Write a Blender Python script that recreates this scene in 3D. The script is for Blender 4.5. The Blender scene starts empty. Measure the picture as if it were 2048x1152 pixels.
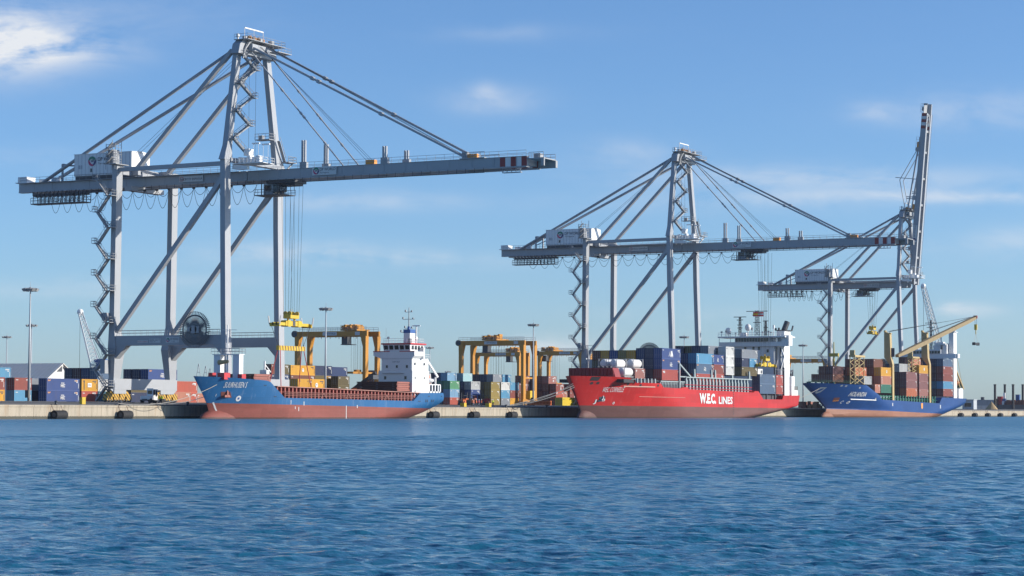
import bpy, bmesh, math, random
import numpy as np
from mathutils import Vector, Matrix
random.seed(7)
S = bpy.context.scene
COL = S.collection

# ------------------------------------------------------------------ camera (solved from the photograph)
# world: x = across the quay (positive = out over the water), y = along the quay (away from the viewer), z = up, water at 0
F, PITCH, ROLL, YAW, CH = 4521.186, .0539935, .00406918, .4848006, 1.9
def ray(px, py):
    cr, sr = math.cos(ROLL), math.sin(ROLL); xr = px-1024; yr = 576-py
    x = cr*xr-sr*yr; y = sr*xr+cr*yr
    cp, sp = math.cos(PITCH), math.sin(PITCH)
    Y = F*cp-y*sp; Z = F*sp+y*cp
    s, c = math.sin(YAW), math.cos(YAW)
    return Vector((c*x-s*Y, s*x+c*Y, Z))
def at(px, py, x=None, y=None, z=None):
    """the point of a plane (x=, y= or z= constant) seen at a pixel of the 2048 x 1152 photograph"""
    r = ray(px, py)
    t = x/r[0] if x is not None else y/r[1] if y is not None else (z-CH)/r[2]
    return Vector((r[0]*t, r[1]*t, r[2]*t+CH))
cam_d = bpy.data.cameras.new('camera'); cam = bpy.data.objects.new('camera', cam_d); COL.objects.link(cam)
cam_d.sensor_width = 36; cam_d.lens = F/2048*36; cam_d.clip_start = .5; cam_d.clip_end = 20000
fw = ray(1024, 576).normalized(); rt = (ray(1124, 576)-ray(1024, 576)).normalized(); up = rt.cross(fw).normalized()
cam.matrix_world = Matrix(((rt.x, up.x, -fw.x, 0), (rt.y, up.y, -fw.y, 0), (rt.z, up.z, -fw.z, CH), (0, 0, 0, 1)))
S.camera = cam

# ------------------------------------------------------------------ sky, sun, exposure
SUN_AZ, SUN_EL = math.atan2(1.0, .47), math.radians(19.5)     # azimuth from +y towards +x
w = bpy.data.worlds.new('World'); S.world = w; w.use_nodes = True
nt = w.node_tree; nt.nodes.clear()
def N(tree, t, **k):
    n = tree.nodes.new(t)
    for a, b in k.items():
        if a == 'inp':
            for i, v in b.items(): n.inputs[i].default_value = v
        else: setattr(n, a, b)
    return n
def math_(tree, op, a, b=None, c=None, clamp=False):
    n = tree.nodes.new('ShaderNodeMath'); n.operation = op; n.use_clamp = clamp
    for i, v in enumerate((a, b, c)):
        if v is None: continue
        if isinstance(v, (int, float)): n.inputs[i].default_value = v
        else: tree.links.new(v, n.inputs[i])
    return n.outputs[0]
sky = N(nt, 'ShaderNodeTexSky', sky_type='NISHITA', sun_disc=False)
sky.sun_elevation = SUN_EL; sky.sun_rotation = SUN_AZ; sky.altitude = 0; sky.air_density = .8; sky.dust_density = .45; sky.ozone_density = 6.0
tc = N(nt, 'ShaderNodeTexCoord')
def dotn(v):
    n = N(nt, 'ShaderNodeVectorMath', operation='DOT_PRODUCT'); n.inputs[1].default_value = v
    nt.links.new(tc.outputs['Generated'], n.inputs[0]); return n.outputs['Value']
h_f = Vector((-math.sin(YAW), math.cos(YAW), 0)); h_r = Vector((math.cos(YAW), math.sin(YAW), 0))
df = dotn(h_f); dr = dotn(h_r); du = dotn((0, 0, 1))
dfm = math_(nt, 'MAXIMUM', df, .05)
cs = math_(nt, 'DIVIDE', dr, dfm); ct = math_(nt, 'DIVIDE', du, dfm)
def cvec(sx, sy, ox=0.0):
    c = N(nt, 'ShaderNodeCombineXYZ')
    nt.links.new(math_(nt, 'MULTIPLY_ADD', cs, sx, ox), c.inputs[0]); nt.links.new(math_(nt, 'MULTIPLY', ct, sy), c.inputs[1]); return c.outputs[0]
nz1 = N(nt, 'ShaderNodeTexNoise', inp={'Scale': 1.0, 'Detail': 9.0, 'Roughness': .62, 'Distortion': .6}); nt.links.new(cvec(14, 55, 3.1), nz1.inputs['Vector'])
nz2 = N(nt, 'ShaderNodeTexNoise', inp={'Scale': 1.0, 'Detail': 7.0, 'Roughness': .6, 'Distortion': .4}); nt.links.new(cvec(34, 60, 9.7), nz2.inputs['Vector'])
# each cloud: centre and half size as (right, up) slopes of the view, strength, softness noise
CL = [(-.236, .163, .036, .014, 1.5), (-.212, .160, .040, .007, .6), (-.010, .1375, .020, .0060, .34), (-.012, .142, .005, .004, .22), (.000, .168, .035, .004, .14), (-.165, .175, .05, .010, .12),
      (.11, .104, .065, .006, .16), (.050, .115, .025, .006, .24), (.165, .1035, .09, .0055, .26), (.205, .0955, .10, .0030, .50), (.10, .092, .07, .005, .20), (.207, .134, .040, .008, .32), (.160, .133, .012, .005, .22),
      (-.090, .069, .050, .0050, .46), (-.035, .066, .05, .004, .22), (-.075, .0925, .050, .0045, .36), (-.20, .052, .05, .004, .22), (-.16, .057, .06, .003, .16), (.194, .046, .006, .0026, .75), (.205, .045, .012, .003, .40), (.006, .029, .014, .0035, .40),
      (.018, .028, .022, .005, .42), (.075, .043, .035, .003, .2), (.20, .072, .05, .006, .14), (-.22, .110, .06, .006, .12), (.225, .077, .02, .006, .25)]
acc = None
for (a, b, sx, sy, st) in CL:
    e1 = math_(nt, 'DIVIDE', math_(nt, 'SUBTRACT', cs, a), sx); e2 = math_(nt, 'DIVIDE', math_(nt, 'SUBTRACT', ct, b), sy)
    q = math_(nt, 'ADD', math_(nt, 'MULTIPLY', e1, e1), math_(nt, 'MULTIPLY', e2, e2))
    g = math_(nt, 'MULTIPLY', math_(nt, 'EXPONENT', math_(nt, 'MULTIPLY', q, -1.0)), st)
    acc = g if acc is None else math_(nt, 'ADD', acc, g)
nmix = math_(nt, 'ADD', math_(nt, 'MULTIPLY', nz1.outputs[0], 1.1), math_(nt, 'MULTIPLY', nz2.outputs[0], .9))
cloud = math_(nt, 'MULTIPLY', acc, math_(nt, 'MULTIPLY_ADD', nmix, 2.5, -1.85, clamp=True))
veil = math_(nt, 'MULTIPLY_ADD', nz1.outputs[0], .5, -.2, clamp=True)
cloud = math_(nt, 'ADD', cloud, math_(nt, 'MULTIPLY', veil, .05), clamp=True)
front = math_(nt, 'GREATER_THAN', df, .06)
cloud = math_(nt, 'MULTIPLY', cloud, front)
mx = N(nt, 'ShaderNodeMix', data_type='RGBA'); nt.links.new(cloud, mx.inputs['Factor'])
nt.links.new(sky.outputs[0], mx.inputs['A']); mx.inputs['B'].default_value = (4.9, 5.1, 5.4, 1)
bg = N(nt, 'ShaderNodeBackground', inp={'Strength': .139}); nt.links.new(mx.outputs['Result'], bg.inputs[0])
wo = N(nt, 'ShaderNodeOutputWorld'); nt.links.new(bg.outputs[0], wo.inputs[0])
sun_d = bpy.data.lights.new('sun', 'SUN'); sun_d.energy = 4.9; sun_d.angle = math.radians(.5); sun_d.color = (1, .93, .82)
sun = bpy.data.objects.new('sun', sun_d); COL.objects.link(sun)
sv = Vector((math.sin(SUN_AZ)*math.cos(SUN_EL), math.cos(SUN_AZ)*math.cos(SUN_EL), math.sin(SUN_EL)))
sun.rotation_euler = (-sv).to_track_quat('-Z', 'Y').to_euler(); sun.location = sv*100
S.view_settings.view_transform = 'Standard'; S.view_settings.look = 'None'; S.view_settings.exposure = .25; S.view_settings.gamma = 1
S.render.engine = 'CYCLES'

# ------------------------------------------------------------------ materials
M = {}
def mat(name):
    m = bpy.data.materials.new(name); m.use_nodes = True; t = m.node_tree; t.nodes.clear()
    o = N(t, 'ShaderNodeOutputMaterial'); p = N(t, 'ShaderNodeBsdfPrincipled'); t.links.new(p.outputs[0], o.inputs[0])
    M[name] = m; return m, t, p
def rgba(c, k=1.0): return (c[0]*k, c[1]*k, c[2]*k, 1)
def mixc(t, fac, a, b):
    n = N(t, 'ShaderNodeMix', data_type='RGBA')
    for s, v in (('Factor', fac), ('A', a), ('B', b)):
        if isinstance(v, (tuple, float, int)): n.inputs[s].default_value = v
        else: t.links.new(v, n.inputs[s])
    return n.outputs['Result']
def noise(t, vec, scale, detail=4.0, rough=.6):
    n = N(t, 'ShaderNodeTexNoise', inp={'Scale': scale, 'Detail': detail, 'Roughness': rough}); t.links.new(vec, n.inputs['Vector']); return n.outputs[0]
def mapping(t, vec, sc=(1, 1, 1), loc=(0, 0, 0)):
    n = N(t, 'ShaderNodeMapping'); n.inputs['Scale'].default_value = sc; n.inputs['Location'].default_value = loc; t.links.new(vec, n.inputs[0]); return n.outputs[0]
def ramp(t, v, lo, hi): 
    n = N(t, 'ShaderNodeMapRange', clamp=True); n.inputs[1].default_value = lo; n.inputs[2].default_value = hi; t.links.new(v, n.inputs[0]); return n.outputs[0]
def objvec(t):
    c = N(t, 'ShaderNodeTexCoord'); i = N(t, 'ShaderNodeObjectInfo')
    a = N(t, 'ShaderNodeVectorMath', operation='SCALE'); a.inputs['Scale'].default_value = 1.0
    cb = N(t, 'ShaderNodeCombineXYZ')
    r = math_(t, 'MULTIPLY', i.outputs['Random'], 71.0)
    for k in range(3): t.links.new(r, cb.inputs[k])
    s = N(t, 'ShaderNodeVectorMath', operation='ADD'); t.links.new(c.outputs['Object'], s.inputs[0]); t.links.new(cb.outputs[0], s.inputs[1])
    return s.outputs[0], i.outputs['Random']
def paint(name, c, rough=.45, var=.16, dirt=.22, dirtc=(.10, .07, .05), metal=0.0, bump=0.0):
    m, t, p = mat(name); v, rnd = objvec(t)
    n1 = noise(t, v, .55, 5); st = noise(t, mapping(t, v, (1.6, 1.6, .16)), 1.0, 6, .65); fine = noise(t, v, 6.0, 3)
    k = math_(t, 'MULTIPLY_ADD', math_(t, 'SUBTRACT', n1, .5), var*2, 1.0)
    k = math_(t, 'MULTIPLY', k, math_(t, 'MULTIPLY_ADD', math_(t, 'SUBTRACT', rnd, .5), var*1.2, 1.0))
    k = math_(t, 'MULTIPLY', k, math_(t, 'MULTIPLY_ADD', math_(t, 'SUBTRACT', fine, .5), var, 1.0))
    base = N(t, 'ShaderNodeVectorMath', operation='SCALE'); base.inputs[0].default_value = c[:3]; t.links.new(k, base.inputs['Scale'])
    d = math_(t, 'MULTIPLY', ramp(t, st, .52, .78), dirt)
    colr = mixc(t, d, base.outputs[0], rgba(dirtc))
    t.links.new(colr, p.inputs['Base Color']); p.inputs['Metallic'].default_value = metal
    t.links.new(math_(t, 'MULTIPLY_ADD', st, .3, rough-.12), p.inputs['Roughness'])
    return m
def plain(name, c, rough=.5, metal=0.0, emit=None):
    m, t, p = mat(name); p.inputs['Base Color'].default_value = rgba(c); p.inputs['Roughness'].default_value = rough; p.inputs['Metallic'].default_value = metal
    return m
PAL = {'navy blue': (.018, .032, .095), 'royal blue': (.030, .075, .26), 'slate blue': (.085, .15, .25), 'light blue': (.10, .34, .55), 'sky blue': (.22, .42, .62), 'teal blue': (.045, .16, .23),
       'red': (.46, .075, .055), 'brick red': (.30, .065, .045), 'mauve brown': (.27, .105, .10), 'orange': (.60, .16, .055), 'orange red': (.52, .10, .055), 'yellow': (.78, .40, .03), 'bright yellow': (.85, .62, .03), 'olive': (.34, .25, .055), 'dark olive': (.14, .105, .035),
       'green': (.025, .20, .13), 'mint green': (.10, .34, .17), 'white': (.76, .76, .73), 'pale grey': (.48, .50, .50), 'grey': (.26, .29, .33), 'brown': (.20, .065, .035), 'maroon': (.10, .022, .03), 'salmon': (.55, .22, .14), 'pink brown': (.40, .16, .13), 'pale cyan': (.40, .62, .66), 'dark blue': (.02, .05, .16)}
for k_, c_ in PAL.items(): paint('container '+k_, tuple(q*.74 for q in c_), .5, .12, .30)
paint('crane grey', (.345, .362, .385), .42, .07, .13, (.22, .19, .16))
paint('crane light grey', (.42, .45, .48), .5, .05, .10, (.25, .23, .21))
paint('galvanised', (.34, .35, .36), .5, .08, .15); paint('reel steel', (.17, .18, .19), .5, .1, .15); paint('dark steel', (.055, .062, .075), .5, .12, .2)
paint('house white', (.80, .81, .80), .45, .05, .15, (.35, .31, .27)); paint('ship white', (.74, .74, .73), .4, .05, .10, (.40, .30, .20))
paint('rtg yellow', (.50, .222, .020), .45, .12, .25, (.20, .09, .03)); paint('spreader yellow', (.62, .42, .025), .4, .10, .25); paint('black rubber', (.016, .016, .018), .75, .2, .1, (.08, .07, .06))
paint('stripe red', (.26, .028, .028), .5, .05, .1); paint('stripe white', (.72, .72, .70), .5, .05, .1); paint('rust red', (.34, .085, .065), .55, .2, .35, (.14, .045, .03)); paint('dark rust', (.15, .045, .035), .6, .2, .3, (.05, .02, .02))
paint('hatch brown', (.30, .10, .075), .6, .15, .3); paint('beige', (.46, .34, .15), .5, .1, .2, (.25, .17, .08)); paint('deck green', (.03, .19, .12), .5, .15, .2); paint('cell grey', (.30, .36, .37), .5, .12, .3)
paint('red paint', (.50, .035, .04), .4, .1, .15); paint('blue paint', (.03, .10, .30), .45, .1, .2); paint('orange paint', (.72, .17, .04), .45, .1, .15); paint('hi vis', (.70, .80, .05), .6, .05, .05); paint('skin', (.50, .32, .24), .6, .05, .0); paint('trousers', (.03, .04, .08), .8, .1, .1); paint('helmet', (.80, .80, .76), .4, .03, .0)
paint('roof sheet', (.58, .56, .52), .5, .08, .25, (.25, .2, .16)); paint('rock', (.27, .25, .23), .85, .35, .3); paint('far shed', (.16, .20, .25), .7, .12, .2); paint('rope', (.55, .50, .42), .8, .1, .1); paint('wood brown', (.30, .17, .09), .7, .2, .3)
paint('salmon paint', (.42, .20, .16), .5, .1, .2); paint('pale grey paint', (.45, .46, .46), .5, .1, .2); paint('deck green dark', (.02, .08, .06), .6, .15, .2); paint('beige yellow', (.50, .36, .06), .5, .1, .2); paint('shaded beige', (.27, .195, .085), .5, .12, .2); paint('sand', (.42, .30, .16), .9, .15, .0)  # beige for the crane boom darkened, its shaded underside put into the colour
paint('shaded brown', (.050, .020, .017), .7, .2, .2); paint('shaded red', (.24, .018, .022), .5, .1, .2)  # hatch cover brown and breakwater paint darkened: shade put into the colour
plain('glass', (.015, .022, .028), .08); plain('lettering white', (.62, .62, .62), .5); plain('lettering dark', (.05, .06, .08), .5); plain('logo green', (.02, .22, .14), .5); plain('logo pink', (.55, .05, .14), .5); plain('logo violet', (.05, .05, .16), .5); plain('cable black', (.02, .02, .025), .6); plain('lettering orange', (.75, .30, .05), .5); plain('lettering red', (.5, .06, .05), .5); plain('flag red', (.6, .03, .03), .7); plain('flag yellow', (.8, .5, .03), .7)
def stripes(name, a, b, period):
    m, t, p = mat(name); c = N(t, 'ShaderNodeTexCoord'); s = N(t, 'ShaderNodeSeparateXYZ'); t.links.new(c.outputs['Object'], s.inputs[0])
    d = math_(t, 'ADD', math_(t, 'ADD', s.outputs[1], s.outputs[2]), math_(t, 'MULTIPLY', s.outputs[0], .8))
    f = math_(t, 'GREATER_THAN', math_(t, 'FRACT', math_(t, 'DIVIDE', d, period)), .62)
    t.links.new(mixc(t, f, rgba(a), rgba(b)), p.inputs['Base Color']); p.inputs['Roughness'].default_value = .5
stripes('hazard stripes', (.56, .33, .035), (.08, .04, .015), .9)
def hullmat(name, top, low, zb, slope, y0, topw=(.45, .47, .5)):
    m, t, p = mat(name); g = N(t, 'ShaderNodeNewGeometry'); s = N(t, 'ShaderNodeSeparateXYZ'); t.links.new(g.outputs['Position'], s.inputs[0]); P = g.outputs['Position']
    zz = math_(t, 'SUBTRACT', s.outputs[2], math_(t, 'MULTIPLY_ADD', math_(t, 'SUBTRACT', s.outputs[1], y0), slope, zb))
    f = math_(t, 'GREATER_THAN', math_(t, 'ADD', zz, math_(t, 'MULTIPLY', math_(t, 'SUBTRACT', noise(t, P, 1.2, 4), .5), .05)), 0.0)
    n1 = noise(t, P, .16, 6); st = noise(t, mapping(t, P, (1, 1.3, .11)), 1.0, 7, .7); hz = noise(t, mapping(t, P, (1, .12, 1.1)), 1.0, 5); sp = noise(t, P, 1.3, 6, .7)
    k = math_(t, 'MULTIPLY_ADD', math_(t, 'SUBTRACT', n1, .5), .30, 1.0)
    tp = N(t, 'ShaderNodeVectorMath', operation='SCALE'); tp.inputs[0].default_value = top; t.links.new(k, tp.inputs['Scale'])
    tcol = mixc(t, math_(t, 'MULTIPLY', ramp(t, st, .55, .8), .22), tp.outputs[0], rgba(topw))
    tcol = mixc(t, math_(t, 'MULTIPLY', ramp(t, hz, .60, .8), .16), tcol, rgba(top, .55))
    rs = noise(t, mapping(t, P, (2.2, 2.6, .16), (5, 2, 0)), 1.0, 6, .7); tcol = mixc(t, math_(t, 'MULTIPLY', ramp(t, rs, .63, .78), .55), tcol, rgba((.20, .10, .06)))
    cb = N(t, 'ShaderNodeCombineXYZ'); t.links.new(s.outputs[1], cb.inputs[0]); t.links.new(s.outputs[2], cb.inputs[1])
    bt = N(t, 'ShaderNodeTexBrick', inp={'Color1': (.80, .80, .80, 1), 'Color2': (1.12, 1.12, 1.12, 1), 'Mortar': (.62, .62, .62, 1), 'Scale': 1.0, 'Mortar Size': .02, 'Brick Width': 7.5, 'Row Height': 2.1}); t.links.new(cb.outputs[0], bt.inputs['Vector'])
    def plates(c, f_): 
        q = N(t, 'ShaderNodeMix', data_type='RGBA', blend_type='MULTIPLY'); q.inputs['Factor'].default_value = f_; t.links.new(c, q.inputs['A']); t.links.new(bt.outputs[0], q.inputs['B']); return q.outputs['Result']
    tcol = plates(tcol, .55); scr = noise(t, mapping(t, P, (1, .9, 2.6), (2, 9, 4)), 1.0, 6, .75); tcol = mixc(t, math_(t, 'MULTIPLY', ramp(t, scr, .64, .72), .35), tcol, rgba(topw))
    k2 = math_(t, 'MULTIPLY_ADD', math_(t, 'SUBTRACT', hz, .5), .55, 1.0)
    lw = N(t, 'ShaderNodeVectorMath', operation='SCALE'); lw.inputs[0].default_value = low; t.links.new(k2, lw.inputs['Scale'])
    lcol = mixc(t, math_(t, 'MULTIPLY', ramp(t, st, .5, .8), .15), lw.outputs[0], rgba((.26, .16, .13)))
    lcol = mixc(t, math_(t, 'MULTIPLY', ramp(t, sp, .60, .75), .35), lcol, rgba(low, .45))
    lcol = plates(lcol, .6)
    wet = math_(t, 'LESS_THAN', math_(t, 'ADD', s.outputs[2], math_(t, 'MULTIPLY', sp, -.35)), .12)
    lcol = mixc(t, math_(t, 'MULTIPLY', wet, .7), lcol, rgba((.035, .04, .03)))
    t.links.new(mixc(t, f, lcol, tcol), p.inputs['Base Color']); t.links.new(math_(t, 'MULTIPLY_ADD', f, -.2, .66), p.inputs['Roughness']); p.inputs['Specular IOR Level'].default_value = .3
    bp = N(t, 'ShaderNodeBump', inp={'Strength': .25, 'Distance': .05}); t.links.new(noise(t, mapping(t, P, (1, .9, .45)), 1.0, 2), bp.inputs['Height']); t.links.new(bp.outputs[0], p.inputs['Normal'])
def concrete(name, c, panel=9.6):
    m, t, p = mat(name); g = N(t, 'ShaderNodeNewGeometry'); P = g.outputs['Position']; s = N(t, 'ShaderNodeSeparateXYZ'); t.links.new(P, s.inputs[0])
    n1 = noise(t, P, .25, 7, .65); st = noise(t, mapping(t, P, (1, 1.1, .12)), 1.0, 7, .7); st2 = noise(t, mapping(t, P, (1, .35, .05), (3, 11, 0)), 1.0, 6, .7); fn = noise(t, P, 4.0, 5)
    k = math_(t, 'MULTIPLY_ADD', math_(t, 'SUBTRACT', n1, .5), .5, 1.0); k = math_(t, 'MULTIPLY', k, math_(t, 'MULTIPLY_ADD', math_(t, 'SUBTRACT', fn, .5), .25, 1.0))
    b = N(t, 'ShaderNodeVectorMath', operation='SCALE'); b.inputs[0].default_value = c; t.links.new(k, b.inputs['Scale'])
    col = mixc(t, math_(t, 'MULTIPLY', ramp(t, st, .48, .7), .7), b.outputs[0], rgba((.17, .145, .11)))
    col = mixc(t, math_(t, 'MULTIPLY', ramp(t, st2, .54, .70), .6), col, rgba((.30, .17, .08)))
    fr = math_(t, 'FRACT', math_(t, 'DIVIDE', s.outputs[1], panel)); jt = math_(t, 'LESS_THAN', fr, .012)
    col = mixc(t, math_(t, 'MULTIPLY', jt, .7), col, rgba((.07, .06, .05)))
    wl = math_(t, 'LESS_THAN', math_(t, 'ADD', s.outputs[2], math_(t, 'MULTIPLY', fn, -.5)), .22)
    col = mixc(t, math_(t, 'MULTIPLY', wl, .85), col, rgba((.03, .035, .025)))
    t.links.new(col, p.inputs['Base Color']); p.inputs['Roughness'].default_value = .85
    bp = N(t, 'ShaderNodeBump', inp={'Strength': .4, 'Distance': .05}); t.links.new(fn, bp.inputs['Height']); t.links.new(bp.outputs[0], p.inputs['Normal'])
concrete('quay concrete', (.40, .345, .265)); concrete('apron concrete', (.24, .23, .21), 1e6)
def watermat():
    m, t, p = mat('sea water'); g = N(t, 'ShaderNodeNewGeometry'); P = g.outputs['Position']
    big = noise(t, mapping(t, P, (.012, .03, 1)), 1.0, 5, .6)
    col = mixc(t, ramp(t, big, .35, .65), rgba((.012, .115, .200)), rgba((.016, .150, .240)))
    t.links.new(col, p.inputs['Base Color']); p.inputs['IOR'].default_value = 1.333
    ln = N(t, 'ShaderNodeVectorMath', operation='LENGTH'); t.links.new(P, ln.inputs[0])
    t.links.new(math_(t, 'ADD', math_(t, 'MULTIPLY_ADD', big, .06, .05), math_(t, 'MULTIPLY', ramp(t, ln.outputs['Value'], 40, 320), .20)), p.inputs['Roughness'])
    n1 = noise(t, mapping(t, P, (1.5, 2.2, 1)), 1.0, 5, .62); n2 = noise(t, mapping(t, P, (.42, .62, 1)), 1.0, 4, .6)
    h = math_(t, 'ADD', math_(t, 'MULTIPLY', n1, .35), n2)
    gust = noise(t, mapping(t, P, (.02, .05, 1), (7, 3, 0)), 1.0, 4)
    bp = N(t, 'ShaderNodeBump', inp={'Distance': .34}); t.links.new(math_(t, 'MULTIPLY_ADD', ramp(t, gust, .3, .68), .5, .5), bp.inputs['Strength']); t.links.new(h, bp.inputs['Height']); t.links.new(bp.outputs[0], p.inputs['Normal'])
watermat()
# ------------------------------------------------------------------ mesh helpers
class MB:
    def __init__(s): s.v = []; s.f = []; s.m = []
    def add(s, vs, fs, m=0):
        o = len(s.v); s.v += [tuple(v) for v in vs]; s.f += [tuple(i+o for i in f) for f in fs]; s.m += [m]*len(fs); return s
    def box(s, x0, x1, y0, y1, z0, z1, m=0):
        vs = [(x0, y0, z0), (x1, y0, z0), (x1, y1, z0), (x0, y1, z0), (x0, y0, z1), (x1, y0, z1), (x1, y1, z1), (x0, y1, z1)]
        return s.add(vs, [(0, 3, 2, 1), (4, 5, 6, 7), (0, 1, 5, 4), (1, 2, 6, 5), (2, 3, 7, 6), (3, 0, 4, 7)], m)
    def hexa(s, lo, hi, m=0):
        """two quads (counter-clockwise from above), lower and upper"""
        return s.add(list(lo)+list(hi), [(0, 3, 2, 1), (4, 5, 6, 7), (0, 1, 5, 4), (1, 2, 6, 5), (2, 3, 7, 6), (3, 0, 4, 7)], m)
    def beam(s, p, q, w, h, up=(0, 0, 1), m=0, w2=None, h2=None):
        p = Vector(p); q = Vector(q); d = (q-p).normalized(); u = Vector(up)
        r = d.cross(u)
        if r.length < 1e-4: r = d.cross(Vector((1, 0, 0)))
        r.normalize(); u = r.cross(d).normalized(); w2 = w if w2 is None else w2; h2 = h if h2 is None else h2
        vs = [c+r*(a*ww/2)+u*(b*hh/2) for c, ww, hh in ((p, w, h), (q, w2, h2)) for a, b in ((-1, -1), (1, -1), (1, 1), (-1, 1))]
        return s.add(vs, [(0, 3, 2, 1), (4, 5, 6, 7), (0, 1, 5, 4), (1, 2, 6, 5), (2, 3, 7, 6), (3, 0, 4, 7)], m)
    def leg(s, p, q, wx, wy, m=0, wx2=None, wy2=None):
        wx2 = wx if wx2 is None else wx2; wy2 = wy if wy2 is None else wy2
        f = lambda c, a, b: [(c[0]-a/2, c[1]-b/2, c[2]), (c[0]+a/2, c[1]-b/2, c[2]), (c[0]+a/2, c[1]+b/2, c[2]), (c[0]-a/2, c[1]+b/2, c[2])]
        return s.hexa(f(p, wx, wy), f(q, wx2, wy2), m)
    def tube(s, p, q, r, r2=None, n=8, m=0):
        p = Vector(p); q = Vector(q); d = q-p
        if d.length < 1e-6: return s
        d.normalize(); a = d.orthogonal().normalized(); b = d.cross(a); r2 = r if r2 is None else r2
        vs = []
        for c, rr in ((p, r), (q, r2)):
            for i in range(n):
                t = 2*math.pi*(i+.5)/n; vs.append(c+a*(rr*math.cos(t))+b*(rr*math.sin(t)))
        fs = [(i, (i+1) % n, n+(i+1) % n, n+i) for i in range(n)]+[tuple(range(n))[::-1], tuple(range(n, 2*n))]
        return s.add(vs, fs, m)
    def path(s, pts, r, n=4, m=0):
        for a, b in zip(pts, pts[1:]): s.tube(a, b, r, n=n, m=m)
        return s
    def sphere(s, c, r, n=10, k=6, sz=1.0, m=0):
        vs = []; fs = []
        for j in range(k+1):
            t = math.pi*j/k
            for i in range(n):
                a = 2*math.pi*i/n; vs.append((c[0]+r*math.sin(t)*math.cos(a), c[1]+r*math.sin(t)*math.sin(a), c[2]+r*sz*math.cos(t)))
        for j in range(k):
            for i in range(n): fs.append((j*n+i, (j+1)*n+i, (j+1)*n+(i+1) % n, j*n+(i+1) % n))
        return s.add(vs, fs, m)
    def prism(s, poly, ext, m=0):
        """polygon (list of 3-D points) extruded by a vector"""
        e = Vector(ext); n = len(poly); vs = [Vector(p) for p in poly]+[Vector(p)+e for p in poly]
        return s.add(vs, [tuple(range(n))[::-1], tuple(range(n, 2*n))]+[(i, (i+1) % n, n+(i+1) % n, n+i) for i in range(n)], m)
    def rail(s, pts, h=1.1, step=1.6, r=.035, m=0, bars=2):
        for a, b in zip(pts, pts[1:]):
            a = Vector(a); b = Vector(b); n = max(1, int(round((b-a).length/step)))
            for i in range(n+1):
                p = a.lerp(b, i/n); s.tube(p, p+Vector((0, 0, h)), r, n=4, m=m)
            for k in range(bars):
                o = Vector((0, 0, h*(1-k*.5))); s.tube(a+o, b+o, r, n=4, m=m)
        return s
    def pieces(s):
        """the far-apart pieces of this mesh, largest first (each becomes a part of its own)"""
        n = len(s.v); par = list(range(n))
        def find(a):
            while par[a] != a: par[a] = par[par[a]]; a = par[a]
            return a
        for f in s.f:
            r = find(f[0])
            for i in f[1:]: par[find(i)] = r
        root = np.array([find(i) for i in range(n)]); ids, isl = np.unique(root, return_inverse=True); k = len(ids)
        if k < 2 or k > 800: return [s]
        P = np.array([tuple(v) for v in s.v], float); lo = np.full((k, 3), np.inf); hi = np.full((k, 3), -np.inf)
        np.minimum.at(lo, isl, P); np.maximum.at(hi, isl, P); size = (hi-lo).max(1)
        gap = np.maximum(0, np.maximum(lo[:, None]-hi[None], lo[None]-hi[:, None]))
        near = np.sqrt((gap**2).sum(2)) <= np.maximum(.02, .5*np.maximum(size[:, None], size[None]))
        comp = np.arange(k)
        for a in range(k):
            for b_ in np.nonzero(near[a])[0]:
                ca, cb = comp[a], comp[b_]
                if ca != cb: comp[comp == cb] = ca
        cs = np.unique(comp)
        if len(cs) < 2: return [s]
        out = []
        for c in cs:
            q = MB(); mp = {}
            for f, m_ in zip(s.f, s.m):
                if comp[isl[f[0]]] != c: continue
                g = []
                for i in f:
                    if i not in mp: mp[i] = len(q.v); q.v.append(s.v[i])
                    g.append(mp[i])
                q.f.append(tuple(g)); q.m.append(m_)
            out.append(q)
        return sorted(out, key=lambda q: -len(q.v))
    def build(s, name, mats, parent=None, label=None, smooth=False, kind=None, bevel=0, split=True):
        if not isinstance(mats, (list, tuple)): mats = [mats]
        if split and parent:
            ps = s.pieces()
            if len(ps) > 1: return [q.build(name, mats, parent, label, smooth, kind, bevel, False) for q in ps][0]
        me = bpy.data.meshes.new(name); off = Vector(parent_loc(parent)) if parent else Vector((0, 0, 0))
        me.from_pydata([tuple(Vector(v)-off) for v in s.v], [], s.f)
        for x in mats: me.materials.append(M[x])
        me.polygons.foreach_set('material_index', s.m)
        if smooth: me.polygons.foreach_set('use_smooth', [True]*len(s.f))
        bm = bmesh.new(); bm.from_mesh(me); bmesh.ops.recalc_face_normals(bm, faces=bm.faces)
        if bevel: bmesh.ops.bevel(bm, geom=[e for e in bm.edges if e.calc_face_angle(0) > .6], offset=bevel, segments=1, affect='EDGES')
        bm.to_mesh(me); bm.free()
        o = bpy.data.objects.new(name, me); COL.objects.link(o)
        if parent: o.parent = parent
        if label: o['label'] = label
        if kind: o['kind'] = kind
        return o
def parent_loc(o):
    p = Vector((0, 0, 0))
    while o: p += Vector(o.location); o = o.parent
    return p
LABELS = {}
def tag(o, label, cat, group=None, kind=None):
    if label in LABELS: print('DUPLICATE LABEL', label)
    if len(label.split()) > 16: print('LONG', len(label.split()), label)
    LABELS[label] = o
    o['label'] = label; o['category'] = cat
    if group: o['group'] = group
    if kind: o['kind'] = kind
    return o
def thing(name, loc, label, cat, group=None):
    o = bpy.data.objects.new(name, None); COL.objects.link(o); o.location = loc; o.empty_display_size = .5
    return tag(o, label, cat, group)
def struct(o): o['kind'] = 'structure'; return o
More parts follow.
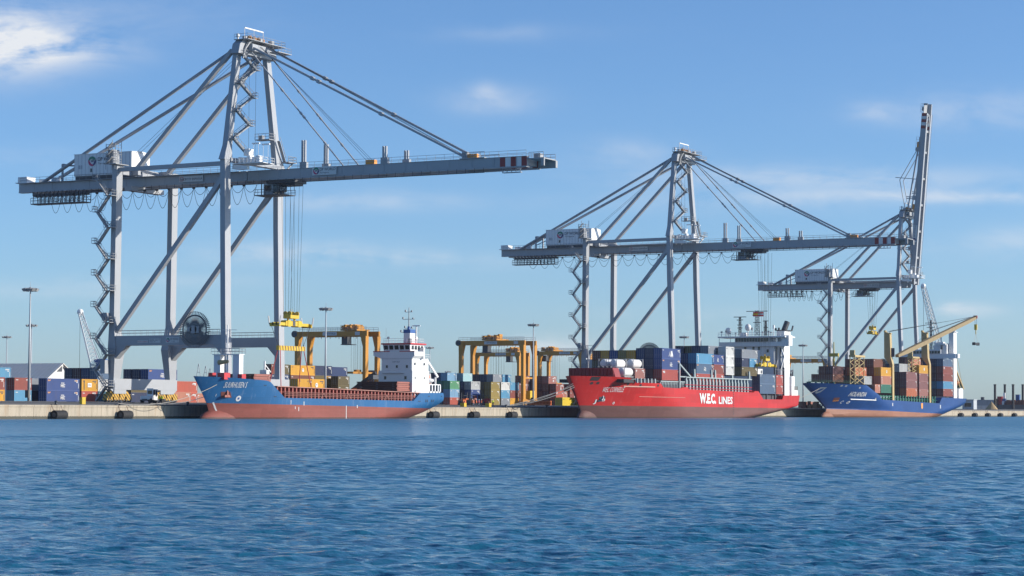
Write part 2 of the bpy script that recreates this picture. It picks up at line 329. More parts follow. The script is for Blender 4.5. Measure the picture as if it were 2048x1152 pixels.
def textmesh(s, size, shear=0.0, bold=0.0):
    c = bpy.data.curves.new('lettering', 'FONT'); c.body = s; c.size = size; c.shear = shear; c.offset = bold; c.resolution_u = 2
    o = bpy.data.objects.new('lettering', c); COL.objects.link(o); bpy.context.view_layer.update()
    d = bpy.context.evaluated_depsgraph_get(); me = bpy.data.meshes.new_from_object(o.evaluated_get(d))
    bpy.data.objects.remove(o); vs = np.array([v.co[:2] for v in me.vertices]).reshape(-1, 2); fs = [tuple(p.vertices) for p in me.polygons]
    bpy.data.meshes.remove(me); return vs, fs
def lettering(s, org, right, upv, width, height, material, parent, name='lettering', fn=None, shear=0.0, bold=0.0, lift=.03):
    """flat letters of a given width and height starting at org; fn(u, v) may bend them onto a curved plate"""
    vs, fs = textmesh(s, 1.0, shear, bold)
    if len(vs) == 0: return None
    lo = vs.min(0); hi = vs.max(0); q = (vs-lo)/(hi-lo)
    if fn: pts = [fn(a*width, b*height) for a, b in q]
    else:
        R = Vector(right).normalized(); U = Vector(upv).normalized(); n = R.cross(U)*lift; pts = [Vector(org)+R*(a*width)+U*(b*height)+n for a, b in q]
    b = MB(); b.add(pts, fs); return b.build(name, material, parent)

# ------------------------------------------------------------------ setting: water, quay
def make_water():
    ang = np.concatenate([np.linspace(-180, -26, 60)[:-1], np.linspace(-26, 26, 640), np.linspace(26, 180, 60)[1:]])
    ang = np.radians(ang)
    rr = np.concatenate([np.linspace(.5, 16, 12)[:-1], np.geomspace(16, 500, 1500), np.geomspace(500, 3000, 16)[1:]])
    A, R = np.meshgrid(ang, rr); X = R*np.sin(A-YAW); Y = R*np.cos(A-YAW)
    Z = np.zeros_like(X); rng = np.random.RandomState(5)
    dr = np.gradient(rr)[:, None]*np.ones_like(X); da = R*np.gradient(ang)[None, :]; sp = np.maximum(dr, da)
    X2 = X.copy(); Y2 = Y.copy()
    mod = .65+.3*np.sin(X*.11+1.7*np.sin(Y*.052))*np.sin(Y*.06+X*.031+1.2*np.sin(X*.045))+.25*np.sin(Y*.021+2*np.sin(X*.03))
    mod = np.clip(mod+1.1*np.exp(-((R-157+6*np.sin(X*.05))/10)**2)-.9*np.exp(-((R-131+3*np.sin(Y*.04))/3.0)**2)-.35*np.exp(-((R-205)/30)**2), 0, 2.2)
    for i in range(80):
        lam = .17*(1.3/.17)**rng.rand(); th = 2.06+rng.randn()*.75; k = 2*math.pi/lam
        amp = .0043*lam; fade = np.clip((lam/sp-2.0)/1.5, 0, 1)*np.clip(1.15-R/900, 0, 1)*(.3+1.1*mod)
        ph = k*(X*math.cos(th)+Y*math.sin(th))+rng.rand()*6.28
        Z += amp*fade*np.sin(ph); X2 -= .75*amp*fade*math.cos(th)*-np.cos(ph); Y2 -= .75*amp*fade*math.sin(th)*-np.cos(ph)
    nr, na = X.shape; me = bpy.data.meshes.new('water'); me.vertices.add(nr*na)
    me.vertices.foreach_set('co', np.stack([X2, Y2, Z], -1).astype(np.float32).ravel())
    i, j = np.meshgrid(np.arange(nr-1), np.arange(na-1), indexing='ij'); a = (i*na+j).ravel()
    q = np.stack([a, a+1, a+na+1, a+na], -1)[:, ::-1].astype(np.int32); nf = len(q)
    me.loops.add(nf*4); me.loops.foreach_set('vertex_index', q.ravel()); me.polygons.add(nf)
    me.polygons.foreach_set('loop_start', np.arange(0, nf*4, 4, dtype=np.int32)); me.polygons.foreach_set('loop_total', np.full(nf, 4, np.int32)); me.polygons.foreach_set('use_smooth', np.ones(nf, bool))
    me.update(); me.validate(); me.materials.append(M['sea water'])
    if me.polygons[0].normal.z < 0: me.flip_normals()
    o = bpy.data.objects.new('water', me); COL.objects.link(o); struct(o)
make_water()
QX = -263.0
b = MB()       # apron: coping strip, sloped apron, yard
prof = [(QX+.02, 2.5), (QX-2, 2.52), (-285, 3.2), (-900, 3.2)]
ys = [60]+list(range(200, 1200, 50))+[1500]
vs = [(x, y, z) for y in ys for x, z in prof]; n = len(prof)
b.add(vs, [(i*n+j, i*n+j+1, (i+1)*n+j+1, (i+1)*n+j) for i in range(len(ys)-1) for j in range(n-1)])
struct(b.build('quay_apron', 'apron concrete'))
wall = thing('quay_wall', (QX, 400, 0), 'long stained concrete quay wall with rust streaks along the water', 'quay wall')
b = MB(); b.box(QX-3, QX, 60, 1500, -3, 2.15); b.build('wall_face', 'quay concrete', wall)
b = MB(); b.box(QX-1.2, QX+.12, 60, 1500, 2.15, 2.496); b.build('coping', 'quay concrete', wall)
b = MB(); b.box(-264.6, -264.45, 60, 1500, 2.5, 2.66); b.box(-266.0, -265.9, 60, 1500, 2.52, 2.64); b.box(-267.1, -266.98, 60, 1500, 2.55, 2.7); b.box(-294.56, -294.44, 60, 1500, 3.2, 3.31); b.build('crane_rail', 'dark steel', wall)
# cylinder fenders
fpx = [120, 252, 869, 950, 1026]
fy = [at(p, 835, x=-262)[1] for p in fpx]+[at(p, 828, x=-262)[1] for p in (1923, 1951, 1977, 2002, 2030)]
fwhere = ['left of the yellow cabinet', 'under the hazard striped crane bogies', 'just behind the stern of the blue coaster', 'below the yellow bins', 'where the mooring lines are made fast', 'nearest the stern of the farthest ship', 'second beyond the farthest ship', 'third beyond the farthest ship, below the sand heap', 'fourth beyond the farthest ship', 'farthest along the quay at the right edge']
for y, wh in zip(fy, fwhere):
    t = thing('fender', (QX, y, 1.1), 'black rubber cylinder fender on quay wall, '+wh, 'fender', 'cylinder fenders along the quay wall')
    b = MB(); n = 20
    for r0, r1, yy0, yy1 in ((.82, .82, -1.5, 1.5),):
        b.tube((QX+.84, y+yy0, .72), (QX+.84, y+yy1, .72), r0, n=n)
    b.build('fender_body', 'black rubber', t, smooth=False)
    b = MB(); b.tube((QX+.84, y-1.52, .72), (QX+.84, y-1.50, .72), .42, n=14); b.build('fender_bore', 'dark steel', t)
    b = MB()
    for dy in (-1.3, 1.3): b.path([(QX+.1, y+dy, 2.45), (QX+.5, y+dy*.98, 1.6), (QX+.84, y+dy*.95, 1.5)], .05)
    b.build('chain', 'dark rust', t)
# bollards
for px, wh in ((112, 'near the left edge of the photo'), (240, 'beside the left crane bogies'), (375, 'beside the bow of the blue coaster'), (1012, 'holding the red ship\'s mooring lines'), (1093, 'in front of the orange frame')):
    y = at(px, 810, x=-263.7)[1]
    t = thing('bollard', (-263.7, y, 2.5), 'black iron mooring bollard on the quay edge, '+wh, 'bollard', 'bollards along the quay edge')
    b = MB(); b.tube((-263.7, y, 2.5), (-263.7, y, 3.0), .28, .22, 10); b.sphere((-263.7, y+.08, 3.1), .36, 10, 6, .6); b.build('post', 'dark steel', t, smooth=True)
    b = MB(); b.tube((-263.7, y, 2.5), (-263.7, y, 2.56), .5, n=12); b.build('base_plate', 'dark steel', t)

# ------------------------------------------------------------------ ship-to-shore cranes
V0 = -267.0; UC = (380.0, 605.44, 818.89)
def sts(k, label, boom_up, at_cab, reel=True):
    U = UC[k]; W = lambda a, bb, z: Vector((V0+a, U+bb, z))
    T = thing('quay_crane', W(0, 10, 2.7), label, 'quay crane', 'grey ship to shore cranes on the quay')
    G = 'crane grey'
    def part(name, m, mb, **kw): return mb.build(name, m, T, **kw)
    # waterside and landside legs
    for far in (0, 1):
        B = 19.6*far; sg = -1 if far else 1
        b = MB(); c0 = W(1.55, B-.3 if not far else 19.1, 8.2); c1 = W(1.0, (B-.1) if not far else 19.4, 22); c2 = W(.05, (.8 if not far else 20.2), 40); c3 = W(-.35, (1.1 if not far else 20.6), 53)
        for p, q in ((c0, c1), (c1, c2), (c2, c3)): b.leg(p, q, 1.2, 2.0)
        b.leg(W(1.9, c0[1]-U+.2, 6), c0, 1.5, 2.6, wx2=1.25, wy2=2.3)
        # knee and A-frame leg
        b.leg(c3, W(-.45, 1.9 if not far else 19.7, 56), 1.35, 3.0, wx2=1.2, wy2=1.75); b.leg(W(-.45, 1.9 if not far else 19.7, 56), W(-.65, 5.6 if not far else 16.0, 77), 1.2, 1.75, wx2=1.1, wy2=1.5)
        part('leg', G, b)
        b = MB(); b.leg(W(-27.3, B+.3, 8), W(-27.1, B+.6*sg, 14.6), 1.3, 2.2, wx2=1.9, wy2=3.4); b.leg(W(-27.1, B+.6*sg, 14.6), W(-27.25, B, 19.5), 1.9, 3.4, wx2=1.25, wy2=2.0); b.leg(W(-27.25, B, 19.5), W(-27.0, B, 53), 1.25, 2.0, wx2=1.2); part('leg', G, b)
        b = MB(); b.box(V0-26.6, V0+.7, U+B-.85, U+B+.85, 15.0, 17.05)
        b.prism([W(-26.3, B-.75, 15.05), W(-23.4, B-.75, 15.05), W(-26.3, B-.75, 12.3)], (0, 1.5, 0)); b.prism([W(.8, B-.75, 15.05), W(-1.6, B-.75, 15.05), W(.8, B-.75, 12.6)], (0, 1.5, 0))
        p_ = part('portal_beam', G, b)
        b = MB(); b.rail([W(-26, B-.8, 17.05), W(.0, B-.8, 17.05)]); b.rail([W(-26, B+.8, 17.05), W(.0, B+.8, 17.05)]); b.build('railing', 'galvanised', p_)
        b = MB(); b.beam(W(-26.3, B, 18.2), W(-.4, B+.5, 49.3), .95, .95, up=(0, 1, 0)); part('diagonal_brace', G, b)
        b = MB(); b.beam(W(-26.6, B, 52.0), W(-.7, B+.6, 52.2), .8, .85); part('top_strut', G, b)
    for a0, a1, y0, nm in ((-28.0, -26.5, -1.0, 'land'), (1.0, 2.6, -1.4, 'water')):
        b = MB(); b.box(V0+a0, V0+a1, U-1.0, U+21.2, 5.85, 8.15); b.prism([W(a0+.05, -2.0, 6.0), W(a0+.05, 3.4, 6.0), W(a0+.05, 3.4, 5.0), W(a0+.05, -.6, 5.0)], (a1-a0-.1, 0, 0)); b.prism([W(a0+.05, 15.4, 6.0), W(a0+.05, 21.4, 6.0), W(a0+.05, 20.0, 5.0), W(a0+.05, 15.4, 5.0)], (a1-a0-.1, 0, 0)); part('sill_beam', 'crane grey', b)
        zb = 3.28 if a0 < 0 else 2.66
        for bc in (1.3, 17.6):
            # bogie set: big equaliser, two sub equalisers, four two wheel trucks
            ac = (a0+a1)/2; zt = 5.5
            Bg = MB()
            for s_ in (-1, 1):
                Bg.prism([W(ac-.55, bc+s_*.15, zt+.3), W(ac-.55, bc+s_*3.1, zt-.1), W(ac-.55, bc+s_*3.5, zt-1.0), W(ac-.55, bc+s_*.9, zt-1.25), W(ac-.55, bc+s_*.15, zt-.5)][::s_], (1.1, 0, 0))
                for q in (-1, 1):
                    cc = bc+s_*2.1+q*1.15
                    Bg.prism([W(ac-.6, cc-1.0, zb+.35), W(ac-.6, cc+1.0, zb+.35), W(ac-.6, cc+.6, zb+1.7), W(ac-.6, cc-.6, zb+1.7)], (1.2, 0, 0))
            g_ = Bg.build('bogie', 'hazard stripes', T)
            for s_ in (-1, 1):
                for q in (-1, 1):
                    for r in (-.5, .5):
                        cc = bc+s_*2.1+q*1.15+r; b = MB(); b.tube(W(ac-.25, cc, zb+.36), W(ac+.25, cc, zb+.36), .36, n=12); b.tube(W(ac+.55, cc, zb+.36), W(ac+.66, cc, zb+.36), .2, n=8); b.build('wheel', 'dark steel', g_)
    b = MB(); b.box(V0-27.7, V0-26.3, U+1.0, U+18.6, 51.1, 52.7); part('cross_beam', G, b)
    b = MB(); b.box(V0-1.0, V0+.5, U+1.9, U+19.0, 52.7, 53.5); part('cross_beam', G, b)
    # girders (fixed part) and boom
    for bb in (7.0, 11.7):
        b = MB(); b.box(V0-59.3, V0+1.0, U+bb, U+bb+.9, 49.2, 51.07); b.box(V0-59.2, V0+.9, U+bb-.22, U+bb+1.12, 49.0, 49.2); b.box(V0-59.2, V0+.9, U+bb-.12, U+bb+1.02, 51.07, 51.15)
        for i in range(12): b.box(V0-55+i*5-.06, V0-55+i*5+.06, U+bb-.06, U+bb, 49.2, 51.07)
        part('main_girder', G, b)
    b = MB()
    for a in (-59, -50, -40, -28, -14, -2): b.box(V0+a, V0+a+.8, U+7.9, U+11.7, 49.4, 50.9)
    b.box(V0-28.2, V0-26.4, U+4.0, U+15.5, 48.0, 49.0); part('girder_tie', G, b)
    if boom_up: ca, sa = math.cos(math.radians(85.1)), math.sin(math.radians(85.1)); BW = lambda l, bb, h: W(3.6+l*ca-h*sa*1.0, bb, 49.9+l*sa+h*ca)
    else: BW = lambda l, bb, h: W(1.1+l, bb, 49.2+h)
    def bbox(mb, l0, l1, b0, b1, h0, h1, m=0):
        f = lambda h: [BW(l0, b0, h), BW(l1, b0, h), BW(l1, b1, h), BW(l0, b1, h)]
        mb.hexa(f(h0), f(h1), m)
    bl = 65.2; boomparts = []
    Bm = MB()
    for bb in (7.0, 11.7):
        bbox(Bm, 0.1, bl, bb, bb+.9, 0, 1.87); bbox(Bm, .1, bl, bb-.22, bb+1.12, -.2, 0); bbox(Bm, .1, bl, bb-.12, bb+1.02, 1.87, 1.95)
        for i in range(13): bbox(Bm, 3+i*5-.06, 3+i*5+.06, bb-.06, bb, 0, 1.87)
    for l in (.5, 10, 20, 30, 40, 50, 58, 64.2): bbox(Bm, l, l+.8, 7.9, 11.7, .2, 1.7)
    bo = part('boom', G, Bm)
    b = MB()
    for bb in (7.0, 11.7):
        for i in range(5): bbox(b, bl-5.9+i*1.18, bl-5.9+(i+1)*1.18-.004, bb-.02, bb-.004, .02, 1.85, i % 2)
    b.build('warning_stripes', ['stripe red', 'stripe white'], bo)
    b = MB(); bbox(b, bl+.1, bl+3.6, 7.2, 12.4, 1.3, 1.5); bbox(b, bl+.1, bl+3.9, 11.7, 12.5, -.1, 1.3); bbox(b, bl+3.0, bl+3.7, 7.0, 7.4, -.1, 1.5)
    for l in (bl+.3, bl+1.4, bl+2.5, bl+3.5):
        for bb in (7.2, 12.3): b.tube(BW(l, bb, 1.5), BW(l, bb, 2.6), .05, n=4)
    for bb in (7.2, 12.3):
        for h in (2.05, 2.6): b.tube(BW(bl+.3, bb, h), BW(bl+3.5, bb, h), .05, n=4)
    bbox(b, bl+1.0, bl+2.4, 8, 9.4, 1.5, 2.4)
    b.build('tip_platform', 'galvanised', bo)
    b = MB(); bbox(b, bl-5, bl-1, 6.3, 7.0, -1.3, -1.15)
    for i in range(5): b.tube(BW(bl-5+i, 6.3, -1.2), BW(bl-5+i*.9, 6.5, 0), .06, n=4); b.tube(BW(bl-5+i, 6.3, -1.2), BW(bl-4.2+i*.8, 6.3, -.4), .05, n=4)
    b.build('maintenance_cage', 'galvanised', bo)
    b = MB()
    if not boom_up:
        b.rail([BW(.5, 6.7, 1.95), BW(bl, 6.7, 1.95)], 1.1, 2.0, .035); b.rail([BW(.5, 12.8, 1.95), BW(bl, 12.8, 1.95)], 1.1, 2.0, .035)
    else:
        for i in range(33): b.tube(BW(2*i+.5, 12.9, -.2), BW(2*i+.5, 13.3, -.3), .06, n=4)
        b.tube(BW(.5, 13.3, -.3), BW(bl, 13.3, -.3), .06, n=4)
    b.build('railing', 'galvanised', bo)
    b = MB()      # cable rail hung below with its short hangers
    l0, l1 = (-56, bl-9); 
    f_ = (lambda l, h: BW(l, 6.35, h)) if not boom_up else (lambda l, h: W(1.1+l, 6.35, 49.2+h))
    if boom_up: l1 = -1
    b.tube(f_(l0, -.95), f_(l1, -.95), .075, n=4)
    i = l0
    while i < l1: b.tube(f_(i, -.95), f_(i, -.05), .06, n=4); i += 2.0
    part('cable_rail', 'dark steel', b)
    # stay rest posts
    for a, bb, h in ((14.5, 7.45, 7.7), (33.8, 7.45, 5.5), (16.9, 12.15, 7.2), (36.1, 12.15, 5.0)):
        b = MB(); bbox(b, a-1.4, a-1.1, bb-.25, bb+.25, 1.9, h); bbox(b, a-.75, a-.45, bb-.25, bb+.25, 1.9, h); bbox(b, a-1.7, a-.1, bb-.4, bb+.4, 1.9, 3.2); b.build('stay_rest', G, bo)
    b = MB(); bbox(b, 50.5, 56, 6.6, 13.0, 1.95, 2.1); bbox(b, 50.8, 52.0, 7.0, 7.9, 1.95, 3.4); bbox(b, 50.8, 52.0, 11.7, 12.6, 1.95, 3.4)
    for l in (52, 53.5, 55, 56):
        for bb in (6.7, 12.9): b.tube(BW(l, bb, 2.1), BW(l, bb, 3.2), .05, n=4)
    for bb in (6.7, 12.9): b.tube(BW(51, bb, 3.2), BW(56, bb, 3.2), .05, n=4)
    b.build('stay_anchor', 'galvanised', bo); b = MB(); bbox(b, 52.1, 54.2, 6.95, 7.6, 2.1, 2.9); bbox(b, 28.5, 30.5, 7.2, 8.4, 1.95, 2.9); b.build('sheave_housing', 'lettering orange', bo)
    # stays
    A_n = W(-1.3, 5.6, 76.6); A_f = W(-1.3, 15.6, 77.0)
    for p, q in ((A_n, W(-53.0, 7.4, 51.1)), (A_f, W(-55.5, 12.15, 51.1))):
        b = MB(); b.tube(p, q, .38, n=10); part('backstay', G, b, smooth=True)
    for p, q in ((W(-1.5, 4.9, 76.2), W(-25.4, 4.6, 52.5)), (W(-1.5, 15.4, 76.4), W(-25.2, 15.1, 52.4))):
        b = MB(); b.beam(p, q, .8, .95, up=(0, 1, 0)); part('back_leg', G, b)
    b = MB(); b.box(V0-27.2, V0-24.6, U+3.9, U+5.3, 51.2, 52.9); b.box(V0-26.9, V0-24.6, U+14.4, U+15.8, 51.2, 52.9); b.beam(W(-25, 4.8, 52.3), W(-21.0, 7.4, 51.1), .5, .5); b.beam(W(-25, 15.1, 52.3), W(-21.0, 12.2, 51.1), .5, .5); part('gusset', G, b)
    if not boom_up:
        for p, q, r in ((W(.9, 7.4, 77.4), BW(51.2, 7.45, 2.4), .27), (W(.9, 12.15, 78.2), BW(51.4, 12.15, 2.6), .27), (W(.8, 7.4, 76.8), BW(23.1, 7.45, 2.0), .15), (W(1.6, 12.15, 77.2), BW(24.3, 12.15, 2.0), .15)):
            b = MB()
            if r > .2:
                for s_ in (-.22, .22): b.beam(p+Vector((0, s_, 0)), q+Vector((0, s_, 0)), .16, .42)
                for f in (.30, .33, .62): m_ = p.lerp(q, f); b.beam(m_, p.lerp(q, f+.012), .8, .75)
            else:
                b.tube(p, q, r, n=6)
                for f in (.35, .55, .58, .8): b.tube(p.lerp(q, f), p.lerp(q, f+.02), r*1.7, n=6)
            part('forestay', G, b)
        b = MB()
        for s_, q in ((-.4, 29.6), (.0, 28.8), (.4, 27.8)): b.tube(W(1.5, 9.8+s_, 78.0), BW(q, 9.8+s_, 2.3), .035, n=4)
        b.tube(W(1.3, 9.4, 78.6), BW(50.5, 9.2, 2.6), .04, n=4); b.tube(W(1.3, 10.2, 78.6), BW(50.5, 10.2, 2.6), .04, n=4); part('boom_hoist_rope', 'cable black', b)
    else:
        for bb, r in ((7.6, .3), (12.0, .3)):
            b = MB(); b.beam(W(1.2, bb, 77.6), BW(51, bb, 2.6), .5, .5, up=(0, 1, 0)); part('forestay', G, b)
            b = MB(); mid = W(-1.8, bb, 90); b.tube(W(.4, bb, 78), mid, .14, n=6); b.tube(mid, BW(51, bb, 3.0), .14, n=6); part('forestay', G, b)
        b = MB(); b.beam(W(-3.4, 7.4, 91.0), BW(40, 7.4, 1.9), .2, .25); part('stay_spreader', G, b)
    b = MB()
    for z0, p, q in ((0, W(-28.4, 8.2, 56.5), W(-1.2, 8.6, 76.8)), (0, W(-28.4, 9.4, 56.5), W(-1.2, 9.6, 76.8))): b.tube(p, q, .035, n=4)
    for s_ in (8.5, 10.9): b.tube(W(.3, s_, 77), W(.3, s_, 54), .035, n=4)
    part('hoist_rope', 'cable black', b)
    # top of the A frame
    b = MB(); b.prism([W(-1.0, 3.6, 75.4), W(-1.0, 18.0, 75.6), W(-1.0, 17.0, 77.9), W(-1.0, 5.4, 78.3), W(-1.0, 4.2, 77.4)], (1.9, 0, 0)); b.box(V0+.9, V0+2.2, U+6.8, U+13.2, 76.2, 77.6); part('apex_beam', G, b)
    b = MB(); b.box(V0-1.0, V0+2.6, U+4.6, U+18.6, 78.32, 78.44); b.rail([W(-.9, 4.6, 78.4), W(2.5, 4.6, 78.4), W(2.5, 18.5, 78.4), W(-.9, 18.5, 78.4)], 1.1, 1.4, .04); b.box(V0+1.5, V0+4.2, U+13.5, U+18.5, 76.7, 76.85); b.rail([W(1.6, 13.5, 76.8), W(4.1, 13.5, 76.8), W(4.1, 18.4, 76.8)], 1.1, 1.3, .05)
    for q in ((.2, 7), (.8, 9), (1.2, 11), (.4, 12.6), (1.6, 14.5)): b.box(V0+q[0]-.4, V0+q[0]+.5, U+q[1]-.5, U+q[1]+.5, 78.4, 79.3)
    part('apex_platform', 'galvanised', b)
    b = MB(); b.tube(W(.6, 6.2, 78.4), W(.6, 6.2, 81.0), .09, n=4); b.tube(W(.6, 13.0, 78.4), W(.6, 13.0, 81.0), .09, n=4); b.tube(W(.6, 9.6, 78.4), W(.6, 9.6, 80.9), .07, n=4); b.beam(W(.6, 6.2, 81.0), W(.6, 13.0, 81.0), .22, .26); part('service_gantry', 'ship white', b)
    b = MB(); b.sphere(W(-.2, 4.9, 79.2), .38, 10, 8, 1.3); b.tube(W(-.2, 4.9, 78.3), W(-.2, 4.9, 78.9), .2, n=6); part('radome', 'ship white', b, smooth=True)
    b = MB()
    for q in (7.4, 9.0, 10.6, 12.1):
        b.tube(W(1.0, q-.12, 79.0), W(1.0, q+.12, 79.0), .55, n=14)
    part('sheave', 'lettering orange', b)
    # machinery house
    b = MB(); b.box(V0-43.8, V0-28.4, U+6.6, U+13.0, 51.95, 56.75); b.prism([W(-43.8, 6.6, 56.75), W(-43.8, 13.0, 56.75), W(-43.8, 9.8, 57.05)], (15.4, 0, 0)); b.box(V0-43.9, V0-28.3, U+6.5, U+13.1, 56.62, 56.75); hs = part('machinery_house', 'house white', b, bevel=.05)
    b = MB()
    for i in range(16): b.box(V0-43.7+i*.98, V0-43.64+i*.98, U+6.56, U+6.6, 52.0, 56.6)
    b.build('panel_seams', 'crane light grey', hs)
    b = MB(); b.box(V0-43.6, V0-28.6, U+6.9, U+12.8, 51.15, 51.95); b.build('underframe', 'dark steel', hs)
    lettering('DP WORLD', W(-37.4, 6.56, 55.0), (1, 0, 0), (0, 0, 1), 5.6, .85, 'lettering dark', hs, bold=.008, lift=.03); lettering('Tarragona', W(-37.4, 6.56, 54.2), (1, 0, 0), (0, 0, 1), 3.2, .5, 'lettering dark', hs)
    def emblem(par, c, r, y, lift=.05):
        b = MB()
        for a0, a1, m_ in ((20, 165, 0), (165, 290, 1), (290, 375, 2)):
            vs = []; n_ = 10
            for i in range(n_+1):
                t = math.radians(a0+(a1-a0)*i/n_); wv = .30+.18*math.sin(math.pi*i/n_)
                vs += [Vector((c[0]+r*math.cos(t), y-lift, c[1]+r*math.sin(t))), Vector((c[0]+r*(1-wv)*math.cos(t), y-lift, c[1]+r*(1-wv)*math.sin(t)))]
            b.add(vs, [(2*i, 2*i+1, 2*i+3, 2*i+2) for i in range(n_)], m_)
        for dz, m_ in ((.18, 0), (-.1, 2)): b.add([Vector((c[0]-r*.35, y-lift, c[1]+r*dz-.1*r)), Vector((c[0]+r*.5, y-lift, c[1]+r*dz+.06*r)), Vector((c[0]+r*.5, y-lift, c[1]+r*dz+.26*r)), Vector((c[0]-r*.3, y-lift, c[1]+r*dz+.06*r))], [(0, 1, 2, 3)], m_)
        return b.build('emblem', ['logo green', 'logo pink', 'logo violet'], par)
    emblem(hs, (V0-38.9, 55.05), 1.05, U+6.56)
    b = MB(); b.box(V0-42.6, V0-42.1, U+6.55, U+6.6, 53.5, 54.3); b.box(V0-41.9, V0-41.6, U+6.55, U+6.6, 53.5, 54.3); b.build('vent', 'crane light grey', hs); b = MB(); b.box(V0-39.4, V0-38.9, U+6.54, U+6.6, 52.7, 53.5); b.build('window', 'glass', hs)
    b = MB(); b.rail([W(-58.5, 6.4, 51.15), W(-.5, 6.4, 51.15)], 1.1, 1.8, .035); b.rail([W(-58.5, 13.2, 51.15), W(-.5, 13.2, 51.15)], 1.1, 1.8, .035); b.box(V0-58.5, V0-.5, U+6.2, U+6.9, 51.02, 51.1); part('walkway', 'galvanised', b)
    b = MB(); b.box(V0-59.3, V0-56.8, U+6.6, U+9.5, 51.15, 52.5); b.box(V0-56.2, V0-54.6, U+10, U+12, 51.15, 52.2); b.box(V0-59.8, V0-59.2, U+6.4, U+12.8, 51.1, 51.3); b.box(V0-51.5, V0-50.3, U+8.6, U+10, 51.15, 52.3); part('rope_machinery', 'house white', b)
    b = MB(); b.tube(W(-47.6, 7.4, 51.1), W(-47.6, 7.4, 54.9), .28, n=6); b.tube(W(-47.6, 12.2, 51.1), W(-47.6, 12.2, 55.2), .28, n=6); b.tube(W(-47.6, 7.4, 54.6), W(-43.8, 7.4, 54.3), .14, n=5); b.tube(W(-47.6, 7.4, 52.2), W(-43.8, 7.4, 53.6), .14, n=5); b.tube(W(-47.6, 7.4, 54.9), W(-47.6, 12.2, 55.0), .14, n=5); part('stay_post', G, b)
    b = MB()          # hanging rear service platform
    b.box(V0-54.8, V0-40.4, U+5.6, U+8.2, 46.2, 46.4); b.rail([W(-54.8, 5.6, 46.4), W(-40.4, 5.6, 46.4)], 1.2, 1.2, .06); b.rail([W(-54.8, 8.2, 46.4), W(-40.4, 8.2, 46.4)], 1.2, 1.2, .06)
    for i in range(13 if not boom_up else 7):
        a = -54.2+i*(1.15 if not boom_up else 2.2)
        for bb in (5.7, 8.1): b.beam(W(a, bb, 46.4), W(a+.1, bb, 49.0), .13, .13)
        b.box(V0+a-.3, V0+a+.35, U+6.2, U+7.4, 47.9, 48.5)
    part('service_platform', 'dark steel', b)
    # stair tower on the landside leg
    b = MB(); zs = [3.4]+[6.6+i*3.32 for i in range(14)]; 
    for i, (z0, z1) in enumerate(zip(zs, zs[1:])):
        out0 = i % 2 == 0
        a0, a1 = (-30.3, -27.6) if out0 else (-27.6, -30.3); bq = -1.75 if out0 else -2.55
        p, q = W(a0, bq, z0), W(a1, bq, z1)
        b.beam(p, q, .75, .12)
        for s_ in (-.4, .4):
            o = Vector((0, s_, 1.0)); b.tube(p+o, q+o, .045, n=4)
            o = Vector((0, s_, .1)); b.beam(p+o, q+o, .06, .28)
        for f in (0, .33, .66, 1):
            for s_ in (-.4, .4): b.tube(p.lerp(q, f)+Vector((0, s_, 0)), p.lerp(q, f)+Vector((0, s_, 1.0)), .04, n=4)
        c = q
        if out0: b.box(V0-28.2, V0-26.2, U-3.0, U-1.1, z1-.1, z1); b.rail([W(-28.2, -3.0, z1), W(-26.2, -3.0, z1), W(-26.2, -1.1, z1)], 1.1, 1.0, .045)
        else:
            b.box(V0-31.2, V0-29.9, U-3.0, U-1.2, z1-.1, z1); b.rail([W(-29.9, -3.0, z1), W(-31.2, -3.0, z1), W(-31.2, -1.2, z1)], 1.1, .9, .05); b.beam(W(-30.8, -1.7, z1-.1), W(-27.8, -1.2, z1-2.9), .14, .16)
    b.box(V0-27.9, V0-25.6, U-2.4, U+2.0, 53.0, 53.15)
    for z in (53.1, 54.6, 56.1):
        b.rail([W(-28.6, -1.8, z), W(-26.2, -1.8, z), W(-26.2, .2, z)], 1.1, .8, .05); b.beam(W(-28.6, -1.8, z), W(-27, -1.8, z+1.5), .6, .12)
    for a_, b_ in ((-28.6, -1.9), (-26.2, -1.9), (-28.6, .2), (-26.2, .2)): b.tube(W(a_, b_, 52), W(a_, b_, 57.4 if b_ < 0 else 58.5), .08, n=4)
    part('stair_tower', 'galvanised', b)
    b = MB(); b.box(V0-28.8, V0-27.6, U-2.6, U-1.1, 9.2, 12.0); b.box(V0-28.6, V0-27.7, U-2.3, U-1.1, 20.2, 21.9); b.box(V0-28.6, V0-27, U-1.4, U+.6, 53.2, 56.2); part('electrical_cabinet', 'crane grey', b)
    # stairs up the A frame
    b = MB(); zz = [54.5+2.95*i for i in range(8)]
    for i in range(7):
        lg = lambda z: 1.9+(z-56)*.176
        inn = W(.75, lg(zz[i])+.2, zz[i]); outp = W(2.4, lg(zz[i+1])+3.2, zz[i+1])
        p, q = (W(2.4, lg(zz[i])+3.0, zz[i]), W(.8, lg(zz[i+1]), zz[i+1])) if i % 2 == 0 else (W(.8, lg(zz[i]), zz[i]), W(2.4, lg(zz[i+1])+3.0, zz[i+1]))
        b.beam(p, q, .7, .1)
        for s_ in (-.36, .36):
            o = Vector((s_, 0, 1.0)); b.tube(p+o, q+o, .05, n=4); b.beam(p+Vector((s_, 0, .08)), q+Vector((s_, 0, .08)), .07, .26)
        for f in (0, .25, .5, .75, 1): b.tube(p.lerp(q, f)+Vector((.36, 0, 0)), p.lerp(q, f)+Vector((.36, 0, 1)), .045, n=4)
        cx, cy, cz = q; b.box(cx-.9, cx+.6, cy-.5, cy+1.1, cz-.1, cz); b.rail([(cx+.6, cy-.5, cz), (cx+.6, cy+1.1, cz), (cx-.9, cy+1.1, cz)], 1.1, .8, .05)
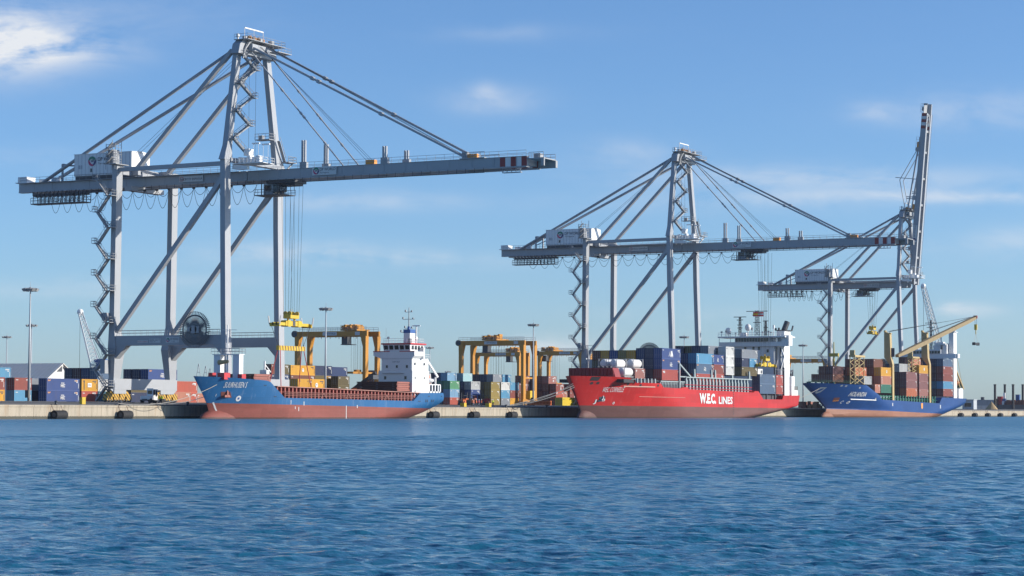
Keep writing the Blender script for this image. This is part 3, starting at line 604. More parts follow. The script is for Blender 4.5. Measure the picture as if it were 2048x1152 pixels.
    b.path([W(.9, 5.2, 74.5), W(1.2, 5.6, 76.5), W(1.6, 6.6, 78.0), W(1.8, 8, 78.6)], .25, n=6)
    # far leg platform and stairs
    b.box(V0-2.6, V0+1.0, U+15.0, U+17.3, 58.6, 58.75); b.rail([W(-2.6, 15.0, 58.7), W(1.0, 15.0, 58.7), W(1.0, 17.3, 58.7)], 1.2, .9, .05); b.box(V0-1.9, V0-1.0, U+15.4, U+16.3, 58.7, 59.6)
    b.beam(W(.8, 18.9, 58.7), W(.8, 21.3, 54.4), .7, .12); b.beam(W(1.2, 18.9, 59.5), W(1.2, 21.3, 55.2), .08, .08); b.box(V0-.2, V0+2.0, U+21.0, U+24.2, 54.3, 54.45); b.rail([W(1.9, 21, 54.4), W(1.9, 24.1, 54.4), W(-.1, 24.1, 54.4)], 1.2, .9, .05); b.beam(W(1, 24, 54.3), W(.3, 21.2, 51.8), .25, .25)
    part('apex_stairway', 'galvanised', b)
    # boom hinge platform with cabinets and flood lights
    b = MB(); b.box(V0+.6, V0+8.2, U+2.0, U+6.4, 52.1, 52.25); b.prism([W(.7, 2.2, 52.1), W(4.2, 2.2, 51.6), W(4.2, 2.2, 50.9), W(.7, 2.2, 51.1)], (0, 1.0, 0)); b.rail([W(.6, 2.0, 52.2), W(8.2, 2.0, 52.2), W(8.2, 6.4, 52.2)], 1.1, .9, .05)
    for q in (1.2, 2.3, 3.4, 4.6, 5.5): b.box(V0+q, V0+q+.7, U+3.5, U+5.0, 52.25, 53.4+.8*random.random())
    b.box(V0+2.2, V0+3.5, U+4.0, U+5.8, 54.0, 55.4)
    for q in (3.4, 4.6, 5.8, 7.0): b.tube(W(q, 5.8, 52.2), W(q, 5.8, 56.6), .05, n=4)
    b.box(V0+3.1, V0+4.9, U+5.6, U+6.0, 56.5, 56.75); b.box(V0+5.5, V0+7.4, U+5.6, U+6.0, 56.2, 56.45); part('hinge_platform', 'house white', b)
    # trolley, cab, ropes
    tr = at_cab
    b = MB(); b.box(V0+tr-1.0, V0+tr+6.0, U+7.6, U+12.0, 48.35, 48.95); b.box(V0+tr+2.0, V0+tr+5.6, U+8.2, U+11.4, 47.9, 48.4)
    for a in (-.6, 5.2):
        for bb in (7.7, 11.9): b.tube(W(tr+a, bb-.15, 49.0), W(tr+a, bb+.15, 49.0), .35, n=10)
    b.box(V0+tr-3.8, V0+tr+3.6, U+7.3, U+11.6, 45.95, 46.1); b.rail([W(tr-3.8, 7.3, 46.1), W(tr+3.6, 7.3, 46.1)], 1.1, .9, .05); b.rail([W(tr-3.8, 11.6, 46.1), W(tr+3.6, 11.6, 46.1)], 1.1, .9, .05)
    for a in (-2.4, 1.6, 2.6): b.beam(W(tr+a, 8, 46), W(tr+a, 8, 48.5), .16, .16)
    b.path([W(tr+2.4, 7.4, 46.2), W(tr+4.0, 7.4, 47.2), W(tr+4.6, 7.4, 48.4)], .09)
    trolley = part('trolley', 'dark steel', b)
    b = MB(); b.box(V0+tr-2.2, V0+tr+.2, U+8.4, U+11.0, 46.1, 48.4); b.prism([W(tr+.2, 8.4, 46.4), W(tr+1.9, 8.4, 46.9), W(tr+1.9, 8.4, 48.4), W(tr+.2, 8.4, 48.4)], (0, 2.6, 0), 1); b.box(V0+tr-1.9, V0+tr-.2, U+8.37, U+8.4, 47.0, 48.1, 1)
    b.build('operator_cab', ['crane light grey', 'glass'], trolley)
    # festoon
    b = MB(); a0 = -50.0 if not boom_up else -33; a1 = tr-2.5; n = 17 if not boom_up else 6
    cs_ = [a0+(a1-a0)*i/n for i in range(n+1)]
    if boom_up: cs_ = [-47.0+2.0*i for i in range(6)]+[-36.5, -33, -30, -29.6, -29.2, -28.8, -28.4, -26, -24, -19.5]
    sets = list(zip(cs_, cs_[1:]))
    for i, (p, q) in enumerate(sets):
        wd = q-p
        for sag, off in ((min(4.1, 3.9*3.2/max(wd, 2.6)) if wd > 2.2 else 3.6, 0), (1.45 if wd > 2.2 else 2.6, .15)):
            pts = []
            for j in range(11):
                t = j/10; pts.append(W(p+wd*t, 6.3+off, 48.1-sag*(1-(2*t-1)**2)))
            b.path(pts, .05, n=4)
        b.box(V0+p-.25, V0+p+.25, U+6.15, U+6.55, 47.9, 48.25)
    part('festoon_cable', 'cable black', b)
    # cable reel on the portal beam
    if reel:
        c = W(-5.6, -1.6, 18.1)
        b = MB(); n = 60
        for rr, ww in ((3.62, .5), (2.9, .5), (1.5, .3)):
            for i in range(n):
                t0, t1 = 2*math.pi*i/n, 2*math.pi*(i+1)/n
                b.beam(c+Vector((rr*math.cos(t0), 0, rr*math.sin(t0))), c+Vector((rr*math.cos(t1), 0, rr*math.sin(t1))), .07 if rr > 3.5 else .3, .10, up=(0, 1, 0))
        for i in range(56):
            t = 2*math.pi*i/56; d = Vector((math.cos(t), 0, math.sin(t)))
            for s_ in (-.28, .28): b.beam(c+d*1.0+Vector((0, s_*.5, 0)), c+d*3.75+Vector((0, s_, 0)), .06, .12, up=d.cross(Vector((0, 1, 0))))
        rl = part('cable_reel', 'reel steel', b)
        b = MB(); b.tube(c+Vector((0, -.12, 0)), c+Vector((0, .12, 0)), 1.5, n=32); b.tube(c+Vector((0, .1, 0)), c+Vector((0, .8, 0)), .7, n=12); b.build('drum', 'dark steel', rl)
        b = MB(); b.tube(c+Vector((0, -.5, 0)), c+Vector((0, -.1, 0)), .85, n=16); b.box(c[0]-1.5, c[0]-.5, c[1]-.5, c[1]-.2, c[2]-.4, c[2]+.5); b.box(c[0]+.4, c[0]+1.3, c[1]-.5, c[1]-.2, c[2]-.7, c[2]+.6); b.build('drive_unit', 'galvanised', rl)
    # boards
    def board(nm, a0, a1, z0, z1, bq, txt, em=False, tm='lettering dark', par=None):
        b = MB(); b.box(V0+a0, V0+a1, U+bq-.05, U+bq-.004, z0, z1); o = b.build(nm, 'pale board', par or T); h = z1-z0; x0 = a0+(h*1.05 if em else .15*h)
        lines = txt.split('|')
        if len(lines) == 1: lettering(txt, W(x0, bq-.05, z0+h*.28), (1, 0, 0), (0, 0, 1), a1-x0-.12*h, h*.46, tm, o, lift=.02, bold=.006)
        else:
            lettering(lines[0], W(x0, bq-.05, z0+h*.5), (1, 0, 0), (0, 0, 1), a1-x0-.12*h, h*.34, tm, o, lift=.02, bold=.006); lettering(lines[1], W(x0, bq-.05, z0+h*.16), (1, 0, 0), (0, 0, 1), (a1-x0)*.55, h*.2, tm, o, lift=.02)
        return o
    o = board('sign_board', -16.0, -9.9, 49.5, 50.75, 7.0-.24, '   PACECO ESPAÑA')
    b = MB(); b.path([W(-15.75, 6.68, 49.75), W(-15.75, 6.68, 50.5), W(-14.95, 6.68, 50.5), W(-14.95, 6.68, 49.75), W(-15.75, 6.68, 49.75)], .05); b.build('emblem', 'lettering red', o)
    if not boom_up:
        o = board('sign_board', 17.2, 23.0, 49.45, 51.2, 6.76, 'DP WORLD|Tarragona', True); emblem(o, (V0+18.15, 50.35), .72, U+6.71, .03)
    else:
        b = MB(); bbox(b, 16, 22.5, 6.70, 6.75, .1, 1.75); o = b.build('sign_board', 'pale board', bo)
        lettering('DP WORLD', None, None, None, 4.4, .55, 'lettering dark', o, fn=lambda u, v: BW(18+u, 6.68, .75+v)); b = MB(); cc = [BW(17.1+.6*math.cos(t*.524), 6.68, .95+.6*math.sin(t*.524)) for t in range(12)]; b.add(cc, [tuple(range(12))]); b.build('emblem', 'logo violet', o)
    board('sign_board', -20.6, -17.9, 15.55, 16.05, -.86, 'PACECO ESPAÑA', tm='lettering red'); board('sign_board', -17.5, -14.7, 15.5, 16.35, -.86, 'SWL 50 T|40 T'); o = board('sign_board', -13.3, -10.0, 15.5, 16.6, -.86, 'DP WORLD|Tarragona', True); emblem(o, (V0-12.75, 16.05), .42, U-.91, .02)
    # hoist ropes and spreader
    return T, W
paint('pale board', (.60, .61, .60), .5, .05, .2)
def hoist(T, W, ac, ztop):
    b = MB()
    for a in (-1.5, -.6, .6, 1.5):
        for bb in (8.2, 11.4): b.tube(W(ac+a*1.05, bb, 48.0), W(ac+a*.55, bb, ztop), .035, n=4)
    b.build('hoist_rope', 'cable black', T)
def spreader(W, ac, zc, label, length=12.2):
    t = thing('spreader', W(ac, 9.8, zc), label, 'spreader')
    b = MB(); b.box(*[W(ac, 0, 0)[0]+q for q in (-.9, .9)], W(0, 8.2, 0)[1], W(0, 11.4, 0)[1], zc+1.2, zc+1.9)
    for bb in (8.4, 11.2):
        for a in (-.5, .5): b.tube(W(ac+a, bb-.1, zc+2.2), W(ac+a, bb+.1, zc+2.2), .5, n=14)
    for bb in (8.6, 11.0): b.box(W(ac-.15, 0, 0)[0], W(ac+.15, 0, 0)[0], W(0, bb-.15, 0)[1], W(0, bb+.15, 0)[1], zc+.6, zc+1.3)
    b.tube(W(ac, 9.4, zc+1.9), W(ac, 9.4, zc+3.2), .07, n=4); b.tube(W(ac, 10.1, zc+1.9), W(ac, 10.1, zc+3.2), .07, n=4); b.build('headblock', 'spreader yellow', t)
    b = MB(); x0, x1 = W(ac-.75, 0, 0)[0], W(ac+.75, 0, 0)[0]
    b.box(x0, x1, W(0, 6.8, 0)[1], W(0, 12.8, 0)[1], zc-.35, zc+.65); b.box(x0-.1, x1+.1, W(0, 7.4, 0)[1], W(0, 8.4, 0)[1], zc-.5, zc+.8); b.box(x0-.1, x1+.1, W(0, 11.2, 0)[1], W(0, 12.2, 0)[1], zc-.5, zc+.8); b.build('main_frame', 'spreader yellow', t)
    b = MB()
    for bb in (9.8-length/2, 9.8+length/2-.35): b.box(W(ac-1.2, 0, 0)[0], W(ac+1.2, 0, 0)[0], W(0, bb, 0)[1], W(0, bb+.35, 0)[1], zc-.55, zc+.2)
    for s_ in (-.45, .45): b.box(W(ac+s_-.2, 0, 0)[0], W(ac+s_+.2, 0, 0)[0], W(0, 9.8-length/2, 0)[1], W(0, 9.8+length/2, 0)[1], zc-.3, zc+.3)
    b.build('telescopic_beam', 'spreader yellow', t)
    b = MB()
    for bb in (9.8-length/2, 9.8+length/2):
        for a in (-1.2, 1.2): b.beam(W(ac+a, bb, zc-.2), W(ac+a*1.25, bb, zc+1.6), .10, .35, up=(0, 1, 0))
    b.build('flipper', 'galvanised', t)
    b = MB(); b.box(x0-.05, x1+.05, W(0, 9.3, 0)[1], W(0, 10.2, 0)[1], zc-.3, zc+.75); b.build('motor_box', 'dark steel', t)
    return t
T, W = sts(0, 'nearest and tallest grey quay crane, boom lowered over the blue and red coaster', False, 6.4)
hoist(T, W, 10.4, 21.4)
spreader(W, 10.4, 19.3, 'yellow spreader hanging on ropes in front of the nearest crane')
zl = at(582, 697, y=UC[0]+9.8)[2]
t = thing('lifting_beam', W(10.4, 9.8, zl), 'yellow hazard striped lifting beam hung below the nearest crane spreader', 'lifting beam')
b = MB(); b.box(V0+10.05, V0+10.75, UC[0]+4.9, UC[0]+14.7, zl-.45, zl+.5); b.build('beam', 'lifting stripes' if 'lifting stripes' in M else 'spreader yellow', t)
b = MB()
for i in range(10): b.prism([W(10.03, 5.0+i*1.0, zl+.5), W(10.03, 5.35+i*1.0, zl+.5), W(10.03, 5.5+i*1.0, zl-.45), W(10.03, 5.3+i*1.0, zl-.45)], (.74, 0, 0))
b.build('stripe_marking', 'dark rust', t)
b = MB()
for bb, b2 in ((3.9, 5.2), (15.5, 14.4)):
    for a in (-.9, .9): b.tube(W(10.4+a, bb, 18.9), W(10.4, b2, zl+.4), .06, n=4)
b.build('chain', 'dark steel', t)
b = MB()
for bb, b2 in ((5.4, 4.0), (14.2, 15.2)):
    for a in (-.5, .5): b.tube(W(10.4+a*.6, bb, zl-.4), W(10.4+a*3, b2, 6.6), .09, n=5)
b.build('sling', 'lettering red', t)
T2, W2 = sts(1, 'middle grey quay crane, boom lowered, standing behind the red container ship', False, 20.4)
pz = at(1530, 733, y=UC[1]+9.8); a2 = pz[0]-V0
hoist(T2, W2, a2, pz[2]+2.6)
spreader(W2, a2, pz[2]+.4, 'yellow spreader lowered onto the deck cargo in front of the red ship bridge')
T3, W3 = sts(2, 'farthest grey quay crane, the only one with its boom raised upright', True, -17.2)
pz = at(1745, 665, y=UC[2]+9.8); a3 = pz[0]-V0
hoist(T3, W3, a3, pz[2]+2.2)
spreader(W3, a3, pz[2]-.2, 'small yellow spreader hanging between the diagonal braces of the farthest crane', 6.1)
# ------------------------------------------------------------------ containers
CM = {}
def container_mesh(L, H, col, Wd=2.44):
    key = (L, H, col)
    if key in CM: return CM[key]
    b = MB(); h = Wd/2; t = .07
    for x in (-h, h-.16):
        for y in (0, L-.16): b.box(x, x+.16, y, y+.16, 0, H)
    for z0, z1 in ((0, .16), (H-.12, H)):
        b.box(-h, -h+.1, .16, L-.16, z0, z1); b.box(h-.1, h, .16, L-.16, z0, z1); b.box(-h+.16, h-.16, 0, .1, z0, z1); b.box(-h+.16, h-.16, L-.1, L, z0, z1)
    b.box(-h+.1, h-.1, .1, L-.1, H-.09, H-.05); b.box(-h+.1, h-.1, .1, L-.1, .1, .14)
    n = max(8, int(L/.42))
    for sgn in (-1, 1):           # corrugated side sheet
        pts = []
        for i in range(n):
            y0 = .16+(L-.32)*i/n; d = (L-.32)/n
            pts += [(y0, .035), (y0+d*.36, .035), (y0+d*.5, .085), (y0+d*.86, .085)]
        pts.append((L-.16, .035)); vs = []
        for y, dd in pts: vs += [(sgn*(h-dd), y, .16), (sgn*(h-dd), y, H-.12)]
        b.add(vs, [(2*i, 2*i+2, 2*i+3, 2*i+1) if sgn > 0 else (2*i+1, 2*i+3, 2*i+2, 2*i) for i in range(len(pts)-1)])
    m = 8; vs = []; pts = []
    for i in range(m):
        d = (Wd-.32)/m; x0 = -h+.16+i*d; pts += [(x0, .04), (x0+d*.4, .04), (x0+d*.5, .08), (x0+d*.9, .08)]
    pts.append((h-.16, .04))
    for x, dd in pts: vs += [(x, L-dd, .16), (x, L-dd, H-.12)]
    b.add(vs, [(2*i+1, 2*i+3, 2*i+2, 2*i) for i in range(len(pts)-1)]); b.add([(-h+.16, .1, .16), (h-.16, .1, .16), (h-.16, .1, H-.12), (-h+.16, .1, H-.12)], [(0, 1, 2, 3)])
    rng = random.Random(len(col)*7+int(L)); 
    for y0, y1, z0, z1 in ((L-1.9, L-.5, H-.62, H-.36), (L-1.2, L-.5, H-.95, H-.74), (.5, 1.3, H-.6, H-.42)):
        y = y0
        while y < y1-.12: d = .1+.12*rng.random(); b.add([(h-.028, y, z0), (h-.028, y+d, z0), (h-.028, y+d, z1), (h-.028, y, z1)], [(0, 1, 2, 3)], 1); y += d+.05
    for k in range(4): z = H*.22+k*.3; b.add([(h-.028, L-.45, z), (h-.028, L-.27, z), (h-.028, L-.27, z+.22), (h-.028, L-.45, z+.22)], [(0, 1, 2, 3)], 1)
    o = b.build('shipping_container', ['container '+col, 'pale board' if col not in ('white', 'pale grey', 'yellow', 'bright yellow') else 'lettering dark']); me = o.data; bpy.data.objects.remove(o)
    d = MB(); d.box(-h+.18, -.015, .03, .09, .18, H-.14); d.box(.015, h-.18, .03, .09, .18, H-.14)
    for x in (-.85, -.3, .3, .85):
        d.tube((x, .0, .2), (x, .0, H-.16), .03, n=5, m=1); d.box(x-.02, x+.22, -.02, .03, .95, 1.02, 1)
    for x in (-.6, .6): d.box(x-.33, x+.33, .015, .03, H*.62, H*.62+.28, 2)
    dob = d.build('door', ['container '+col, 'galvanised', 'pale board' if col in ('white', 'pale grey') else 'container '+col]); dme = dob.data; bpy.data.objects.remove(dob)
    CM[key] = (me, dme); return CM[key]
def cont(x1, y0, z0, L, H, col, label, group, logo=None):
    me, dme = container_mesh(L, H, col)
    o = bpy.data.objects.new('shipping_container', me); COL.objects.link(o); o.location = (x1-1.22, y0, z0); tag(o, label, 'container', group)
    d = bpy.data.objects.new('door', dme); COL.objects.link(d); d.parent = o
    if logo: LOGO[logo](o, x1, y0, z0, L, H)
    return o
def side_text(o, s, x1, y, z, wd, h, m, **k): return lettering(s, (x1, y, z), (0, 1, 0), (0, 0, 1), wd, h, m, o, lift=.02, **k)
def lg_wec(o, x1, y, z, L, H):
    side_text(o, 'Lines', x1, y+L*.43, z+H*.58, L*.10, H*.13, 'lettering white', shear=.2, bold=.02); side_text(o, 'WEC', x1, y+L*.415, z+H*.28, L*.14, H*.26, 'lettering white', shear=.2, bold=.03); side_text(o, '2247', x1, y+.4, z+H*.78, L*.085, H*.13, 'lettering orange', bold=.02); side_text(o, '45', x1, y+L*.87, z+H*.78, L*.05, H*.12, 'lettering orange', bold=.02)
def lg_disc(o, x1, y, z, L, H):
    b = MB(); c = Vector((x1+.02, y+L*.5, z+H*.52)); r = H*.19; b.add([c+Vector((0, r*math.cos(t*math.pi/8), r*math.sin(t*math.pi/8))) for t in range(16)], [tuple(range(16))]); b.build('emblem', 'lettering white', o); side_text(o, 'msc', x1+.01, y+L*.5-r*.6, z+H*.50, r*1.2, r*.5, 'lettering dark')
def lg_box(o, x1, y, z, L, H):
    b = MB(); yy, zz = y+L*.5, z+H*.5; b.add([(x1+.02, yy-.75, zz-.5), (x1+.02, yy+.75, zz-.5), (x1+.02, yy+.75, zz+.5), (x1+.02, yy-.75, zz+.5)], [(0, 1, 2, 3)]); b.build('emblem', 'lettering white', o); side_text(o, 'msc', x1+.01, yy-.5, zz-.15, 1.0, .35, 'lettering dark')
    side_text(o, 'I', x1, y+.9, z+.3, .18, H*.8, 'lettering dark')
def lg_sail(o, x1, y, z, L, H):
    b = MB(); yy = y+L*.46; zz = z+H*.25; b.add([(x1+.02, yy-1.3, zz), (x1+.02, yy-1.0, zz), (x1+.02, yy-.2, zz+1.5), (x1+.02, yy-.3, zz+1.5)], [(0, 1, 2, 3)]); b.add([(x1+.02, yy-.3, zz+.15), (x1+.02, yy+1.6, zz+.15), (x1+.02, yy+.9, zz+1.5), (x1+.02, yy+.3, zz+1.4)], [(0, 1, 2, 3)]); b.add([(x1+.02, yy-.3, zz-.15), (x1+.02, yy+1.6, zz-.15), (x1+.02, yy+1.6, zz), (x1+.02, yy-.3, zz)], [(0, 1, 2, 3)]); b.build('emblem', 'lettering white', o)
def lg_word(o, x1, y, z, L, H): side_text(o, 'IIIII', x1, y+L*.40, z+H*.48, L*.22, H*.14, 'lettering white', shear=.3, bold=.03)
def lg_two(o, x1, y, z, L, H):
    side_text(o, 'HS', x1, y+L*.5, z+H*.62, L*.2, H*.16, 'lettering white', bold=.04); side_text(o, 'Z', x1, y+L*.5, z+H*.25, L*.2, H*.24, 'lettering white', bold=.05)
def lg_corner(o, x1, y, z, L, H): side_text(o, 'HS', x1, y+L*.06, z+H*.66, L*.10, H*.22, 'lettering white', bold=.04)
def lg_vert(o, x1, y, z, L, H):
    for i in range(7): side_text(o, 'E', x1, y+L*.08, z+H*(.12+.11*i), L*.035, H*.075, 'lettering white', bold=.03)
def lg_end(o, x1, y, z, L, H): side_text(o, 'UN', x1, y+L*.82, z+H*.7, L*.12, H*.12, 'lettering white', bold=.02)
LOGO = dict(wec=lg_wec, disc=lg_disc, box=lg_box, sail=lg_sail, word=lg_word, two=lg_two, corner=lg_corner, vert=lg_vert, end=lg_end)
TIER = ['bottom tier', 'second tier', 'third tier', 'fourth tier', 'fifth tier']
YG = 'containers stacked in the terminal yard'
def stack(px, x, cols, where, L=6.06, H=2.59, z0=3.2, logos=None, group=YG, skip=0, ypx=800, y=None):
    """one pile: px = pixel column of the near right-hand corner, cols from the ground up"""
    y = at(px, ypx, x=x)[1] if y is None else y; z = z0
    for i, c in enumerate(cols):
        if c is None: z += H; continue
        lg = (logos or {}).get(i)
        cont(x, y, z, L, H, c, ('%s container, %s, %s' % (c, TIER[i], where) if len(cols) > 1 else '%s container, the %s' % (c, where)), group, lg); z += H
    return y
XR = -345.0
# left yard
stack(-26, XR, ['yellow', 'brick red'], 'pile cut by the left edge of the photo', 6.06, 2.88)
stack(-14, XR-2.7, [None, None, 'light blue'], 'pile standing by the shed roof at the left edge', 6.06, 2.7); 
stack(28.5, XR, ['light blue', 'brick red'], 'pile left of the front light mast', 6.06, 2.88, logos={1: 'end'})
stack(44, XR-6, ['navy blue', 'grey'], 'pile half hidden behind the front light mast', 12.19, 2.88)
stack(93, XR, ['royal blue', 'royal blue'], 'pile with white lettering beside the shed gable', 12.19, 2.88, logos={0: 'wec', 1: 'wec'})
stack(163, XR, ['red', 'yellow'], 'pile behind the yellow quay cabinet', 6.06, 2.88, logos={1: 'box'})
stack(196, XR, ['teal blue', 'white'], 'pile just left of the nearest crane stair', 6.06, 2.88)
Y_ = at(194, 800, x=XR-2.6)[1]
for i, c in enumerate(['slate blue', 'dark blue', 'maroon', 'navy blue']):
    stack(194 if i == 0 else 194-.0*i, XR-2.6*(i+1), [('navy blue', 'grey', 'brown')[i % 3], ('dark blue', 'teal blue', 'brick red')[i % 3], c], 'row %s behind the pile with the yellow container' % ('first', 'second', 'third', 'fourth', 'fifth')[i], 6.06, 2.88, y=Y_)
stack(296, XR-2, ['navy blue', 'royal blue', 'royal blue'], 'lettered pile seen through the nearest crane portal', 12.19, 2.9, logos={2: 'wec'})
for i in range(2): stack(296, XR-2-2.7*(i+1), ['navy blue', 'dark blue', 'navy blue'], '%s row left of the lettered pile in the crane portal' % ('first', 'second')[i], 12.19, 2.9, y=at(296, 800, x=XR-2)[1])
stack(262, -335, ['navy blue', 'dark olive'], 'pile in shade under the nearest crane sill beam', 12.19, 2.6)
stack(336, -333, ['orange red', 'orange red'], 'long pile between the nearest crane and the blue bow', 12.19, 2.75, logos={0: 'end', 1: 'end'})
stack(319, -313, ['salmon'], 'one on the ground right of the striped bogies', 12.19, 2.6, z0=3.2)
stack(393, -335, ['salmon'], 'one on the ground left of the blue bow', 6.06, 2.59, logos={0: 'vert'})
# yard seen over the blue coaster
XB = -288.0
stack(595.5, XB, ['yellow', 'yellow'], 'left yellow pile over the blue coaster coaming', 6.06, 2.88, logos={1: 'end'})
stack(617, XB, ['yellow', 'yellow'], 'right yellow pile with white disc over the blue coaster', 6.9, 2.88, logos={1: 'disc'})
stack(617, XR, ['dark olive', 'yellow', 'dark olive', 'navy blue'], 'navy topped pile behind the middle light mast', 12.19, 2.75, logos={})
stack(648.5, XR, ['dark olive', 'olive', 'yellow', 'dark blue'], 'blue topped pile right of the middle light mast', 12.19, 2.7)
stack(617, XR-2.7, ['brown', 'brown', 'brown', 'maroon'], 'maroon topped pile by the left gantry leg', 12.19, 2.75)
stack(676, XR+4, ['olive', 'dark olive', 'dark olive'], 'dark olive pile behind the loader boom', 6.06, 2.7)
stack(581, XR+3, ['dark blue', 'brown', 'brown', 'yellow'], 'pile with a yellow top right of the crane far leg', 12.19, 2.7, logos={3: 'disc'})
stack(581, XR+.2, ['navy blue', 'navy blue', 'sky blue', 'brown'], 'second row behind the pile right of the crane far leg', 12.19, 2.7)
stack(553, XR+6, ['navy blue', 'dark blue', 'dark blue', 'dark olive'], 'dark pile left of the nearest crane far leg', 6.06, 2.7)
stack(542, XR+6, ['navy blue', 'brown', 'navy blue', 'brown'], 'brown topped pile over the blue coaster bow', 6.06, 2.7)
for i, (px, c) in enumerate(((745, 'brown'), (756, 'dark blue'), (764, 'brown'))): stack(px, XR-6, ['brown', 'brown', c, c], ('first', 'second', 'third')[i]+' dark pile left of the white deckhouse', 6.06, 2.6)
# yard between the two nearest ships
stack(900, XR, ['orange red', 'sky blue', 'mint green'], 'front pile beside the blue coaster stern', 6.06, 2.59)
stack(894.5, XR-3, ['navy blue', 'dark blue', 'navy blue', 'sky blue'], 'blue topped pile behind the green container', 6.06, 2.59)
for i, c in enumerate(('dark blue', 'navy blue', 'maroon')): stack(894.5, XR-3-2.6*(i+1), ['navy blue', 'brown', 'navy blue', c], '%s row back from the blue topped pile by the stern' % ('first', 'second', 'third')[i], 6.06, 2.59, y=at(894.5, 800, x=XR-3)[1])
stack(942, XR, ['slate blue', 'royal blue', 'pale grey'], 'front pile under the middle gantry girder', 6.06, 2.59, logos={2: 'word'})
stack(955, XR+.0, [None, None, None, 'pale cyan'], 'pale end pile left of the three dark tops', 2.9, 2.59, skip=3) if False else None
stack(926, XR-3, ['navy blue', 'navy blue', 'dark blue', 'pale cyan'], 'pale topped pile behind the middle gantry cab', 6.06, 2.59)
for i, c in enumerate(('dark blue', 'navy blue')): stack(926, XR-3-2.6*(i+1), ['navy blue', 'dark blue', 'brown', c], '%s row back from the pale topped pile' % ('first', 'second')[i], 6.06, 2.59, y=at(926, 800, x=XR-3)[1])
stack(982, XR, ['olive', 'olive', 'olive'], 'olive pile crossed by a gantry shadow', 6.06, 2.59, logos={2: 'end'})
stack(986, XR-3, ['brown', 'navy blue', 'brown', 'grey'], 'grey topped pile behind the olive pile', 6.06, 2.59)
for i, c in enumerate(('navy blue', 'maroon', 'navy blue')): stack(986, XR-3-2.6*(i+1), ['navy blue', 'brown', 'navy blue', c], '%s dark row behind the grey topped pile' % ('first', 'second', 'third')[i], 6.06, 2.59, y=at(986, 800, x=XR-3)[1])
stack(1002.4, XR, ['grey', 'light blue', 'white'], 'white topped pile right of the olive pile', 6.06, 2.59)
stack(1005, XR-3, ['navy blue', 'navy blue', 'navy blue', 'light blue'], 'light blue topped pile behind the white container', 3.6 if False else 6.06, 2.59)
stack(1020.5, XR, ['yellow', 'brick red', 'light blue'], 'front pile left of the middle gantry wheels', 6.06, 2.59)
stack(1038, XR-1.5, ['maroon', 'brown', 'mauve brown'], 'mauve topped pile behind the gantry front leg', 6.06, 2.59)
stack(1043, XR-9, ['brown', 'brown', 'brown', 'brown'], 'brown pile between the gantry legs', 6.06, 2.6)
stack(1112, XR, ['brown', 'orange red', 'brick red'], 'red pile left of the red ship bow', 6.06, 2.59, logos={2: 'two', 1: 'corner'})
stack(1097, XR-2.7, ['brown', 'maroon', 'brown', 'pink brown'], 'pink brown topped pile behind the gantry mast', 6.06, 2.59, logos={3: 'two'})
for i in range(3): stack(1097, XR-2.7-2.55*(i+1), ['maroon', 'brown', 'maroon', ('brown', 'maroon', 'navy blue')[i]], '%s dark row left of the pink brown topped pile' % ('first', 'second', 'third')[i], 6.06, 2.59, y=at(1097, 800, x=XR-2.7)[1])
stack(1127, XR-.5, ['brown', 'salmon'], 'low salmon pile right of the red pile', 3.0, 2.59)
stack(1140, XR, ['brown', 'brick red', 'brick red'], 'red pile half hidden by the red ship bow', 6.06, 2.59, logos={1: 'two', 2: 'two'})
stack(1140, XR-2.6, ['navy blue', 'navy blue', 'navy blue'], 'dark pile just left of the red ship bow', 6.06, 2.5)
for nm, px0, x0, rows in (('the green topped front pile', 900, XR, (['navy blue', 'navy blue', 'green'],)), ('the word marked front pile', 942, XR, (['navy blue', 'navy blue', 'dark blue'],)), ('the olive pile', 982, XR, (['dark olive', 'dark olive', 'dark olive'],)), ('the red pile', 1112, XR, (['brown', 'maroon', 'maroon'],))):
    for i, cc in enumerate(rows): stack(px0, x0-2.6*(i+1), cc, 'dark row just left of '+nm, 6.06, 2.59, y=at(px0, 800, x=x0)[1])
o = stack(1125, -297, ['bright yellow'], 'long one on the quay left of the red ship bow', 10.2, 2.6, z0=3.1, ypx=812)
# behind the red ship's stern
for i, (px, c, x) in enumerate(((1618, 'salmon', -318), (1608, 'brown', -318), (1626, 'pale grey', -322))): stack(px, x, [c], 'small one between the red and farthest ship, %s' % ('right of the light mast', 'left of the light mast', 'beside a yellow heap')[i], 6.06, 2.6)

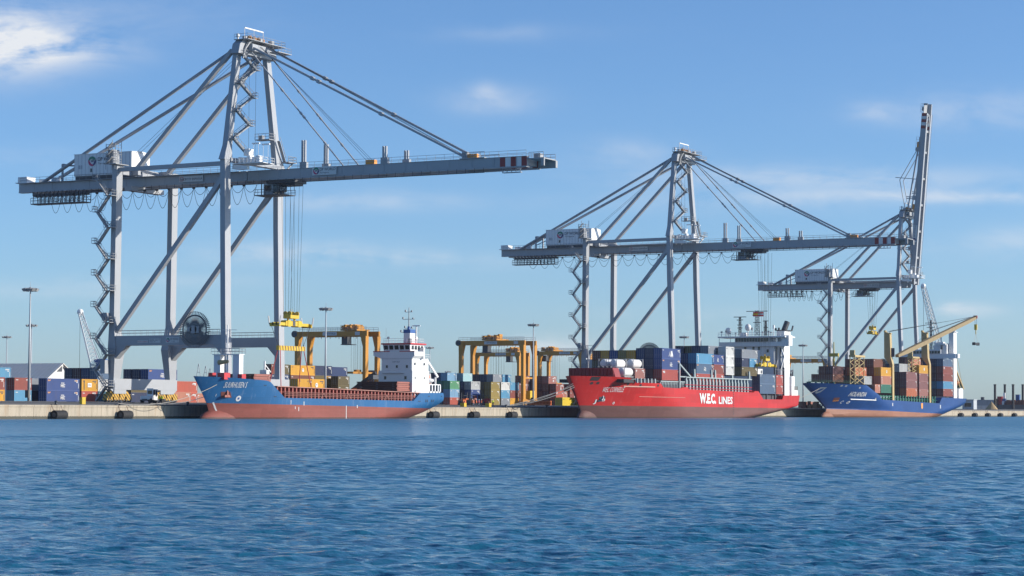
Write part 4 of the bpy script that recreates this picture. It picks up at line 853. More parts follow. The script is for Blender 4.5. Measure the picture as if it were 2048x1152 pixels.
# ------------------------------------------------------------------ yellow rubber tyred gantry cranes
def rtg(label, y, xf, xb, ztop, wb=8.0, tf=.45):
    t = thing('gantry_crane', ((xf+xb)/2, y, 3.2), label, 'gantry crane', 'yellow rubber tyred gantry cranes in the yard')
    R = 'rtg yellow'
    for x in (xf, xb):
        for yy in (0, wb):
            b = MB(); s_ = 1 if x == xf else -1
            b.leg((x-.05*s_, y+yy, 5.2), (x-.05*s_, y+yy, ztop-3.2), 1.0, 1.6); b.leg((x-.05*s_, y+yy, ztop-3.2), (x-.4*s_, y+yy, ztop), 1.0, 1.6, wx2=1.8, wy2=1.7)
            b.build('leg', R, t)
        b = MB(); b.box(x-.5, x+.5, y-1.2, y+wb+1.2, 4.6, 5.5); b.beam((x, y+.5, 12.5), (x, y+wb-.5, 12.5), .35, .5); sb = b.build('sill_beam', R, t)
        for yy in (-.4, 1.3, wb-1.3, wb+.4):
            b = MB(); b.tube((x-.28, y+yy, 3.95), (x+.28, y+yy, 3.95), .75, n=16); b.tube((x-.32, y+yy, 3.95), (x+.32, y+yy, 3.95), .36, n=12, m=1); b.build('wheel', ['black rubber', R], t)
    for yy in (0, wb):
        b = MB(); b.box(xb-.6, xf+.6, y+yy-.4, y+yy+.4, ztop, ztop+1.5)
        for i in range(8): b.box(xb+1+i*(xf-xb-2)/7-.06, xb+1+i*(xf-xb-2)/7+.06, y+yy-.05, y+yy+.05, ztop-.5, ztop)
        g = b.build('girder', R, t)
        b = MB(); b.rail([(xb-.6, y+yy-.6, ztop+1.5), (xf+.6, y+yy-.6, ztop+1.5)], 1.1, 1.7, .05); b.build('railing', 'galvanised', g)
        if yy == 0:
            b = MB(); b.box(xb+9, xb+13.8, y-.46, y-.405, ztop+.25, ztop+1.25); bd = b.build('sign_board', 'pale board', g); lettering('DP WORLD', (xb+10, y-.46, ztop+.55), (1, 0, 0), (0, 0, 1), 3.4, .45, 'lettering dark', bd, lift=.02)
            b = MB(); b.box(xf-3.4, xf-1.8, y-.46, y-.405, ztop+.25, ztop+1.25); b.build('sign_board', 'pale board', g)
    b = MB(); xt = xb+(xf-xb)*tf
    b.box(xt-2.6, xt+3.0, y-.3, y+wb+.3, ztop+1.62, ztop+2.1)
    for q in range(9): b.box(xt-2.4+q*.6, xt-2.0+q*.6+.3*random.random(), y+.2+random.random()*2, y+3+random.random()*3, ztop+2.1, ztop+2.5+1.2*random.random())
    for q in (-2.2, 0, 2.4): b.tube((xt+q, y+.2, ztop+2.6), (xt+q, y+1.6, ztop+2.6), .55, n=10)
    b.rail([(xt-2.6, y-.3, ztop+2.1), (xt+3.0, y-.3, ztop+2.1)], 1.0, 1.1, .05); tr_ = b.build('trolley', R, t)
    b = MB(); b.box(xt-3.0, xt-1.0, y+1, y+3.2, ztop-2.3, ztop-.1); b.box(xt-3.2, xt+.6, y+.8, y+3.4, ztop-2.5, ztop-2.3); b.build('operator_cab', 'dark steel', tr_)
    b = MB()
    for q in (-.4, .5, 1.6, 2.6): 
        for yy in (2.2, wb-2.2): b.tube((xt+q, y+yy, ztop+1.6), (xt+q, y+yy, 12.8), .035, n=4)
    b.build('hoist_rope', 'cable black', t)
    b = MB(); b.box(xt+.1, xt+2.1, y-1, y+wb+1, 12.3, 12.9); b.box(xt+.6, xt+1.6, y+2, y+wb-2, 12.9, 13.5); b.build('spreader_frame', R, t)
    b = MB(); b.box(xf-.3, xf+1.3, y+2.4, y+5.6, 5.6, 8.3); b.build('engine_house', 'spreader yellow', t)
    b = MB(); b.tube((xb-.9, y-.5, ztop+.8), (xb-.9, y+.4, ztop+.8), 1.0, n=14); b.build('cable_drum', 'dark steel', t)
    b = MB(); p, q = Vector((xb+1.6, y-.3, 5.4)), Vector((xb+3.6, y-.3, 12)); b.beam((xb+.5, y-.6, 12.0), (xb+3.4, y-.6, 7.2), .6, .14); b.beam((xb+.5, y-.6, 13), (xb+3.4, y-.6, 8.2), .08, .08); b.tube((xb+.9, y-.7, 5.5), (xb+.9, y-.7, ztop+1.5), .06, n=4); b.tube((xb+1.4, y-.7, 5.5), (xb+1.4, y-.7, ztop+1.5), .06, n=4); b.build('stair', 'rtg yellow', t)
    return t
rtg('tall yellow gantry crane nearest the camera in the yard between the ships', 659.5, -343, -366.5, 23.4)
rtg('yellow gantry crane behind the middle light mast and blue coaster', 559.5, -342.5, -366, 23.2, 6.6, .75)
pl = at(953, 745, y=816); pr_ = at(1038, 745, y=816)
rtg('small yellow gantry crane seen through the tall one between the ships', 816, pr_[0], pl[0], 24.0, 8, .82)
pl = at(1079, 745, y=808); pr_ = at(1163, 745, y=808)
rtg('yellow gantry crane whose girder ends behind the middle quay crane leg', 808, pr_[0], pl[0], 24.0, 8, .18)
pl = at(1562, 745, y=905); pr_ = at(1652, 745, y=905)
rtg('yellow gantry crane between the red ship bridge and the farthest quay crane', 905, pr_[0], pl[0], 22.6, 8, .03)

# ------------------------------------------------------------------ light masts
MG = 'steel floodlight masts in the port'
def mast(px, pyt, depth, where, lamps=10):
    top = None; r = ray(px, pyt); f = Vector((-math.sin(YAW), math.cos(YAW), 0)); tt = depth/r.dot(f); p = r*tt; p.z += CH
    t = thing('light_mast', (p.x, p.y, 3.2), 'tall grey floodlight mast '+where, 'light mast', MG)
    b = MB(); b.tube((p.x, p.y, 3.2), (p.x, p.y, p.z-.4), .34, .13, 12); b.tube((p.x, p.y, p.z-.4), (p.x, p.y, p.z+.9), .05, n=4); b.build('pole', 'crane light grey', t, smooth=True)
    b = MB(); b.box(p.x-.5, p.x+.5, p.y-.5, p.y+.5, 3.15, 3.5); b.box(p.x-.55, p.x+.4, p.y-.65, p.y-.4, 4.2, 5.9); b.build('base_plinth', 'apron concrete', t)
    b = MB(); n = lamps
    for i in range(16):
        a0, a1 = 2*math.pi*i/16, 2*math.pi*(i+1)/16; b.beam((p.x+1.15*math.cos(a0), p.y+1.15*math.sin(a0), p.z-.7), (p.x+1.15*math.cos(a1), p.y+1.15*math.sin(a1), p.z-.7), .08, .12)
    for i in range(4): a0 = math.pi/2*i; b.tube((p.x, p.y, p.z-.5), (p.x+1.15*math.cos(a0), p.y+1.15*math.sin(a0), p.z-.7), .06, n=4)
    b.tube((p.x, p.y, p.z-1.0), (p.x, p.y, p.z-.3), .35, n=10); b.build('lamp_ring', 'galvanised', t)
    for i in range(n):
        a = 2*math.pi*(i+.3)/n; c = Vector((p.x+1.45*math.cos(a), p.y+1.45*math.sin(a), p.z-.75)); d = Vector((math.cos(a), math.sin(a), -.55)).normalized()
        b = MB(); b.beam(c-d*.15, c+d*.35, .75, .5, w2=.85, h2=.62); b.build('floodlight', 'galvanised', t)
    return t
mast(61, 572, 500, 'nearest the left edge, in front of the containers')
mast(63.5, 646, 715, 'directly behind the front left one, lower', 8)
mast(14, 670, 870, 'small, at the far left over the shed roof', 8)
mast(652, 612, 600, 'in front of the gantry over the blue coaster')
mast(1067, 645, 712, 'in front of the tall gantry crane between the ships')
mast(860, 692, 990, 'small, just right of the white deckhouse', 8)
mast(1368.5, 670, 834, 'between the container piles on the red ship')
mast(1606, 687, 915, 'between the red ship and the farthest ship')
mast(896, 741, 1300, 'tiny, far behind the yard containers', 6)

# ------------------------------------------------------------------ shed, small quay things
gp = at(125, 728, x=-420); ge = at(93, 757, x=-420)
yr, zr, ze = gp[1], gp[2], ge[2]; hw = yr-ge[1]
t = thing('storage_shed', (-440, yr, 3.2), 'long pale gable roofed shed behind the left containers', 'shed')
b = MB(); b.prism([(-420, yr-hw, 3.2), (-420, yr+hw, 3.2), (-420, yr+hw, ze), (-420, yr, zr-.3), (-420, yr-hw, ze)], (-70, 0, 0)); b.build('wall', 'ship white', t)
b = MB(); b.prism([(-419.6, yr-hw-.6, ze-.5), (-419.6, yr, zr), (-419.6, yr, zr+.25), (-419.6, yr-hw-.6, ze-.25)], (-71, 0, 0)); b.prism([(-419.6, yr+hw+.6, ze-.5), (-419.6, yr, zr), (-419.6, yr, zr+.25), (-419.6, yr+hw+.6, ze-.25)], (-71, 0, 0))
for i in range(46): b.beam((-420.4-i*1.5, yr-hw-.6, ze-.24), (-420.4-i*1.5, yr, zr+.26), .12, .06)
b.build('roof', 'roof sheet', t)
b = MB(); b.prism([(-419.9, yr-2.6, zr-2.2), (-419.9, yr-.3, zr-2.2), (-419.9, yr-.3, zr-.6)], (.1, 0, 0)); b.prism([(-419.9, yr+.3, zr-.6), (-419.9, yr+.3, zr-1.2), (-419.9, yr+1.3, zr-2.2), (-419.9, yr+2.6, zr-2.2)], (.1, 0, 0)); b.build('vent_louvre', 'dark steel', t)
p = at(164, 812, x=-266)
t = thing('quay_cabinet', (-266, p[1], 2.6), 'small bright yellow electrical cabinet on the quay edge at left', 'cabinet')
b = MB(); b.box(-266.6, -266, p[1], p[1]+1.05, 2.62, 3.9); b.box(-266.66, -265.95, p[1]-.05, p[1]+1.1, 3.9, 3.98); b.build('casing', 'spreader yellow', t); b = MB(); b.box(-266.003, -265.975, p[1]+.1, p[1]+.95, 2.75, 3.8); b.build('door', 'spreader yellow', t)
for px, wh in ((927, 'left'), (977, 'right')):
    p = at(px, 814, x=-265)
    t = thing('steel_bin', (-265.3, p[1], 2.52), 'yellow steel bin of lashing gear on the quay, the %s one of two' % wh, 'bin', 'yellow bins on the quay')
    y = p[1]; b = MB(); b.box(-265.9, -264.8, y-.05, y, 2.62, 3.6); b.box(-265.9, -264.8, y+1.1, y+1.15, 2.62, 3.6); b.box(-265.9, -265.85, y, y+1.1, 2.62, 3.6); b.box(-264.85, -264.8, y, y+1.1, 2.62, 3.6); b.box(-265.85, -264.85, y, y+1.1, 2.6, 2.68); b.build('bin_walls', 'spreader yellow', t)
    b = MB()
    for i in range(7): b.tube((-265.7+random.random()*.8, y+random.random()*1.0, 3.2), (-265.7+random.random()*.8, y+random.random()*1.0, 4.2), .05, n=5)
    b.box(-265.7, -265.0, y+.2, y+.9, 3.2, 3.75); b.build('lashing_gear', 'dark rust', t)
def truck(px, x, z, label, colr):
    p = at(px, 806, x=x); y = p[1]
    t = thing('terminal_truck', (x, y, z), label, 'truck')
    b = MB(); b.box(x-.3, x+1.2, y, y+1.6, z+.7, z+2.9); b.box(x-.35, x+1.25, y-.05, y+1.65, z+2.9, z+3.05); b.box(x-1.1, x+1.1, y-1.1, y, z+.75, z+1.5); b.build('cab', colr, t)
    b = MB(); b.box(x+1.204, x+1.23, y+.15, y+.7, z+1.7, z+2.7); b.box(x+1.204, x+1.23, y+.9, y+1.4, z+1.4, z+2.7); b.box(x-.1, x+1.0, y-.03, y-.004, z+1.9, z+2.6); b.build('window', 'glass', t)
    b = MB(); b.box(x-.6, x+.6, y-1.2, y+5.2, z+.5, z+.9); b.build('chassis', 'dark steel', t)
    for yy in (-.6, 3.6):
        for xx in (-1.0, 1.0): b = MB(); b.tube((x+xx-.18, y+yy, z+.5), (x+xx+.18, y+yy, z+.5), .5, n=14); b.build('wheel', 'black rubber', t)
    return t
truck(296, -281, 3.0, 'white terminal truck with boxy cab between the striped bogies', 'ship white')
truck(947, -292, 3.2, 'dark blue terminal truck parked among the quay gear', 'blue paint')
def forklift(px, x, label, m):
    y = at(px, 810, x=x)[1]; z = 3.1; t = thing('forklift', (x, y, z), label, 'forklift', 'forklifts on the quay')
    b = MB(); b.box(x-.8, x+.8, y, y+2.4, z+.5, z+1.5); b.box(x-.8, x+.8, y+1.6, y+2.8, z+.5, z+1.9); b.build('body', m, t)
    b = MB(); b.tube((x-.4, y-.2, z+.2), (x-.4, y-.2, z+3.4), .09, n=5); b.tube((x+.4, y-.2, z+.2), (x+.4, y-.2, z+3.4), .09, n=5); b.box(x-.5, x+.5, y-.25, y-.15, z+.4, z+1.2); b.build('mast', 'dark steel', t)
    b = MB(); b.box(x-.75, x+.75, y+.3, y+2.0, z+2.55, z+2.65); 
    for a in (-.7, .7):
        for c in (.35, 1.95): b.tube((x+a, y+c, z+1.5), (x+a, y+c, z+2.6), .05, n=4)
    b.build('overhead_guard', 'dark steel', t)
    for yy in (.4, 2.2):
        for a in (-.75, .75): b = MB(); b.tube((x+a-.15, y+yy, z+.42), (x+a+.15, y+yy, z+.42), .42, n=12); b.build('wheel', 'black rubber', t)
forklift(921, -290, 'orange forklift beside the left yellow bin', 'orange paint'); forklift(966, -288, 'red and yellow forklift beside the right yellow bin', 'red paint'); forklift(938, -286, 'small dark orange forklift between the two yellow bins', 'hatch brown')
p = at(1067, 811, x=-290); q = at(1103, 811, x=-290)
t = thing('steel_cradle', (-290, p[1], 3.2), 'orange steel container frame lying on the quay below the light mast', 'steel frame')
b = MB(); b.box(-291.2, -290, p[1], q[1], 3.35, 3.6); b.box(-291.2, -290, p[1], q[1], 4.35, 4.6); b.build('rail_beam', 'orange paint', t)
b = MB(); n = 12
for i in range(n+1): yy = p[1]+(q[1]-p[1]-.3)*i/n; b.box(-291.15, -290.02, yy, yy+.3, 3.58, 4.37)
b.build('web_plate', 'orange paint', t)
b = MB(); b.box(-291, -290.2, p[1]+1, p[1]+1.4, 3.1, 3.35); b.box(-291, -290.2, q[1]-1.4, q[1]-1, 3.1, 3.35); b.build('skid', 'dark steel', t)
# reach stacker seen over the blue coaster
y = at(700, 780, x=-283)[1]; X0 = -283; z = 3.0
t = thing('reach_stacker', (X0, y, z), 'orange and black reach stacker with raised boom behind the blue coaster', 'reach stacker')
b = MB(); b.box(X0-2, X0+2, y, y+7, z+1.0, z+2.4); b.box(X0-2, X0+2, y+5, y+7.5, z+1.2, z+3.2); b.build('body', 'dark steel', t)
p0, p1 = at(700, 784, y=y+3), at(752, 746, y=y+3)
b = MB(); b.beam((p0.x, y+3, p0.z), (p1.x, y+3, p1.z), .8, .8, up=(0, 1, 0)); b.build('boom', 'cable black', t)
b = MB(); b.box(p1.x-.6, p1.x+.8, y+.4, y+5.0, p1.z-1.5, p1.z-.5); b.build('spreader_head', 'dark steel', t); b = MB(); b.box(p1.x-4.5, p1.x+1, y+1.5, y+4.5, p1.z-5.6, p1.z-4.9); b.box(p1.x-3, p1.x-2.4, y+2, y+4, p1.z-5, p1.z-3.6); b.build('cross_frame', 'orange paint', t)
b = MB(); b.box(X0-.4, X0+1.4, y+1.6, y+3.4, z+2.4, z+4.0); b.build('operator_cab', 'orange paint', t)
for yy in (.8, 5.6):
    for a in (-1.8, 1.8): b = MB(); b.tube((X0+a-.35, y+yy, z+.85), (X0+a+.35, y+yy, z+.85), .85, n=14); b.build('wheel', 'black rubber', t)
b = MB(); p2 = at(714, 782, y=y+2.0); b.prism([(p2.x-3.0, y+2.0, p2.z-2.2), (p2.x+2.5, y+2.0, p2.z-2.2), (p2.x+2.2, y+2.0, p2.z), (p2.x-.4, y+2.0, p2.z+.3)], (0, 1.6, 0)); b.build('counterweight', 'spreader yellow', t)

# ------------------------------------------------------------------ people on the quay
def person(px, x, z, label, vest, pose=0):
    y = at(px, 806, x=x)[1]; me = bpy.data.meshes.new('person'); bm = bmesh.new()
    J = [(0, 0, .95, .135), (0, 0, 1.2, .15), (0, 0, 1.42, .13), (0, 0, 1.52, .06), (0, -.01, 1.64, .095), (0, -.01, 1.72, .085)]
    f = .14 if pose else .02
    limbs = [[(.09, f*.4, .88, .10), (.10, f, .48, .075), (.10, f*.7, .08, .05), (.10, f*.7-.12, .04, .045)], [(-.09, -f*.4, .88, .10), (-.10, -f*.5, .48, .075), (-.10, -f*1.5, .08, .05), (-.10, -f*1.5-.12, .04, .045)],
             [(.19, 0, 1.40, .065), (.25, .04*pose, 1.14, .05), (.25, -.12-.15*pose, .92, .04), (.25, -.16-.2*pose, .83, .042)], [(-.19, 0, 1.40, .065), (-.25, -.02, 1.14, .05), (-.25, -.10, .92, .04), (-.25, -.12, .83, .042)]]
    V = []; R = []
    def addv(j): V.append(bm.verts.new(j[:3])); R.append(j[3]); return V[-1]
    sp = [addv(j) for j in J]
    for a, c in zip(sp, sp[1:]): bm.edges.new((a, c))
    for i, l in enumerate(limbs):
        vs = [addv(j) for j in l]; bm.edges.new((sp[0] if i < 2 else sp[2], vs[0]))
        for a, c in zip(vs, vs[1:]): bm.edges.new((a, c))
    bm.to_mesh(me); bm.free(); o = bpy.data.objects.new('person', me); COL.objects.link(o)
    sk = o.modifiers.new('skin', 'SKIN'); o.modifiers.new('sub', 'SUBSURF').levels = 1
    for i, r in enumerate(R): me.skin_vertices[0].data[i].radius = (r, r*.8 if i < 4 else r)
    me.skin_vertices[0].data[0].use_root = True
    bpy.context.view_layer.update(); nm = bpy.data.meshes.new_from_object(o.evaluated_get(bpy.context.evaluated_depsgraph_get())); o.modifiers.clear(); o.data = nm
    for mname in ('trousers', vest, 'skin', 'helmet'): nm.materials.append(M[mname])
    for p_ in nm.polygons:
        c = p_.center; p_.material_index = 0 if c.z < .93 else 3 if c.z > 1.70 else 2 if c.z > 1.50 or (abs(c.x) > .18 and c.z < .9) else 1; p_.use_smooth = True
    o.location = (x, y, z); o.rotation_euler = (0, 0, random.uniform(-1.5, 1.5)); tag(o, label, 'person', 'dock workers on the quay')
    h = MB(); h.sphere((x, y, z+1.75), .13, 10, 5, .8); h.tube((x, y, z+1.73), (x, y, z+1.745), .16, n=10); h_ = h.build('helmet', 'helmet', o)
    h_.rotation_euler = (0, 0, 0)
person(318.5, -283, 3.05, 'person in yellow high visibility vest standing among the striped bogies', 'hi vis')
person(324, -280, 3.0, 'person in yellow vest walking right of the white truck', 'hi vis', 1)
person(953, -270, 2.75, 'person in orange vest and white helmet left of the right yellow bin', 'orange paint')
person(945, -274, 2.85, 'person in orange vest standing between the two yellow bins', 'orange paint', 1)
person(963, -272, 2.8, 'person in orange vest right beside the right yellow bin', 'orange paint')
person(958, -271, 2.78, 'person in red vest bending near the right yellow bin', 'red paint', 1)
person(986, -273, 2.85, 'person in pale yellow vest right of the yellow bins', 'hi vis')
# ------------------------------------------------------------------ ships
def lerp1(tab, v):
    if v <= tab[0][0]: return tab[0][1]
    for (a, b), (c, d) in zip(tab, tab[1:]):
        if v <= c: return b+(d-b)*(v-a)/(c-a) if c > a else d
    return tab[-1][1]
from mathutils.bvhtree import BVHTree
class Hull:
    def __init__(s, xc, B, stem, stern, Le, Lr, sheer, pe=2.2, qe=1.5, tr=.82, zb=-1.5):
        s.xc, s.B, s.stem, s.stern, s.Le, s.Lr, s.sheer, s.pe, s.qe, s.tr, s.zb = xc, B, stem, stern, Le, Lr, sheer, pe, qe, tr, zb
    def hb(s, y, z):
        ye, yt = lerp1(s.stem, z), lerp1(s.stern, z); d = min(1, max(0, (y-ye)/lerp1(s.Le, z))); e = min(1, max(0, (yt-y)/lerp1(s.Lr, z)))
        t = lerp1(s.tr, z) if isinstance(s.tr, list) else s.tr
        return s.B*(1-(1-d)**s.pe)**(1/s.qe)*(t+(1-t)*(1-(1-e)**2)**.75)
    def on(s, y, z, lift=.05):
        h = s.bvh.ray_cast(Vector((s.xc+40, y, z)), Vector((-1, 0, 0)))[0]
        return Vector((h.x+lift if h and h.x > s.xc else s.xc+s.hb(y, z)+lift, y, z))
    def hit(s, px, py):
        h = s.bvh.ray_cast(Vector((0, 0, CH)), ray(px, py).normalized())[0]
        return (h.y, h.z) if h else None
    def build(s, m, parent):
        y0, y1 = s.sheer[0][0], s.sheer[-1][0]; ys = set(p[0] for p in s.sheer); n = 70
        for i in range(n+1): ys.add(y0+(y1-y0)*i/n)
        for i in range(14): ys.add(y0+12*(i/14)**1.6)
        ys = sorted(ys); b = MB(); nl = 20; rows = []
        for y in ys:
            zt = lerp1(s.sheer, y); ye, yt = lerp1(s.stem, zt), lerp1(s.stern, zt); sp = min(1, max(0, (y-ye)/(yt-ye))); col = []
            for j in range(nl+1):
                z = s.zb+(zt-s.zb)*j/nl; yy = lerp1(s.stem, z)+sp*(lerp1(s.stern, z)-lerp1(s.stem, z)); h = s.hb(yy, z) if sp > 0 else 0.0
                col.append((h, yy, z))
            rows.append(col)
        R = [[(s.xc+h, y, z) for h, y, z in c] for c in rows]; Lf = [[(s.xc-h, y, z) for h, y, z in c] for c in rows]; k = nl+1
        b.add([p for c in R for p in c], [(i*k+j, (i+1)*k+j, (i+1)*k+j+1, i*k+j+1) for i in range(len(rows)-1) for j in range(nl)])
        b.add([p for c in Lf for p in c], [(i*k+j, i*k+j+1, (i+1)*k+j+1, (i+1)*k+j) for i in range(len(rows)-1) for j in range(nl)])
        nr = len(rows); o = nr*k
        b.f += [(nr*k-k+j, o+nr*k-k+j, o+nr*k-k+j+1, nr*k-k+j+1) for j in range(nl)]; b.m += [0]*nl
        b.f += [(i*k+nl, (i+1)*k+nl, o+(i+1)*k+nl, o+i*k+nl) for i in range(nr-1)]; b.m += [0]*(nr-1)
        me = b.build('hull', m, parent); bm = bmesh.new(); bm.from_mesh(me.data); bmesh.ops.remove_doubles(bm, verts=bm.verts, dist=.002); bmesh.ops.recalc_face_normals(bm, faces=bm.faces); bm.to_mesh(me.data); bm.free()
        for p in me.data.polygons: p.use_smooth = abs(p.normal.z) < .8
        me.data.set_sharp_from_angle(angle=.6)
        mw = Vector(parent_loc(me)); s.bvh = BVHTree.FromPolygons([v.co+mw for v in me.data.vertices], [tuple(p.vertices) for p in me.data.polygons])
        return me
    def text(s, txt, p0, p1, h, m, par, name='lettering', shear=0.0, bold=.02):
        """letters bent onto the near side of the hull between two points of it (y, z)"""
        L = p1[0]-p0[0]
        return lettering(txt, None, None, None, L, h, m, par, name, fn=lambda u, v: s.on(p0[0]+u, p0[1]+(p1[1]-p0[1])*u/L+v, .10), shear=shear, bold=bold)
    def patch(s, pts, m, par, name, lift=.05):
        b = MB(); b.add([s.on(y, z, lift) for y, z in pts], [tuple(range(len(pts)))]); return b.build(name, m, par)
HC = [None]
def hy(px, py, x):
    q = HC[0].hit(px, py) if HC[0] else None
    if q: return q
    q = at(px, py, x=x); return (q.y, q.z)
def bulb(par, m, c, L, rx, rz, name='bulbous_bow'):
    b = MB(); n, k = 20, 12; vs = []
    for j in range(k+1):
        t = j/k; f = math.sqrt(max(0, 1-(1-t)**2.4))
        for i in range(n): a = 2*math.pi*i/n; vs.append((c[0]+rx*f*math.cos(a), c[1]+L*t, c[2]+rz*f*math.sin(a)))
    b.add(vs, [(j*n+i, j*n+(i+1) % n, (j+1)*n+(i+1) % n, (j+1)*n+i) for j in range(k) for i in range(n)]); o = b.build(name, m, par, smooth=True); return o
def windows(par, pts, w, h, axis, name='window', m='glass'):
    for p in pts:
        b = MB()
        if axis == 'y': b.box(p[0]-w/2, p[0]+w/2, p[1]-.04, p[1]-.004, p[2]-h/2, p[2]+h/2)
        else: b.box(p[0]+.004, p[0]+.04, p[1]-w/2, p[1]+w/2, p[2]-h/2, p[2]+h/2)
        b.build(name, m, par)

# --- the blue and red coaster
hullmat('hull coaster', (.018, .108, .26), (.23, .066, .052), 3.04, -.0108, 359.2)
H1 = Hull(-255.75, 6.25, [(-1.5, 362.5), (0, 360.6), (3, 359.2), (5, 357.7), (8.2, 355.0)], [(-1.5, 430), (0, 434.4), (1.3, 437.6), (4, 443.2), (5.8, 442.4)], [(-1, 25), (3, 21), (8, 17)], [(-1, 30), (1, 22), (4, 9), (6, 8)],
          [(355, 8.18), (362, 7.95), (370.8, 7.53), (372, 7.25), (377.05, 4.18), (427.7, 3.82), (430.7, 5.6), (442.6, 5.72)], pe=1.8, qe=1.15, tr=[(0, .1), (1.3, .45), (3, .75), (5, .86)])
s1 = thing('cargo_ship', (-255.75, 399, 0), 'blue and red coaster with white deckhouse moored under the nearest crane', 'ship')
HC[0] = H1; h1 = H1.build('hull coaster', s1)
bulb(h1, 'hull coaster', (-255.75, 356.9, -.3), 20, 2.9, 3.2)
H1.text('SUURHUSEN S', hy(445.5, 775.5, -250.6), hy(491.5, 775.5, -249.8), 1.1, 'lettering white', s1, shear=.1, bold=0)
a_ = [hy(x, y, -250.6) for x, y in ((441.5, 783.5), (460, 783.5), (463, 795.5), (441.5, 795.5))]; H1.patch(a_, 'dark rust', s1, 'anchor_pocket')
b = MB(); q = H1.on(*hy(452, 791, -250.4), .3); b.box(q.x-.2, q.x+.1, q.y-.9, q.y+.9, q.z-.35, q.z+.1); b.box(q.x-.2, q.x+.15, q.y-.2, q.y+.2, q.z-.2, q.z+1.0); b.build('anchor', 'hatch brown', s1)
for cx, cy, r in ((476.5, 797, .55), ):
    y_, z_ = hy(cx, cy, -250.0); pts = [H1.on(y_+r*math.cos(t*math.pi/8), z_+r*math.sin(t*math.pi/8), .05) for t in range(16)]; b = MB(); b.add(pts, [tuple(range(16))]); b.build('thruster_mark', 'lettering white', s1)
    H1.patch([(y_-.2, z_-.2), (y_+.2, z_-.2), (y_+.2, z_+.2), (y_-.2, z_+.2)], 'blue paint', s1, 'thruster_mark_centre', .08)
for k_, (x, y0, y1) in enumerate(((431.5, 788, 793), (581.5, 800, 809), (607.5, 803, 811), (590, 813, 818), (597, 814, 822), (692, 811, 838), (714, 810, 816))):
    p0, p1 = hy(x-.5, y1, -249.5), hy(x+.7, y0, -249.5); H1.patch([(p0[0], p0[1]), (p1[0], p0[1]), (p1[0], p1[1]), (p0[0], p1[1])], 'lettering white', s1, 'draft_mark')
for i in range(9):
    p0 = hy(424.5+i*1.0, 806+i*2.6, -251.2); H1.patch([(p0[0], p0[1]-.12), (p0[0]+.3, p0[1]-.12), (p0[0]+.3, p0[1]+.12), (p0[0], p0[1]+.12)], 'lettering white', s1, 'draft_mark')
for x0, x1, y_ in ((527, 533, 770.5), (547, 553, 793), (836, 841, 802.3), (856, 884, 792.5)):
    p0, p1 = hy(x0, y_+.8, -249.5), hy(x1, y_-.4, -249.5); H1.patch([(p0[0], p0[1]), (p1[0], p0[1]), (p1[0], p1[1]), (p0[0], p1[1])], 'cable black', s1, 'mooring_port')
for x0 in (851.5, 854.5, 863, 866.5):
    p0 = hy(x0, 802, -249.8); H1.patch([(p0[0]-.16, p0[1]-.25), (p0[0]+.16, p0[1]-.25), (p0[0]+.16, p0[1]+.3), (p0[0]-.16, p0[1]+.3)], 'cable black', s1, 'porthole')
def zc(y): return 6.44+(5.62-6.44)*(y-375)/56.6
def zd(y): return 4.18+(3.82-4.18)*(y-377)/50.7
b = MB(); b.hexa([(-260.9, 374.6, 3.9), (-250.9, 374.6, 3.9), (-250.9, 431.2, 3.7), (-260.9, 431.2, 3.7)], [(-260.9, 374.6, zc(374.6)), (-250.9, 374.6, zc(374.6)), (-250.9, 431.2, zc(431.2)), (-260.9, 431.2, zc(431.2))])
y = 375.0
while y < 431:
    b.prism([(-250.9, y, zd(y)-.1), (-250.0, y, zd(y)-.1), (-250.15, y, zc(y)-.15), (-250.9, y, zc(y)-.1)], (0, .16, 0)); b.box(-250.12, -249.98, y-.12, y+.28, zd(y), zc(y)-.2); y += 1.38
cm = b.build('hatch_coaming', 'hatch coaming red', s1) if 'hatch coaming red' in M else b.build('hatch_coaming', 'rust red', s1)
b = MB(); b.beam((-250.2, 374.6, zc(374.6)), (-250.2, 431.2, zc(431.2)), 1.1, .14); b.build('coaming_flange', 'salmon paint', cm)
b = MB(); b.beam((-250.3, 375, 5.35), (-250.3, 431, 4.78), .7, .08); b.build('coaming_stringer', 'rust red', cm)
b = MB()
for dz in (.45, .8, 1.15): b.tube((-249.7, 377.2, zd(377)+dz), (-249.7, 428, zd(428)+dz), .045, n=4)
y = 377.5
while y < 428: b.tube((-249.7, y, zd(y)-.05), (-249.7, y, zd(y)+1.15), .05, n=4); y += 1.5
for y in (391.5, 401, 408.5, 416.5):
    for s_ in (-1, 1): b.beam((-249.65, y, zd(y)+1.1), (-249.65, y+s_*1.1, zd(y)), .08, .12, up=(1, 0, 0))
b.build('deck_railing', 'salmon paint', s1)
